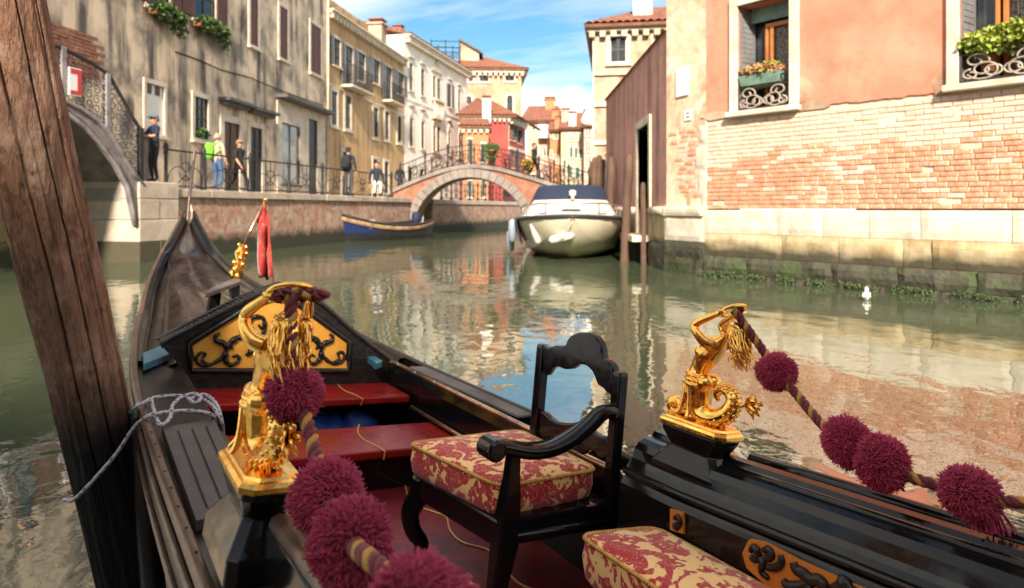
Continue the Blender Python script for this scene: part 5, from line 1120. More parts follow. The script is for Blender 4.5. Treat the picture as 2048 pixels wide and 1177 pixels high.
# ------------------------------------------------------------------ gondola frame (x starboard, y forward, z up), listing to starboard
GA = ray(520, 930) * 1.17; GB = ray(1400, 850) * 1.75
GM = (GA + GB) / 2; GV = (GB - GA).normalized(); GU = Vector((0, 0, 1)).cross(GV).normalized(); GW = GV.cross(GU)
G = Matrix(((GV.x, GU.x, GW.x, GM.x), (GV.y, GU.y, GW.y, GM.y), (GV.z, GU.z, GW.z, GM.z + H), (0, 0, 0, 1)))
def on(px, py, ax, val):                    # pixel -> boat frame on the plane axis=val
    nrm = (GV, GU, GW)[ax]; r_ = ray(px, py); t = (val + nrm.dot(GM)) / nrm.dot(r_); p = r_ * t - GM
    return Vector((p.dot(GV), p.dot(GU), p.dot(GW)))
mat('lacquer', (0.006, 0.0055, 0.0055), 0.11, spec=0.34, rv=(14, 0.06, 0.26), mix=((0.012, 0.009, 0.008), 3, 0.45, 0.7), bump=(2.5, 0.08, 0.01))
mat('lacquer_worn', (0.014, 0.011, 0.009), 0.28, spec=0.4, mix=((0.045, 0.032, 0.024), 5, 0.46, 0.68), bump=(18, 0.35, 0.004, (5, 0.6, 5)))
mat('deck_lacquer', (0.018, 0.010, 0.008), 0.16, spec=0.5, rv=(7, 0.08, 0.34), mix=((0.055, 0.032, 0.024), 2.6, 0.44, 0.66), mix2=((0.02, 0.012, 0.01), 5, 0.52, 0.66), bump=(2.2, 0.25, 0.01), coat=0.3)
mat('wood_edge', (0.070, 0.040, 0.025), 0.30, mix=((0.14, 0.085, 0.058), 9, 0.44, 0.64), mix2=((0.05, 0.03, 0.02), 14, 0.55, 0.68), bump=(22, 0.5, 0.003, (5, 0.7, 5)))
mat('wood_deckboard', (0.050, 0.040, 0.036), 0.5, mix=((0.085, 0.070, 0.062), 6, 0.42, 0.66), mix2=((0.045, 0.034, 0.03), 12, 0.5, 0.7), bump=(26, 0.5, 0.003, (6, 0.5, 6)))
mat('carved_black', (0.008, 0.007, 0.006), 0.30, spec=0.4, mix=((0.022, 0.015, 0.011), 20, 0.5, 0.7), bump=(38, 0.6, 0.006))
mat('panel_yellow', (0.74, 0.36, 0.05), 0.55, spec=0.3, mix=((0.58, 0.25, 0.03), 6, 0.42, 0.66), mix2=((0.70, 0.38, 0.07), 14, 0.5, 0.7), bump=(16, 0.5, 0.008))
mat('panel_orange', (0.62, 0.20, 0.022), 0.45, mix=((0.55, 0.16, 0.02), 8, 0.42, 0.66), bump=(24, 0.3, 0.005))
mat('bench_red', (0.30, 0.012, 0.008), 0.34, spec=0.25, rv=(9, 0.22, 0.5), mix=((0.22, 0.009, 0.007), 6, 0.42, 0.66), bump=(30, 0.06, 0.003))
mat('carpet_red', (0.22, 0.008, 0.014), 0.5, mix=((0.09, 0.006, 0.010), 7, 0.42, 0.66), mix2=((0.18, 0.02, 0.025), 30, 0.55, 0.72), bump=(60, 0.25, 0.003))
mat('gold_line', (0.62, 0.36, 0.10), 0.4); mat('brass', (0.62, 0.40, 0.26), 0.3, metal=0.9, mix=((0.34, 0.2, 0.13), 12, 0.45, 0.62))
mat('gold', (1.0, 0.58, 0.14), 0.20, metal=1.0, rv=(30, 0.14, 0.34), mix=((0.86, 0.42, 0.07), 26, 0.48, 0.66), bump=(42, 0.22, 0.004))
mat('lacquer_skytint', (0.035, 0.13, 0.20), 0.35, mix=((0.06, 0.19, 0.27), 6, 0.42, 0.66), bump=(20, 0.3, 0.004)); mat('pewter', (0.42, 0.47, 0.50), 0.35, metal=0.7, bump=(40, 0.4, 0.004))  # the blue colours in the sky mirrored by the lacquered corner planks
mat('wet_black', (0.005, 0.005, 0.005), 0.35, bump=(14, 0.6, 0.01))
mat('iron_prow', (0.13, 0.10, 0.085), 0.4, metal=0.8, mix=((0.07, 0.05, 0.04), 5, 0.42, 0.66))
mat('flag_red', (0.33, 0.012, 0.010), 0.7, mix=((0.50, 0.16, 0.03), 22, 0.56, 0.62), sheen=0.2, bump=(60, 0.2, 0.003))
mat('tarp_blue', (0.012, 0.045, 0.20), 0.5, bump=(14, 0.6, 0.02))
hb_ = [(-4.6, 0.03), (-4.0, 0.25), (-3.2, 0.42), (-2.0, 0.55), (-1.0, 0.59), (0, 0.60), (0.7, 0.61), (1.65, 0.60), (2.4, 0.555), (3.2, 0.475), (4.0, 0.395), (4.5, 0.335), (5.0, 0.25), (5.25, 0.195), (5.5, 0.095), (5.66, 0.03)]
hg_ = [(-4.6, 0.75), (-4.0, 0.40), (-3.2, 0.1), (-2.0, -0.13), (-1.0, -0.19), (0, -0.20), (0.7, -0.20), (1.65, -0.20), (2.4, -0.175), (3.2, -0.13), (4.0, -0.085), (4.5, -0.04), (5.0, 0.055), (5.25, 0.135), (5.5, 0.315), (5.66, 0.47)]
HBf = lambda u: max(0.02, sinterp(hb_, u)); HG = lambda u: sinterp(hg_, u)
gon = thing('gondola', 'long black lacquered gondola with red benches, yellow carved panel and upswept prow', 'gondola', G)
us = [-4.6, -4.3, -4.0, -3.6, -3.2, -2.6, -2.0, -1.5, -1.0, -0.5, 0, 0.35, 0.7, 1.0, 1.3, 1.65, 2.0, 2.4, 2.8, 3.2, 3.6, 4.0, 4.3, 4.6, 4.85, 5.05, 5.2, 5.35, 5.48, 5.58, 5.66]
def keel(u): return -0.92 + (0.75 * max(0, (u - 3.6) / 2.06) ** 1.9 if u > 3.6 else 0) + (0.8 * max(0, (-2.6 - u) / 2.0) ** 1.8 if u < -2.6 else 0)
rows = []
for u in us:
    b_, g_ = HBf(u), HG(u); k0 = min(keel(u), g_ - 0.1)
    half = [(b_ + 0.015, g_), (b_ + 0.01, g_ - 0.10), (b_ * 0.90, lerp(g_, k0, 0.45)), (b_ * 0.76, lerp(g_, k0, 0.8)), (b_ * 0.62, k0)]
    rows.append([(-x, u, z) for x, z in half] + [(x, u, z) for x, z in half[::-1]])
MB().grid(rows).build('hull', 'lacquer_worn', gon, smooth=True)
uf = [lerp(-4.5, 5.66, i / 90) for i in range(91)]
for s_, nm in ((-1, 'port'), (1, 'starboard')):
    gm = 'wood_edge' if s_ < 0 else 'lacquer_worn'
    MB().tube([(s_ * (HBf(u) + 0.012), u, HG(u) + 0.010) for u in uf], 0.014, 8).build('gunwale', gm, gon, smooth=True)
    MB().tube([(s_ * (HBf(u) + 0.020), u, HG(u) - 0.030) for u in uf], 0.008, 6).build('rubbing_strip', 'wood_edge', gon, smooth=True)
    MB().tube([(s_ * (HBf(u) + 0.012), u, HG(u) - 0.115) for u in uf], 0.008, 6).build('rubbing_strip', 'wood_edge', gon, smooth=True)
    for u in [0.1 + 0.11 * i for i in range(9)] if s_ < 0 else []:
        MB().ball((s_ * (HBf(u) + 0.012), u, HG(u) + 0.023), 0.004, 6, 4).build('rivet', 'paint_black', gon)
# side decks, inner walls, floor of the open well
IW = {-1: 0.415, 1: 0.535}
uw = [lerp(-2.6, 1.95, i / 36) for i in range(37)]
for s_ in (-1, 1):
    iw = IW[s_]; wl_ = lambda u: min(iw, HBf(u) - 0.06)
    MB().grid([[(s_ * (HBf(u) - 0.002), u, HG(u) - 0.012), (s_ * lerp(HBf(u), wl_(u), 0.5), u, HG(u) - 0.016), (s_ * wl_(u), u, HG(u) - 0.018)] for u in uw]).build('side_deck', 'lacquer' if s_ > 0 else 'lacquer_worn', gon)
    MB().grid([[(s_ * wl_(u), u, HG(u) - 0.018), (s_ * (wl_(u) - 0.012), u, HG(u) - 0.05), (s_ * (wl_(u) - 0.03), u, -0.55)] for u in uw]).build('inner_wall', 'lacquer', gon)
MB().tube([(0.525, u, -0.205) for u in (0.17, 0.6, 1.0, 1.4, 1.9)], 0.011, 8).build('inner_rail', 'brass', gon, smooth=True)
for i in range(9): MB().ball((0.517, 0.25 + 0.2 * i, -0.199), 0.006, 6, 4).build('rail_screw', 'pewter', gon)
MB().tube([(0.500, u, -0.345) for u in (0.72, 1.2, 1.62)], 0.009, 8).build('side_batten', 'brass', gon, smooth=True)
MB().box(-0.012, 0.072, -0.45, 0.45, 0, 0.012).build('starboard_deck_board', 'wood_grey', gon, bevel=0.004).matrix_local = Matrix.Translation((0.545, 1.28, -0.198)) @ Matrix.Rotation(R(1.5), 4, 'Z')
MB().box(-0.52, 0.52, -2.4, 2.2, -0.56, -0.52).build('floor', 'carpet_red', gon)
# port deck board with three grooves
q0 = [Vector(p) for p in ((-0.585, 0.96, -0.190), (-0.437, 1.02, -0.190), (-0.470, 0.30, -0.190), (-0.588, 0.27, -0.190))]
gmb = MB(); prof_g = [0, 0.20, 0.215, 0.245, 0.26, 0.47, 0.485, 0.515, 0.53, 0.74, 0.755, 0.785, 0.80, 1.0]
gz = [0, 0, -0.006, -0.006, 0, 0, -0.006, -0.006, 0, 0, -0.006, -0.006, 0, 0]
rows = []
for t in [0, 0.07, 0.09] + [0.12 + 0.08 * i for i in range(10)] + [0.91, 0.93, 1.0]:
    on_ = 0.08 < t < 0.92
    rows.append([tuple(q0[0].lerp(q0[1], s_).lerp(q0[3].lerp(q0[2], s_), t) + Vector((0, 0, z if on_ else 0))) for s_, z in zip(prof_g, gz)])
gmb.grid(rows); gmb.grid([rows[-1], [(x, y - 0.004, z - 0.02) for x, y, z in rows[-1]]]); gmb.grid([[r_[0] for r_ in rows], [(r_[0][0], r_[0][1], r_[0][2] - 0.02) for r_ in rows]]); gmb.grid([[r_[-1] for r_ in rows], [(r_[-1][0] + 0.004, r_[-1][1], r_[-1][2] - 0.03) for r_ in rows]])
gmb.build('grooved_board', 'wood_deckboard', gon)
# benches with gold inlay lines
def bench(u0, u1, w_, va, vb, line, nm='bench'):
    o = MB().hexa([(va, u0, w_ - 0.03), (vb, u0 + 0.01, w_ - 0.03), (va + 0.01, u1, w_ - 0.03), (vb, u1, w_ - 0.03), (va, u0, w_), (vb, u0 + 0.01, w_), (va + 0.01, u1, w_), (vb, u1, w_)]).build(nm, 'bench_red', gon, bevel=0.006)
    MB().box(va, vb, u0 + 0.06, u0 + 0.09, -0.53, w_ - 0.031).build('bench_support', 'lacquer', o) if nm == 'bench' and w_ < -0.33 else None
    pts = smooth_path([on(a, b_, 2, w_ + 0.001) for a, b_ in line], 6)
    MB().tube(pts + [Vector((pts[-1].x, u0 - 0.001, w_ - 0.03))], 0.003, 5).build('inlay_line', 'gold_line', o)
    return o
bench(1.63, 2.0, -0.30, -0.43, 0.50, ((680, 758), (677, 770), (690, 782), (710, 790), (726, 799)))
bench(1.10, 1.42, -0.36, -0.42, 0.50, ((718, 850), (716, 865), (728, 880), (752, 892), (770, 903)))
MB().tube(smooth_path([on(a, b_, 2, -0.517) for a, b_ in ((742, 935), (748, 950), (775, 962), (808, 970), (815, 990), (830, 1010), (870, 1025), (893, 1035), (900, 1060), (925, 1085), (985, 1105), (1035, 1165), (1100, 1190))], 5), 0.0035, 5).build('inlay_line', 'gold_line', gon)
# yellow carved panel closing the fore deck
PU = 1.90
pp = [on(a, b_, 1, PU) for a, b_ in ((383, 742), (380, 688), (497, 613), (556, 592), (600, 612), (697, 683), (695, 742))]
pedp = [(p.x, p.z) for p in pp]
pn = MB().prism(pedp, PU, PU + 0.03, lambda a, b_, d: (a, d, b_)).build('carved_panel', 'panel_yellow', gon)
fr = MB(); loop_ = [Vector((a, PU - 0.006, b_)) for a, b_ in pedp]
fr.tube([p for i in range(len(loop_)) for p in [loop_[i].lerp(loop_[(i + 1) % len(loop_)], t) for t in (0, 0.5)]], 0.013, 6, closed=True); fr.build('panel_border', 'carved_black', pn, smooth=True)
z3 = lambda a, b_: on(380 + a / 2.94, 560 + b_ / 2.94, 1, PU - 0.008)
scr = [([(640, 432), (634, 395), (660, 352), (700, 338), (742, 350), (770, 392), (772, 430), (800, 468), (845, 492), (888, 482), (908, 452), (893, 424), (868, 432), (876, 452)], 14, 5),
       ([(772, 425), (762, 465), (735, 493), (705, 485), (694, 458), (712, 440), (732, 450)], 12, 5), ([(765, 395), (795, 372), (828, 362), (838, 335), (822, 320)], 15, 6), ([(655, 360), (690, 300), (688, 250), (655, 222), (615, 228), (596, 262), (612, 285), (628, 268)], 13, 5), ([(640, 330), (665, 300), (655, 280)], 12, 5), ([(735, 352), (752, 385), (738, 408)], 11, 4), ([(600, 250), (590, 300), (612, 350)], 10, 6), ([(650, 432), (655, 445)], 11, 9), ([(850, 490), (872, 470), (880, 455)], 10, 4)]
vm = -0.055
for pts, ra, rb_ in [(a, b_ * 1.75, c * 1.75) for a, b_, c in scr]:
    P = smooth_path([z3(*p) for p in pts], 5); n = len(P)
    rad = [lerp(ra, rb_, i / (n - 1)) / 2.94 * 0.00165 * (1.0 + 0.12 * math.sin(i * 1.3)) for i in range(n)]
    for mir in (0, 1):
        Q = [Vector((2 * vm - p.x, p.y, p.z)) if mir else p for p in P]
        MB().tube(Q, rad, 8).build('scroll_carving', 'carved_black', pn, smooth=True)
# carved frame along the edge of the fore deck
fl_ = [on(a, b_, 1, PU + 0.01) for a, b_ in ((322, 694), (380, 664), (500, 603), (572, 577))]; fr_ = [on(a, b_, 1, PU + 0.01) for a, b_ in ((572, 578), (640, 612), (705, 668))]; fr_.append(Vector((0.50, PU + 0.01, -0.20)))
for path in (fl_, fr_):
    P = smooth_path(path, 14); bm_ = MB(); bm_.tube([p + Vector((0, 0.05, 0.0)) for p in P], 0.020, 6); bm_.tube([p + Vector((0, 0.0, 0.012)) for p in P], 0.010, 6); o = bm_.build('carved_frame', 'carved_black', gon)
    kb = MB(); L_ = len(P)
    for i in range(1, L_ - 1):
        p = P[i] + Vector((0, 0.035, 0.016)); kb.ball(p, 0.010 if i % 2 else 0.008, 7, 5, sc=(1, 2.3, 0.8)); kb.tube([p + Vector((0.02 * math.cos(a), 0.035 + 0.02 * math.sin(a), 0.003)) for a in [0.6 * q for q in range(9)]], 0.005, 5)
    tag(kb.build('carved_leaf', 'carved_black', o, smooth=True), kind='stuff')
    for q in (0.028,): MB().tube([p + Vector((0, 0.13, 0.008)) for p in P], 0.012, 6).build('deck_edge', 'lacquer', o, smooth=True)
pb_ = [(p.x, p.z + 0.004) for p in fl_ + fr_[1:]] + [(0.50, -0.30), (-0.44, -0.30), (-0.44, -0.19)]
MB().prism(pb_, PU + 0.014, PU + 0.045, lambda a, b_, d: (a, d, b_)).build('panel_board', 'carved_black', gon)
# fore deck, crowned and narrowing to the prow
cw_ = [(1.9, 1.0), (2.4, 0.92), (3.0, 0.78), (3.8, 0.6), (4.6, 0.42), (5.2, 0.25), (5.66, 0.08)]
def deckz(u, t):                      # t = -1..1 across
    b_ = HBf(u); e = HG(u) - 0.055; hgt = 0.27 * interp(cw_, u)
    ridge_ = -0.06 if u < 2.5 else 0.0
    return e + hgt * (1 - abs(t) ** lerp(1.15, 2.0, min(1, max(0, (u - 1.9) / 1.4)))) * (1 if u < 5 else 0.7)
ud = [1.93 + (5.6 - 1.93) * i / 40 for i in range(41)]
MB().grid([[(t * max(0.01, HBf(u) - 0.045), u, deckz(u, t)) for t in [-1 + j / 10 for j in range(21)]] for u in ud]).build('fore_deck', 'deck_lacquer', gon, smooth=True)
for s_ in (-1, 1):
    MB().grid([[(s_ * (HBf(u) - 0.0), u, HG(u) + 0.012), (s_ * max(0.008, HBf(u) - 0.03), u, HG(u) + 0.006), (s_ * max(0.006, HBf(u) - 0.045), u, HG(u) - 0.058)] for u in ud]).build('bulwark', 'lacquer', gon, smooth=True)
    MB().tube([(s_ * max(0.01, HBf(u) - 0.115 * min(1, (5.6 - u))), u, deckz(u, (HBf(u) - 0.115 * min(1, (5.6 - u))) / max(0.05, HBf(u) - 0.045)) + 0.004) for u in ud[2:-2]], 0.010, 6).build('deck_moulding', 'lacquer_worn', gon, smooth=True)
stp = [on(a, b_, 2, 0.075) for a, b_ in ((411, 588), (418, 578), (480, 551), (482, 563))]
MB().add(stp + [p - Vector((0, 0, 0.022)) for p in stp], [(0, 1, 2, 3), (4, 5, 6, 7), (0, 1, 5, 4), (1, 2, 6, 5), (2, 3, 7, 6), (3, 0, 4, 7)]).build('deck_step', 'wood_grey', gon, bevel=0.003)
for q in (0.2, 0.8):
    c = stp[0].lerp(stp[3], q).lerp(stp[1].lerp(stp[2], q), 0.5); MB().box(c.x - 0.025, c.x + 0.025, c.y - 0.03, c.y + 0.03, c.z - 0.20, c.z - 0.021).build('step_bracket', 'lacquer', gon)
# prow iron
fp = [(5.60, 0.30), (5.66, 0.47), (5.69, 0.62), (5.70, 0.78), (5.70, 0.95), (5.72, 1.05), (5.75, 1.02), (5.745, 0.85), (5.76, 0.65), (5.76, 0.48), (5.74, 0.2), (5.70, -0.1), (5.62, 0.05)]
ir = MB().prism(fp, -0.011, 0.011, lambda a, b_, d: (d, a, b_)).build('prow_iron', 'iron_prow', gon, bevel=0.004)
MB().tube([(0.028, 5.60, 0.36), (0.03, 5.66, 0.47), (0.012, 5.69, 0.54)], 0.012, 6).build('prow_edge', 'brass', gon)
# lacquered corner planks, sky reflection painted as blue, with pewter ornaments
for px in (((286, 706), (379, 667), (383, 690), (288, 728)), ((700, 684), (712, 684), (765, 722), (752, 727))):
    P = [on(a, b_, 2, -0.172) for a, b_ in px]
    c = sum(P, Vector()) / 4
    o = MB().add(P + [p - Vector((0, 0, 0.03)) for p in P], [(0, 1, 2, 3), (4, 5, 6, 7), (0, 1, 5, 4), (1, 2, 6, 5), (2, 3, 7, 6), (3, 0, 4, 7)]).build('corner_plank', 'lacquer_skytint', gon, bevel=0.003)
    c = P[1].lerp(P[2], 0.5).lerp(P[0].lerp(P[3], 0.5), 0.28) if px[0][0] < 600 else c
    st = [(c.x + (0.045 if i % 2 == 0 else 0.022) * math.cos(math.pi * i / 8), c.y + (0.055 if i % 2 == 0 else 0.028) * math.sin(math.pi * i / 8)) for i in range(16)]
    MB().prism(st, c.z + 0.002, c.z + 0.010, lambda a, b_, d: (a, b_, d)).build('star_ornament', 'pewter', o)
# raised side coamings aft, with their mouldings and inset panels
PST = 0.17
def coaming(s_, v_off, nm):
    sec = [(0.645, -0.20), (0.632, -0.13), (0.612, -0.085), (0.600, -0.066), (0.575, -0.058), (0.555, -0.062), (0.548, -0.075), (0.520, -0.080), (0.500, -0.088), (0.488, -0.104), (0.482, -0.128), (0.470, -0.138), (0.462, -0.150), (0.462, -0.168), (0.452, -0.180), (0.446, -0.190), (0.444, -0.54)]
    if s_ < 0: sec = [(0.585, -0.21), (0.580, -0.13), (0.574, -0.080), (0.570, -0.066)] + sec[4:]
    mb_ = MB(); rows_ = []
    for i in range(15):
        u = lerp(PST, -2.4, i / 14); rs = 0.05 * max(0, -u)
        rows_.append([(s_ * (v + v_off), u, z + (rs if z > -0.3 else 0)) for v, z in sec])
    mb_.grid(rows_); mb_.f.append(tuple(range(len(sec)))); mb_.m.append(0)
    o = mb_.build('coaming', 'lacquer', gon, bevel=0.0)
    MB().tube([(s_ * (0.458 + v_off), u, -0.160 + 0.05 * max(0, -u)) for u in [lerp(PST, -2.4, i / 14) for i in range(15)]], 0.009, 8).build('coaming_moulding', 'lacquer', o, smooth=True)
    MB().tube([(s_ * ((0.600 if s_ > 0 else 0.566) + v_off), u, -0.060 + 0.05 * max(0, -u)) for u in [lerp(-0.12, -2.4, i / 14) for i in range(15)]], 0.016, 8).build('cap_rail', 'lacquer' if s_ > 0 else 'wood_edge', o, smooth=True)
    MB().tube([(s_ * (0.530 + v_off), u, -0.078 + 0.05 * max(0, -u)) for u in [lerp(-0.10, -2.4, i / 14) for i in range(15)]], 0.011, 8).build('inner_bead', 'lacquer' if s_ > 0 else 'wood_edge', o, smooth=True)
    return o
cs_ = coaming(1, 0.0, 'stbd'); cp_ = coaming(-1, -0.03, 'port')
def panel(px, holes, rnd_):
    pts = [on(a, b_, 0, 0.440) for a, b_ in px]; poly = [(p.y, p.z) for p in smooth_path(pts, 4, True)] if rnd_ else [(p.y, p.z) for p in pts]
    o = MB().prism(poly, 0.438, 0.450, lambda a, b_, d: (d, a, b_)).build('inset_panel', 'panel_orange', gon)
    for pth, ra in holes:
        P = smooth_path([on(a, b_, 0, 0.436) for a, b_ in pth], 5) if len(pth) > 2 else [on(a, b_, 0, 0.436) for a, b_ in pth]
        n = len(P)
        MB().tube(P, [ra * (0.75 + 0.35 * math.sin(math.pi * i / max(1, n - 1))) for i in range(n)], 7).build('flower_carving', 'carved_black', o, smooth=True)
panel(((1341, 1018), (1366, 1026), (1367, 1068), (1341, 1060)), (([(1349, 1037), (1356, 1034), (1360, 1046), (1352, 1056), (1348, 1046)], 0.007), ([(1353, 1046), (1354, 1062)], 0.003)), False)
z8 = lambda a, b_: (1300 + a / 2.738, 880 + b_ / 2.738)
big = [z8(*p) for p in ((545, 545), (620, 560), (800, 655), (1000, 745), (1200, 830), (1400, 920), (1400, 1150), (900, 950), (640, 800), (530, 700), (508, 620))]
fl8 = [([(550, 610), (565, 590), (585, 600), (590, 640), (570, 655), (552, 640)], 0.008), ([(620, 605), (650, 600), (665, 630), (645, 650), (620, 640)], 0.008), ([(570, 650), (620, 660), (610, 720), (650, 760)], 0.007), ([(640, 700), (690, 700), (720, 670), (715, 630)], 0.008), ([(785, 670), (800, 710), (840, 730), (880, 765), (930, 770), (960, 810), (930, 840)], 0.011), ([(730, 770), (760, 800), (830, 800), (880, 770)], 0.010), ([(1000, 810), (1040, 800), (1060, 770), (1100, 820), (1150, 840)], 0.010), ([(860, 780), (880, 840), (850, 880)], 0.009)]
panel(big, [([z8(*q) for q in p], r_) for p, r_ in fl8], False)
# blue cloth and hose stowed under the bench
def lump(name, label, cat, px, w_, sc, m, seed):
    p = on(px[0], px[1], 2, w_); mb_ = MB(); mb_.ball((0, 0, 0), 1, 16, 10, sc=sc)
    mb_.v = [(x * (1 + 0.35 * mnoise.noise((x * 14, y * 14, z * 14 + seed))), y * (1 + 0.35 * mnoise.noise((x * 14 + 5, y * 14, z * 14 + seed))), max(-sc[2] * 0.6, z * (1 + 0.5 * mnoise.noise((x * 22, y * 22, seed))))) for x, y, z in mb_.v]
    return tag(mb_.build(name, m, smooth=True, mw=G @ Matrix.Translation((p.x, p.y, -0.52 + sc[2] * 0.6))), label, cat)
lump('folded_tarpaulin', 'crumpled blue tarpaulin stowed under the front red bench', 'tarpaulin', (715, 838), -0.42, (0.10, 0.09, 0.085), 'tarp_blue', 1)
lump('folded_tarpaulin', 'dark blue cloth bundle behind the gold figure under the front red bench', 'tarpaulin', (640, 842), -0.42, (0.11, 0.09, 0.08), 'tarp_blue', 4)
mat('hose_green', (0.01, 0.13, 0.12), 0.4)
tag(MB().tube(smooth_path([on(*p) for p in ((645, 815, 2, -0.40), (668, 830, 2, -0.45), (668, 860, 2, -0.50), (640, 900, 2, -0.505), (600, 945, 2, -0.508), (570, 948, 2, -0.508))], 6), 0.008, 8).build('hose', 'hose_green', smooth=True, mw=G), 'teal hose lying under the red benches', 'hose')

# ------------------------------------------------------------------ armchair
cu = [on(815, 890, 2, -0.2), on(1060, 855, 2, -0.2), on(1205, 940, 2, -0.2), on(990, 975, 2, -0.2)]
VB = 0.485
ch = thing('armchair', 'black lacquered armchair with scalloped back and red gold brocade seat', 'chair', G @ Matrix.Translation((0, 0, 0)))
zc7 = lambda a, b_, v=VB: on(780 + a / 2.19, 640 + b_ / 2.19, 0, v)
def plate(pts_out, holes, v0, v1, name, m, parent, bev=0.006):        # flat cut board with openings, in the plane of constant x
    cu_ = bpy.data.curves.new('tmp', 'CURVE'); cu_.dimensions = '2D'; cu_.fill_mode = 'BOTH'
    for pl in [pts_out] + holes:
        sp_ = cu_.splines.new('POLY'); sp_.points.add(len(pl) - 1); sp_.use_cyclic_u = True
        for q, (a, b_) in zip(sp_.points, pl): q.co = (a, b_, 0, 1)
    cu_.extrude = (v1 - v0) / 2 - bev; cu_.bevel_depth = bev; cu_.bevel_resolution = 2; cu_.offset = -bev
    to_ = bpy.data.objects.new('tmp', cu_); C.objects.link(to_); dg = bpy.context.evaluated_depsgraph_get(); dg.update()
    me = bpy.data.meshes.new_from_object(to_.evaluated_get(dg)); bpy.data.objects.remove(to_); bpy.data.curves.remove(cu_)
    me.transform(Matrix(((0, 0, 1, (v0 + v1) / 2), (1, 0, 0, 0), (0, 1, 0, 0), (0, 0, 0, 1))))
    me.materials.clear(); me.materials.append(MATS[m]); me.name = name
    return obj(name, me, parent)
top_o = [(680, 118), (705, 122), (740, 112), (778, 114), (792, 85), (815, 65), (850, 55), (890, 58), (918, 78), (938, 115), (945, 160), (968, 178), (986, 200), (992, 225), (985, 320), (962, 318), (948, 300), (925, 285), (912, 255), (898, 225), (870, 200), (835, 196), (805, 214), (775, 216), (745, 205), (715, 216), (690, 240)]
P = [zc7(*p) for p in top_o]; P = [(p.y, p.z) for p in smooth_path(P, 3, True)]
plate(P, [], VB - 0.014, VB + 0.014, 'backrest_crest', 'lacquer', ch)
low_o = [(668, 404), (690, 408), (715, 432), (750, 448), (800, 452), (850, 446), (890, 480), (925, 505), (965, 520), (965, 600), (930, 602), (905, 575), (880, 572), (850, 590), (820, 570), (760, 540), (700, 520), (668, 500)]
P = [zc7(*p) for p in low_o]; P = [(p.y, p.z) for p in smooth_path(P, 3, True)]
plate(P, [], VB - 0.012, VB + 0.012, 'backrest_rail', 'lacquer', ch)
FLZ = -0.52
for (a, b_, wd) in ((673, 106, 0.017), (1010, 226, 0.017)):
    p = zc7(a, b_); sg = 1
    rows = [(p.z, wd * 0.9), (p.z - 0.012, wd), (-0.2, wd), (-0.36, wd * 1.15), (FLZ + 0.002, wd * 0.95)]
    mb_ = MB(); mb_.grid([[(VB + x * r_ + max(0, (-0.25 - z)) * 0.10, p.y + y * r_, z) for x, y in ((-1, -1), (1, -1), (1, 1), (-1, 1))] for z, r_ in rows], closed=True); mb_.f += [(0, 1, 2, 3), (16, 17, 18, 19)]; mb_.m += [0, 0]
    mb_.build('back_post', 'lacquer', ch, bevel=0.005)
AU = zc7(1010, 226).y
arm = [on(780 + a / 2.19, 640 + b_ / 2.19, 1, AU) for a, b_ in ((985, 400), (930, 405), (880, 450), (820, 500), (750, 542), (680, 566), (600, 572), (530, 560), (470, 548), (445, 552))]
arm[0].x = VB - 0.01
A_ = smooth_path(arm, 4); mb_ = MB(); n = len(A_)
rows = []
for i, p in enumerate(A_):
    t = (A_[min(i + 1, n - 1)] - A_[max(i - 1, 0)]).normalized(); nn = Vector((0, 1, 0)).cross(t).normalized(); hw_ = lerp(0.018, 0.030, min(1, i / n * 1.4)); hh_ = 0.017
    if nn.z < 0: nn = -nn
    rows.append([p + Vector((0, y * hw_, 0)) + nn * (z * hh_) for y, z in ((-1, -0.6), (-0.85, -1), (0.85, -1), (1, -0.6), (1, 0.5), (0.75, 0.95), (0.3, 1.12), (-0.3, 1.12), (-0.75, 0.95), (-1, 0.5))])
mb_.grid(rows, closed=True); mb_.f += [tuple(range(10)), tuple((n - 1) * 10 + i for i in range(10))]; mb_.m += [0, 0]
ao = mb_.build('armrest', 'lacquer', ch, smooth=True)
e = A_[-1]; mb_ = MB(); mb_.tube([e + Vector((0.0, y, -0.006)) for y in (-0.033, -0.030, 0.030, 0.033)], [0.020, 0.028, 0.028, 0.020], 16); mb_.build('arm_scroll', 'lacquer', ao, smooth=False, bevel=0.004)
sp0 = on(780 + 540 / 2.19, 640 + 590 / 2.19, 1, AU)
mb_ = MB(); mb_.grid([[(sp0.x + dx + x * r_, AU + y * r_ * 0.8, z) for x, y in ((-1, -1), (1, -1), (1, 1), (-1, 1))] for z, r_, dx in ((sp0.z + 0.01, 0.016, 0), (-0.17, 0.019, 0), (-0.22, 0.024, 0), (-0.27, 0.027, -0.002), (-0.34, 0.030, -0.004), (-0.42, 0.024, -0.012), (FLZ + 0.002, 0.020, -0.02))], closed=True); mb_.f += [(0, 1, 2, 3), (24, 25, 26, 27)]; mb_.m += [0, 0]
mb_.build('front_leg', 'lacquer', ch, bevel=0.005)
lx, ly = cu[0].x + 0.05, cu[0].y - 0.03
lg = smooth_path([(lx + 0.0, ly, -0.29), (lx - 0.012, ly, -0.34), (lx - 0.030, ly + 0.01, -0.39), (lx - 0.020, ly, -0.44), (lx + 0.008, ly - 0.01, -0.48), (lx + 0.0, ly, FLZ + 0.002)], 4)
MB().tube(lg, [lerp(0.036, 0.018, i / (len(lg) - 1)) for i in range(len(lg))], 8).build('front_leg', 'lacquer', ch, smooth=True)
ua, ub = AU - 0.005, zc7(673, 106).y
va = cu[0].x + 0.02
MB().hexa([(sp0.x - 0.03, ua, -0.345), (VB, ua, -0.345), (va, ub, -0.345), (VB, ub, -0.345), (sp0.x - 0.03, ua, -0.275), (VB, ua, -0.275), (va, ub, -0.275), (VB, ub, -0.275)]).build('seat_frame', 'lacquer', ch, bevel=0.008)
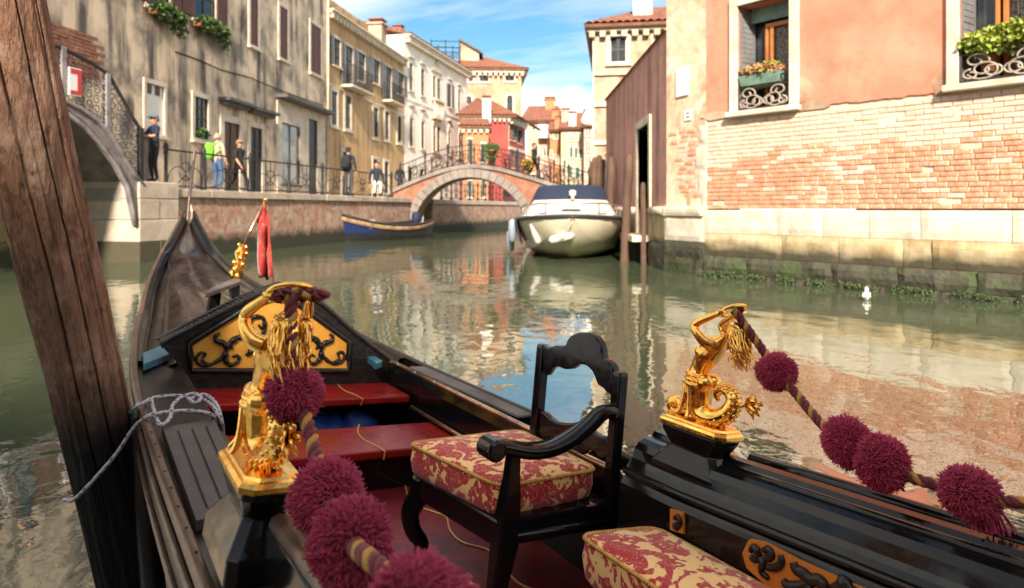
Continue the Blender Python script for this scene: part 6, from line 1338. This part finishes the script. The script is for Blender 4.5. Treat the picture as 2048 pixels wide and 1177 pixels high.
MB().tube([(sp0.x + 0.02, ua - 0.012, -0.318), (VB, ua - 0.012, -0.318)], 0.012, 8).build('stretcher', 'lacquer', ch, smooth=True)
# brocade
def brocade(name):
    m = mat(name, (0.95, 0.56, 0.20), 0.75, sheen=0.3, bump=(220, 0.35, 0.002)); nt = m.node_tree; n_ = nt.nodes; l_ = nt.links; b = n_['Principled BSDF']
    tcn = N(n_, 'ShaderNodeTexCoord'); co = tcn.outputs['Object']
    t1 = N(n_, 'ShaderNodeTexNoise'); t1.inputs['Scale'].default_value = 16; t1.inputs['Detail'].default_value = 1.0; t1.inputs['Distortion'].default_value = 1.6; l_.new(co, t1.inputs['Vector'])
    v1 = N(n_, 'ShaderNodeTexVoronoi', feature='SMOOTH_F1'); v1.inputs['Scale'].default_value = 75; v1.inputs['Smoothness'].default_value = 0.25; l_.new(co, v1.inputs['Vector'])
    v2 = N(n_, 'ShaderNodeTexVoronoi', feature='F1'); v2.inputs['Scale'].default_value = 17; l_.new(co, v2.inputs['Vector'])
    s1 = math_n(n_, l_, 'ADD', t1.outputs[0], math_n(n_, l_, 'MULTIPLY', math_n(n_, l_, 'SUBTRACT', 0.45, v1.outputs['Distance']), 0.20))
    s2 = math_n(n_, l_, 'ADD', s1, math_n(n_, l_, 'MULTIPLY', math_n(n_, l_, 'SUBTRACT', 0.42, v2.outputs['Distance']), 0.22))
    r_ = N(n_, 'ShaderNodeMapRange'); r_.inputs[1].default_value = 0.436; r_.inputs[2].default_value = 0.450; l_.new(s2, r_.inputs[0])
    # thin veins inside the red ground
    t3 = N(n_, 'ShaderNodeTexNoise'); t3.inputs['Scale'].default_value = 34; t3.inputs['Detail'].default_value = 0.5; t3.inputs['Distortion'].default_value = 2.2; l_.new(co, t3.inputs['Vector'])
    vein = math_n(n_, l_, 'LESS_THAN', math_n(n_, l_, 'ABSOLUTE', math_n(n_, l_, 'SUBTRACT', t3.outputs[0], 0.5)), 0.012)
    fac = math_n(n_, l_, 'MULTIPLY', r_.outputs[0], math_n(n_, l_, 'SUBTRACT', 1.0, math_n(n_, l_, 'MULTIPLY', vein, 0.8)))
    src = b.inputs['Base Color'].links[0].from_socket
    mx = N(n_, 'ShaderNodeMix', data_type='RGBA'); l_.new(fac, mx.inputs['Factor']); l_.new(src, mx.inputs['A']); mx.inputs['B'].default_value = (0.46, 0.004, 0.009, 1); l_.new(mx.outputs['Result'], b.inputs['Base Color'])
    bn = b.inputs['Normal'].links[0].from_node; b2 = N(n_, 'ShaderNodeBump'); b2.inputs['Strength'].default_value = 0.5; b2.inputs['Distance'].default_value = 0.002; l_.new(fac, b2.inputs['Height']); l_.new(bn.outputs[0], b2.inputs['Normal']); l_.new(b2.outputs[0], b.inputs['Normal'])
brocade('brocade'); mat('piping_gold', (0.66, 0.37, 0.085), 0.6, mix=((0.5, 0.25, 0.05), 60, 0.45, 0.6), bump=(120, 0.3, 0.002))
def cushion(corners, top_w, thick, parent, rc=0.045, mw=None, crown=0.018):
    """cushion over a quad given by four (x,y) corners; piping cord round the top edge"""
    P = [Vector((c[0], c[1])) for c in corners]; n = 4; out = []
    for i in range(4):
        a, c, d = P[i - 1], P[i], P[(i + 1) % 4]; u1 = (a - c).normalized(); u2 = (d - c).normalized()
        for t in [0, 0.25, 0.5, 0.75, 1]:
            out.append(c + u1 * rc * (1 - t) ** 2 + u2 * rc * t ** 2)
    dens = []
    for i in range(len(out)):
        a, b_ = out[i], out[(i + 1) % len(out)]; k = max(1, int((b_ - a).length / 0.02))
        dens += [a.lerp(b_, t / k) for t in range(k)]
    ctr = sum(dens, Vector((0, 0))) / len(dens); mb_ = MB(); rows_ = []
    for f_, z in ((0.93, -thick), (0.985, -thick + 0.012), (1.012, -thick * 0.5), (1.0, -0.012), (0.995, -0.002), (0.97, 0.005), (0.85, crown * 0.55), (0.6, crown * 0.9), (0.3, crown), (0.02, crown)):
        rows_.append([(ctr.x + (p.x - ctr.x) * f_, ctr.y + (p.y - ctr.y) * f_, top_w + z + (0.004 * mnoise.noise((p.x * 14, p.y * 14, f_ * 4)))) for p in dens])
    mb_.grid(rows_, closed=True); mb_.f.append(tuple(range(len(dens)))); mb_.m.append(0)
    o = mb_.build('seat_cushion' if parent else 'cushion', 'brocade', parent, smooth=True, mw=mw)
    pts = smooth_path([(p.x + (p.x - ctr.x) * 0.004, p.y + (p.y - ctr.y) * 0.004, top_w) for p in dens], 5, True)
    pm = MB(); L_ = 0; prev_ = None; A2 = []; n2 = len(pts)
    for s2 in (0, 1):
        q = []
        for i, p in enumerate(pts):
            t = (pts[(i + 1) % n2] - pts[i - 1]).normalized(); sd_ = t.cross(Vector((0, 0, 1))).normalized(); ang = i * 2 * math.pi / 4.0 + s2 * math.pi
            q.append(p + (sd_ * math.cos(ang) + Vector((0, 0, 1)) * math.sin(ang)) * 0.0026)
        pm.tube(q, 0.0034, 6, closed=True)
    pm.build('piping', 'piping_gold', o, smooth=True)
    return o
cushion([(cu[0].x, cu[0].y), (VB - 0.02, cu[1].y - 0.035), (VB - 0.02, cu[2].y - 0.005), (cu[3].x + 0.005, cu[3].y - 0.01)], -0.196, 0.085, ch)
c2 = [on(1163, 1072, 2, -0.25), on(1345, 1058, 2, -0.25)]
tag(cushion([(c2[0].x - 0.005, c2[0].y + 0.005), (0.435, 0.02), (0.435, -0.75), (c2[0].x - 0.03, -0.75)], -0.25, 0.095, None, mw=G), 'red and gold brocade cushion beside the orange carved side panel', 'cushion')
tag(cushion([(-0.40, 0.02), (-0.115, 0.035), (-0.10, -0.65), (-0.40, -0.65)], -0.27, 0.09, None, mw=G), 'red and gold brocade cushion under the pink pompoms', 'cushion')
for va_, vb_, w_ in ((0.14, 0.44, -0.348), (-0.42, -0.11, -0.363)):
    MB().box(va_, vb_, -0.9, -0.02, w_ - 0.03, w_ + 0.004).box(va_ + 0.02, va_ + 0.05, -0.9, -0.04, FLZ, w_ - 0.03).box(vb_ - 0.05, vb_ - 0.02, -0.9, -0.04, FLZ, w_ - 0.03).build('passenger_seat', 'lacquer', gon)

# ------------------------------------------------------------------ gold sirens on their pedestals
def siren(label, cx_):
    g = thing('gold_figurine', label, 'figurine', G @ Matrix.Translation((cx_, 0, 0)))
    p_ = lambda x, y, v=0.0: (v, -(x - 431) / 2348.0, ((980 - y) + 815 * (x - 431) / 2348.0) / 3058.0)
    key = [(562, 800, .006), (540, 755, .009), (562, 722, .012), (600, 718, .0145), (640, 748, .017), (664, 815, .0195), (628, 895, .022), (540, 930, .024), (460, 900, .027), (418, 840, .030), (410, 745, .034), (405, 665, .0365), (396, 610, .033), (396, 560, .0255), (420, 492, .0265), (465, 425, .0315), (520, 365, .0255), (562, 325, .0125), (585, 306, .0115)]
    P = smooth_path([p_(a, b_) for a, b_, c in key], 6); rr = smooth_path([(c, 0, 0) for a, b_, c in key], 6)
    mb_ = MB(); mb_.tube(P, [q.x for q in rr], 16)
    tailP = [(p, q.x) for p, q in zip(P, rr)][8:52]
    for s_ in (-1, 1):
        am = [(525, 372, .024, .016), (500, 340, .040, .0145), (468, 275, .052, .0115), (440, 212, .052, .0105), (470, 182, .049, .0105), (525, 160, .042, .0090), (588, 138, .035, .0068)]
        mb_.tube(smooth_path([p_(a, b_, v * s_) for a, b_, v, c in am], 5), [q.x for q in smooth_path([(c, 0, 0) for a, b_, v, c in am], 5)], 12)
        mb_.ball(p_(428, 408, 0.016 * s_), 0.0155, 12, 10); mb_.ball(p_(478, 655, 0.017 * s_), 0.021, 12, 10)
        h0 = Vector(p_(594, 136, 0.036 * s_)); mb_.ball(h0, 0.0085, 10, 8, sc=(0.8, 1.2, 0.8))
        for q in range(4): mb_.tube([h0 + Vector((0.0042 * (q - 1.5) * s_, -0.003, 0.004)), h0 + Vector((0.0042 * (q - 1.5) * s_, -0.013, 0.007)), h0 + Vector((0.0042 * (q - 1.5) * s_, -0.017, 0.0))], [0.0033, 0.0030, 0.0022], 6)
        mb_.tube([h0, h0 + Vector((-0.006 * s_, -0.006, -0.008)), h0 + Vector((-0.006 * s_, -0.013, -0.008))], [0.004, 0.0033, 0.0024], 6)
    f = Vector(p_(615, 270)); mb_.ball(f, 0.0195, 14, 12, sc=(0.86, 1.05, 1.0)); mb_.ball(f + Vector((0, 0.007, 0.019)), 0.0050, 8, 6, sc=(0.7, 1.1, 1.0)); mb_.ball(f + Vector((0, 0.017, 0.010)), 0.0065, 8, 6, sc=(1.1, 0.9, 0.8))
    for s_ in (-1, 1): mb_.ball(f + Vector((0.0070 * s_, -0.003, 0.0155)), 0.0042, 6, 5); mb_.ball(f + Vector((0.0165 * s_, -0.002, 0.002)), 0.0045, 6, 5)
    # sash and thigh folds
    for w0, y0_, rr_ in ((0.0, 585, 0.0335), (0.006, 610, 0.0365), (0.012, 640, 0.0385)):
        c = Vector(p_(398, y0_)); mb_.tube([c + Vector((rr_ * math.cos(2 * math.pi * i / 24), rr_ * 0.95 * math.sin(2 * math.pi * i / 24), 0.006 * math.sin(2 * math.pi * i / 24 + w0 * 90))) for i in range(24)], 0.0042, 6, closed=True)
    for a in (0.5, 1.3, 2.2, 3.0):
        mb_.tube(smooth_path([Vector(p_(400, 640)) + Vector((0.036 * math.cos(a), 0.036 * math.sin(a), 0)), Vector(p_(405, 740)) + Vector((0.036 * math.cos(a + 0.15), 0.036 * math.sin(a + 0.15), 0)), Vector(p_(400, 850)) + Vector((0.040 * math.cos(a + 0.3), 0.042 * math.sin(a + 0.3), 0)), Vector(p_(390, 905)) + Vector((0.050 * math.cos(a + 0.4), 0.052 * math.sin(a + 0.4), 0))], 5), 0.0062, 6)
    b = mb_.build('body', 'gold', g, smooth=True)
    rm = b.modifiers.new('fuse', 'REMESH'); rm.mode = 'VOXEL'; rm.voxel_size = 0.0016; rm.use_smooth_shade = True
    sm = b.modifiers.new('soft', 'SMOOTH'); sm.factor = 0.5; sm.iterations = 3
    rg_ = random.Random(3); hr = MB()
    for i in range(150):
        a = -1.2 + 2.4 * rg_.random(); v0 = 0.024 * math.sin(a * 1.3); ln = rg_.uniform(0.6, 1.08); w1 = rg_.uniform(0.6, 1.5); ph = rg_.uniform(0, 6.28)
        base = [p_(585, 262), p_(630, 250), p_(668, 290), p_(680, 360), p_(690, 430), p_(700, 500), p_(716, 575)]
        path = []
        for j, q in enumerate(base):
            t = j / 6; path.append(Vector(q) * 1 + Vector((v0 * (0.6 + 0.7 * math.sin(math.pi * min(1, t * 0.9))) + 0.005 * math.sin(t * 9 + ph) * t, 0.012 * rg_.uniform(-1, 1) * (0.4 + t) + 0.012 * math.sin(ph) * t, 0.004 * math.sin(t * 11 + ph))))
        m_ = max(4, int(7 * ln)); P = smooth_path(path[:m_], 4); hr.tube(P, [0.0038 * (0.6 + 0.4 * w1 / 1.5) * (1 - 0.75 * k / len(P)) for k in range(len(P))], 5)
    hcore = smooth_path([p_(600, 262), p_(640, 262), p_(666, 310), p_(676, 380), p_(686, 450), p_(696, 515), p_(708, 560)], 4); hr.tube(hcore, [lerp(0.019, 0.003, (k / (len(hcore) - 1)) ** 1.6) for k in range(len(hcore))], 10)
    tag(hr.build('hair', 'gold', b, smooth=True), kind='stuff')
    hc = Vector(p_(612, 120)); rn = Vector((0, 0.55, 0.83)).normalized(); ra_, rb_ = Vector((1, 0, 0)), rn.cross(Vector((1, 0, 0)))
    MB().tube([hc + ra_ * 0.036 * math.cos(2 * math.pi * i / 28) + rb_ * 0.030 * math.sin(2 * math.pi * i / 28) for i in range(28)], 0.0048, 8, closed=True).build('ring', 'gold', g, smooth=True)
    sc_ = MB()
    for q in range(2, len(tailP) - 2, 2):
        c, r0 = tailP[q]; t = (tailP[q + 1][0] - tailP[q - 1][0]).normalized(); nn = t.cross(Vector((1, 0, 0))).normalized()
        for k in range(5):
            a = lerp(-1.25, 1.25, (k + 0.5 * (q // 2 % 2)) / 4.5); sc_.ball(c + (nn * math.cos(a) + Vector((1, 0, 0)) * math.sin(a)) * r0 * 0.97, 0.0042, 6, 5, sc=(1.0, 1.0, 1.0))
    tag(sc_.build('tail_scale', 'gold', b, smooth=True), kind='stuff')
    fk = MB(); r0 = Vector(p_(690, 850)); r1 = Vector(p_(745, 835)); fk.tube([Vector(p_(655, 860)), r0, r1], 0.005, 6)
    for i in range(9):
        a = lerp(-0.9, 0.95, i / 8); ln = 0.046 * (1 - 0.25 * abs(a)); u_ = Vector((0.35 * math.sin(i * 2.1), -math.cos(a), math.sin(a) + 0.25)).normalized()
        fk.tube([r1, r1 + u_ * ln * 0.45, r1 + u_ * ln * 0.8, r1 + u_ * ln + Vector((0, 0, -0.006))], [0.003, 0.0085, 0.007, 0.001], 6, flat=0.35)
    fk.build('tail_fin', 'gold', g, smooth=True)
    sh_ = MB(); c = Vector(p_(215, 822)); sh_.tube([c + Vector((0.008 * math.sin(i * 0.25), lerp(0.019, 0.002, i / 40) * math.cos(i * 0.35), lerp(0.019, 0.002, i / 40) * math.sin(i * 0.35))) for i in range(41)], [lerp(0.011, 0.003, i / 40) for i in range(41)], 8)
    sh_.tube(smooth_path([c + Vector((0, -0.016, -0.012)), Vector(p_(280, 860)), Vector(p_(340, 850)), Vector(p_(370, 800))], 4), [0.012, 0.012, 0.011, 0.011, 0.012, 0.013, 0.014, 0.015, 0.016, 0.016, 0.016, 0.016, 0.015], 8)
    sh_.build('shell_scroll', 'gold', g, smooth=True)
    oc = lambda lx_, ly_, ch_: [(-lx_ + ch_, -ly_), (lx_ - ch_, -ly_), (lx_, -ly_ + ch_), (lx_, ly_ - ch_), (lx_ - ch_, ly_), (-lx_ + ch_, ly_), (-lx_, ly_ - ch_), (-lx_, -ly_ + ch_)]
    pl = MB(); pl.grid([[(x, y, z) for x, y in oc(lx_, ly_, 0.02)] for lx_, ly_, z in ((0.048, 0.108, -0.014), (0.052, 0.112, -0.010), (0.052, 0.112, -0.002), (0.047, 0.107, 0.004), (0.043, 0.102, 0.006), (0.041, 0.099, 0.011), (0.001, 0.001, 0.013))], closed=True); pl.f.append(tuple(range(8))); pl.m.append(0); pl.build('plinth', 'gold', g)
    ped = MB(); ped.grid([[(x, y, z) for x, y in oc(lx_, ly_, 0.014)] for lx_, ly_, z in ((0.062, 0.118, -0.15), (0.060, 0.115, -0.108), (0.034, 0.075, -0.062), (0.045, 0.099, -0.026), (0.045, 0.100, -0.0145))], closed=True); ped.f += [tuple(range(8)), tuple(32 + i for i in range(8))]; ped.m += [0, 0]; ped.build('pedestal', 'lacquer', g, bevel=0.003)
    return g, G @ Matrix.Translation((cx_, 0, 0)) @ hc
HALF = (GB - GA).length / 2
s_port, ring_p = siren('gold siren figurine seen from behind, in front of the yellow carved panel', -HALF)
s_stbd, ring_s = siren('gold siren figurine in profile against the water, beside the armchair', HALF)

# ------------------------------------------------------------------ pompom garlands
mat('yarn', (0.44, 0.024, 0.080), 0.95, sheen=0.15, mix=((0.58, 0.07, 0.15), 45, 0.45, 0.62), mix2=((0.13, 0.005, 0.026), 20, 0.5, 0.66), rnd=0.14); mat('cord_red', (0.13, 0.005, 0.011), 0.75, bump=(180, 0.5, 0.003), sheen=0.2); mat('cord_gold', (0.44, 0.22, 0.045), 0.65, bump=(180, 0.5, 0.003))
def pom_mesh(seed, n=6000):
    rg_ = random.Random(seed); mb_ = MB(); ga = math.pi * (3 - math.sqrt(5))
    for i in range(n):
        z = 1 - 2 * (i + 0.5) / n; r_ = math.sqrt(1 - z * z); a = ga * i
        d = Vector((r_ * math.cos(a), r_ * math.sin(a), z)); d = (d + Vector((rg_.gauss(0, 1), rg_.gauss(0, 1), rg_.gauss(0, 1))) * 0.07).normalized()
        ln = 0.97 + rg_.uniform(-0.07, 0.02) + (rg_.uniform(0.02, 0.09) if rg_.random() < 0.04 else 0) + 0.11 * mnoise.noise(d * 2.2 + Vector((seed, 0, 0))) + 0.07 * mnoise.noise(d * 6 + Vector((0, seed, 0)))
        cv = Vector((rg_.gauss(0, 1), rg_.gauss(0, 1), rg_.gauss(0, 1) - 1.0)) * 0.062
        u = d.orthogonal().normalized(); u.rotate(Matrix.Rotation(rg_.uniform(0, 6.28), 3, d)); w_ = d.cross(u); t = 0.0245 * rg_.uniform(0.75, 1.25)
        P = [(d * 0.70, t), (d * 0.90 * ln + cv * 0.4, t * 1.15), (d * ln + cv, t * 0.75)]; vs_ = []
        for p, q in P: vs_ += [p + (u * math.cos(k * 2.094) + w_ * math.sin(k * 2.094)) * q for k in range(3)]
        mb_.add(vs_, [(j * 3 + k, j * 3 + (k + 1) % 3, j * 3 + 3 + (k + 1) % 3, j * 3 + 3 + k) for j in range(2) for k in range(3)] + [(6, 7, 8)])
    mb_.ball((0, 0, 0), 0.72, 16, 10)
    return mb_.mesh('pompom', 'yarn', True)
PM = [pom_mesh(1), pom_mesh(2)]
def rope_strand(P, r_, pitch=0.020, lobes=4):     # a strand laid up from plies: lobed section that turns along its length
    mb_ = MB(); n = len(P); k = 16; rows_ = []; L_ = 0.0; u = (P[1] - P[0]).orthogonal().normalized()
    for i, p in enumerate(P):
        if i: L_ += (P[i] - P[i - 1]).length
        t = (P[min(i + 1, n - 1)] - P[max(i - 1, 0)]).normalized(); u = (u - t * u.dot(t)).normalized(); w_ = t.cross(u); tw_ = -L_ / pitch * 2 * math.pi / lobes
        rows_.append([p + (u * math.cos(a) + w_ * math.sin(a)) * r_ * (0.82 + 0.24 * abs(math.cos(lobes * (a - tw_) / 2))) for a in [2 * math.pi * j / k for j in range(k)]])
    return mb_.grid(rows_, closed=True)
def cord(path, parent, r_=0.0056, tw=0.042, cols=('cord_red', 'cord_gold', 'cord_red')):
    P = smooth_path(path, 30); n = len(P); L_ = [0]
    for a, b_ in zip(P, P[1:]): L_.append(L_[-1] + (b_ - a).length)
    up = Vector((0, 0, 1)).cross(P[1] - P[0]).normalized()
    for s_, c in enumerate(cols):
        q = []; u = up.copy()
        for i, p in enumerate(P):
            t = (P[min(i + 1, n - 1)] - P[max(i - 1, 0)]).normalized(); u = (u - t * u.dot(t)).normalized(); w_ = t.cross(u); a = L_[i] / tw * 2 * math.pi + s_ * 2 * math.pi / len(cols)
            q.append(p + (u * math.cos(a) + w_ * math.sin(a)) * r_ * 1.02)
        rope_strand(q, r_).build('cord', c, parent, smooth=True)
def pom(p, r_, parent, i, base):
    o = obj('pompom', PM[i % 2], parent); o.location = p - base; r_ *= 0.94; o.scale = (r_ * (1.0, 0.95, 1.04, 0.98)[i], r_ * (1.0, 1.05, 0.97, 1.03)[i], r_ * (0.97, 1.0, 0.95, 1.0)[i]); o.rotation_euler = (i * 1.3, i * 0.7, i * 2.1)
def garland(label, ring, poms, via, bundle):
    base = ring.copy(); g = thing('pompom_garland', label, 'garland', Matrix.Translation(base))
    for off in bundle:
        cord([ring - base + Vector(off) * 0.4, (ring + (via[0] - ring) * 0.45) - base + Vector(off) * 1.6, via[0] - base + Vector(off)], g)
    cord([v - base for v in via], g)
    for i, (p, r_) in enumerate(poms): pom(p, r_, g, i, base)
    return g
aft = lambda p, d: p  # readability only
pp_ = [(at(590, 782, 1.09), 0.049), (at(659, 992, 0.955), 0.0535), (at(702, 1086, 0.83), 0.0545), (at(838, 1222, 0.635), 0.0545)]
via = [ring_p + Vector((0.005, -0.015, -0.003)), at(585, 715, 1.085), at(592, 782, 1.08), at(615, 850, 1.05), at(632, 915, 1.0), at(655, 990, 0.945), at(705, 1085, 0.80), at(738, 1118, 0.735), at(775, 1150, 0.70), at(838, 1222, 0.63), at(930, 1300, 0.5)]
garland('maroon and gold rope garland with pink pompoms hanging from the port gold siren', ring_p, pp_, via, [(0.017, 0.0, 0), (-0.013, -0.006, 0), (0.032, 0.006, 0.0)])
ps_ = [(at(1553, 742, 1.60), 0.049), (at(1697, 884, 1.40), 0.0535), (at(1762, 926, 1.335), 0.0555), (at(1936, 986, 1.23), 0.053)]
via = [ring_s + Vector((0.0, -0.015, 0.002)), at(1525, 700, 1.64), at(1553, 742, 1.60), at(1590, 785, 1.55), at(1645, 850, 1.47), at(1697, 884, 1.40), at(1762, 926, 1.335), at(1830, 958, 1.285), at(1936, 986, 1.23), at(1990, 1000, 1.20), at(2060, 1005, 1.16), at(2200, 985, 1.08)]
sg = garland('maroon and gold rope garland with purple red pompoms slung from the starboard gold siren', ring_s, ps_, via, [(0.010, 0, 0.0)])
tb_ = MB(); rg = random.Random(2); t0 = at(1975, 1025, 1.21) - ring_s
for i in range(40):
    o = Vector((rg.gauss(0, 0.010), rg.gauss(0, 0.008), 0)); tb_.tube([t0 + o * 0.5 + Vector((-0.01, 0, 0.03)), t0 + o, t0 + o * 1.6 + Vector((0.008, 0, -0.028 - rg.random() * 0.012))], 0.0018, 4)
tag(tb_.build('tassel', 'yarn', sg), kind='stuff')

# ------------------------------------------------------------------ flag on the fore deck
fb0 = G @ on(473, 557, 2, 0.075); d_ = fb0.y
p0, p1 = at(470, 562, d_), at(531, 400, d_ + 0.05)
fg = thing('flag_staff', 'small gold figure staff with a red and gold pennant on the fore deck', 'flag', Matrix.Translation(p0))
mb_ = MB(); mb_.tube([Vector((0, 0, 0)) + (at(x, y, d_) - p0) for x, y in ((474, 556), (481, 528), (478, 505), (486, 490))], [0.035, 0.022, 0.028, 0.010], 8)
for i in range(16):
    t = i / 15; c = at(lerp(470, 488, t), lerp(556, 490, t), d_) - p0; mb_.ball(c + Vector((0.028 * math.sin(i * 2.4), 0.028 * math.cos(i * 2.4), 0)), 0.018 - 0.007 * t, 6, 5, sc=(1, 1, 1.3))
mb_.build('figure', 'gold', fg, smooth=True)
sb = at(486, 492, d_) - p0; st_ = p1 - p0
MB().tube([sb, sb.lerp(st_, 0.25), sb.lerp(st_, 0.28), sb.lerp(st_, 0.33), st_], [0.006, 0.006, 0.014, 0.010, 0.007], 8).build('staff', 'brass', fg, smooth=True); MB().ball(st_, 0.014, 8, 6).build('finial', 'gold', fg, smooth=True)
rows = []
for j in range(26):
    t = j / 25; yl, xl, xr = lerp(408, 560, t), interp([(0, 526), (0.25, 512), (0.27, 518), (0.7, 514), (1, 518)], t), interp([(0, 531), (0.2, 538), (1, 547)], t)
    row = []
    for i in range(9):
        s_ = i / 8; wob = 0.05 * math.sin(s_ * 9 + t * 3) * (0.3 + t) + 0.02 * math.sin(t * 14)
        yy = yl + (10 * math.sin(s_ * 14) - 14 * (1 - s_) if j == 25 else 0)
        row.append(at(lerp(xl, xr, s_), yy, d_ + 0.04 + wob) - p0)
    rows.append(row)
fo_ = MB().grid(rows).build('pennant', 'flag_red', fg, smooth=True); fo_.modifiers.new('s', 'SOLIDIFY').thickness = 0.004

# ------------------------------------------------------------------ mooring post, black fender post and rope
mat('post_wood', (0.28, 0.145, 0.088), 0.75, mix=((0.48, 0.30, 0.21), 6, 0.46, 0.64), mix2=((0.07, 0.036, 0.024), 9, 0.54, 0.66), zband=((0.006, 0.005, 0.004), 0.95, 1.25, 0.5), spec=0.3, streak=((0.055, 0.028, 0.018), 0.50, 0.60, 34, 1.6), bump=(7, 1.0, 0.03, (9, 9, 0.7)), bump2=(26, 0.9, 0.014, (1.6, 1.6, 0.6)))
pb0, pt0 = at(243, 1080, 2.16), at(-42, -160, 1.80); axp = pt0 - pb0; pbase = pb0 - axp * ((pb0.z + 0.5) / axp.z); pl_ = pt0 - pbase
rows = []; nv_ = 300; nk = 180; d0 = pl_.normalized(); e1 = d0.orthogonal().normalized(); e2 = d0.cross(e1)
# the cracks run along the grain, facing the water side
cam_dir = -(pbase + pl_ * 0.5 - Vector((0, 0, H))).normalized(); a_c = math.atan2(cam_dir.dot(e2), cam_dir.dot(e1))
cracks = [(a_c + da, t0_, t1_, dp) for da, t0_, t1_, dp in ((-0.25, 0.30, 1.0, 0.030), (0.35, 0.25, 0.95, 0.028), (0.8, 0.5, 1.0, 0.010), (0.05, 0.60, 0.82, 0.008), (1.1, 0.2, 0.6, 0.012))]
for k in range(nk + 1):
    t = k / nk; c = pl_ * t; row = []
    for j in range(nv_):
        a = 2 * math.pi * j / nv_; dr3 = Vector((math.cos(a) * 1.2, math.sin(a) * 1.2, t * 3.0))
        r_ = lerp(0.086, 0.113, t) + 0.010 * mnoise.noise(dr3) + 0.006 * mnoise.noise(Vector((math.cos(a) * 5, math.sin(a) * 5, t * 4))) + 0.0035 * mnoise.noise(Vector((math.cos(a) * 14, math.sin(a) * 14, t * 7)))
        for ka, kt in ((a_c + 0.15, 0.50), (a_c - 0.35, 0.72), (a_c + 0.5, 0.66)):
            dk_ = math.hypot(((a - ka + math.pi) % (2 * math.pi) - math.pi) * 0.11, (t - kt) * pl_.length); r_ += 0.010 * math.exp(-(dk_ / 0.030) ** 2) - 0.013 * math.exp(-(dk_ / 0.012) ** 2)
        for ac, t0_, t1_, dp in cracks:
            if t0_ < t < t1_:
                da = (a - ac - 0.12 * mnoise.noise((t * 4, ac, 0)) + math.pi) % (2 * math.pi) - math.pi
                r_ -= dp * max(0, 1 - abs(da) / 0.026) ** 0.6 * min(1, (t - t0_) * 10, (t1_ - t) * 10)
        row.append(c + (e1 * math.cos(a) + e2 * math.sin(a)) * r_)
    rows.append(row)
mb_ = MB(); mb_.grid(rows, closed=True); mb_.f.append(tuple(nk * nv_ + i for i in range(nv_))); mb_.m.append(0)
tag(mb_.build('mooring_post', 'post_wood', smooth=True, mw=Matrix.Translation(pbase)), 'thick cracked brown wooden mooring post leaning beside the gondola', 'post')
b0 = at(290, 1010, 2.12); t0 = at(272, 823, 2.12)
ax_ = t0 - b0; b1 = b0 - ax_ * ((b0.z + 0.5) / ax_.z)
tag(MB().tube([Vector((0, 0, 0)), (t0 - b1) * 0.5, (t0 - b1) * 0.985, t0 - b1], [0.036, 0.036, 0.036, 0.030], 14).build('black_post', 'wet_black', smooth=True, mw=Matrix.Translation(b1)), 'thin black wet post standing between the brown post and the gondola', 'post')
mat('rope_white', (0.42, 0.39, 0.36), 0.8, bump=(260, 0.6, 0.002), mix=((0.46, 0.42, 0.38), 40, 0.45, 0.65)); mat('rope_blue', (0.015, 0.05, 0.30), 0.7)
rope = thing('mooring_rope', 'white rope with blue flecks looped over the gunwale and tied to the brown post', 'rope', G)
def rope_run(path, r_=0.0060, nm='strand'):
    P = smooth_path(path, 10); o = MB().tube(P, r_, 9).build(nm, 'rope_white', rope, smooth=True); fk = MB(); n = len(P)
    acc = 0; up = Vector((0.3, 0.2, 1)).normalized()
    for i in range(1, n - 1):
        acc += (P[i] - P[i - 1]).length
        if acc > 0.020:
            acc = 0
            for e_ in range(3):
                t = (P[i + 1] - P[i - 1]).normalized(); u = (up - t * up.dot(t)).normalized(); w_ = t.cross(u); a = i * 1.9 + e_ * 2.1; c = P[i] + (u * math.cos(a) + w_ * math.sin(a)) * r_ * 0.80; fk.tube([c - t * 0.005, c, c + t * 0.005], [r_ * 0.30, r_ * 0.46, r_ * 0.30], 5)
    tag(fk.build('blue_fleck', 'rope_blue', o), kind='stuff')
inv = G.inverted()
wv = lambda px, py, d: inv @ at(px, py, d)
dk = -0.168
g1 = lambda a, b_, w_=dk: on(a, b_, 2, w_)
rope_run([g1(441, 872, -0.30), g1(438, 840, -0.20), g1(425, 812), g1(395, 796), g1(350, 792), g1(308, 796), g1(293, 803, -0.165), wv(272, 812, 2.02), wv(262, 826, 2.06)])
rope_run([g1(433, 868, -0.32), g1(429, 838, -0.20), g1(412, 826), g1(370, 822), g1(325, 826), g1(298, 832, -0.165), wv(268, 856, 2.0), wv(235, 905, 2.0), wv(195, 952, 1.98), wv(150, 998, 1.99), wv(128, 1000, 2.12)])
rope_run([g1(302, 800), g1(305, 812, -0.178), g1(312, 835, -0.178), g1(322, 850, -0.178), g1(340, 836, -0.172), g1(345, 812, -0.170), g1(362, 796, -0.160), g1(388, 788, -0.152), g1(402, 797, -0.150), g1(388, 806, -0.158), g1(376, 796, -0.158)])
rope_run([g1(446, 880, -0.33), g1(444, 848, -0.21), g1(432, 808), g1(408, 790, -0.158), g1(380, 800, -0.160)])

# ------------------------------------------------------------------ unseen house added behind the mooring to cast shade over the gondola
FR = Fac((6.0, -6.5), (-1.0, 0.0))
rear = thing('shade_house', 'plain two storey rose plaster house added out of view behind the mooring for shade', 'building', FR.m())
rops = [(x, x + 1.0, z, z + 1.6) for x in (1.5, 4.5, 7.5, 10.5, 13.5, 16.5) for z in (1.5, 4.2)]
shell(rear, 20, -0.5, 6.2, 5, rops, 'plaster_rose')
for o_ in rops: window(rear, *o_, surr=0.15, shut='open', shutm='shutter_green')
tile_roof(rear, (-0.3, -0.3, 6.2), (20.3, -0.3, 6.2), (19, 2.5, 6.9), (1, 2.5, 6.9))
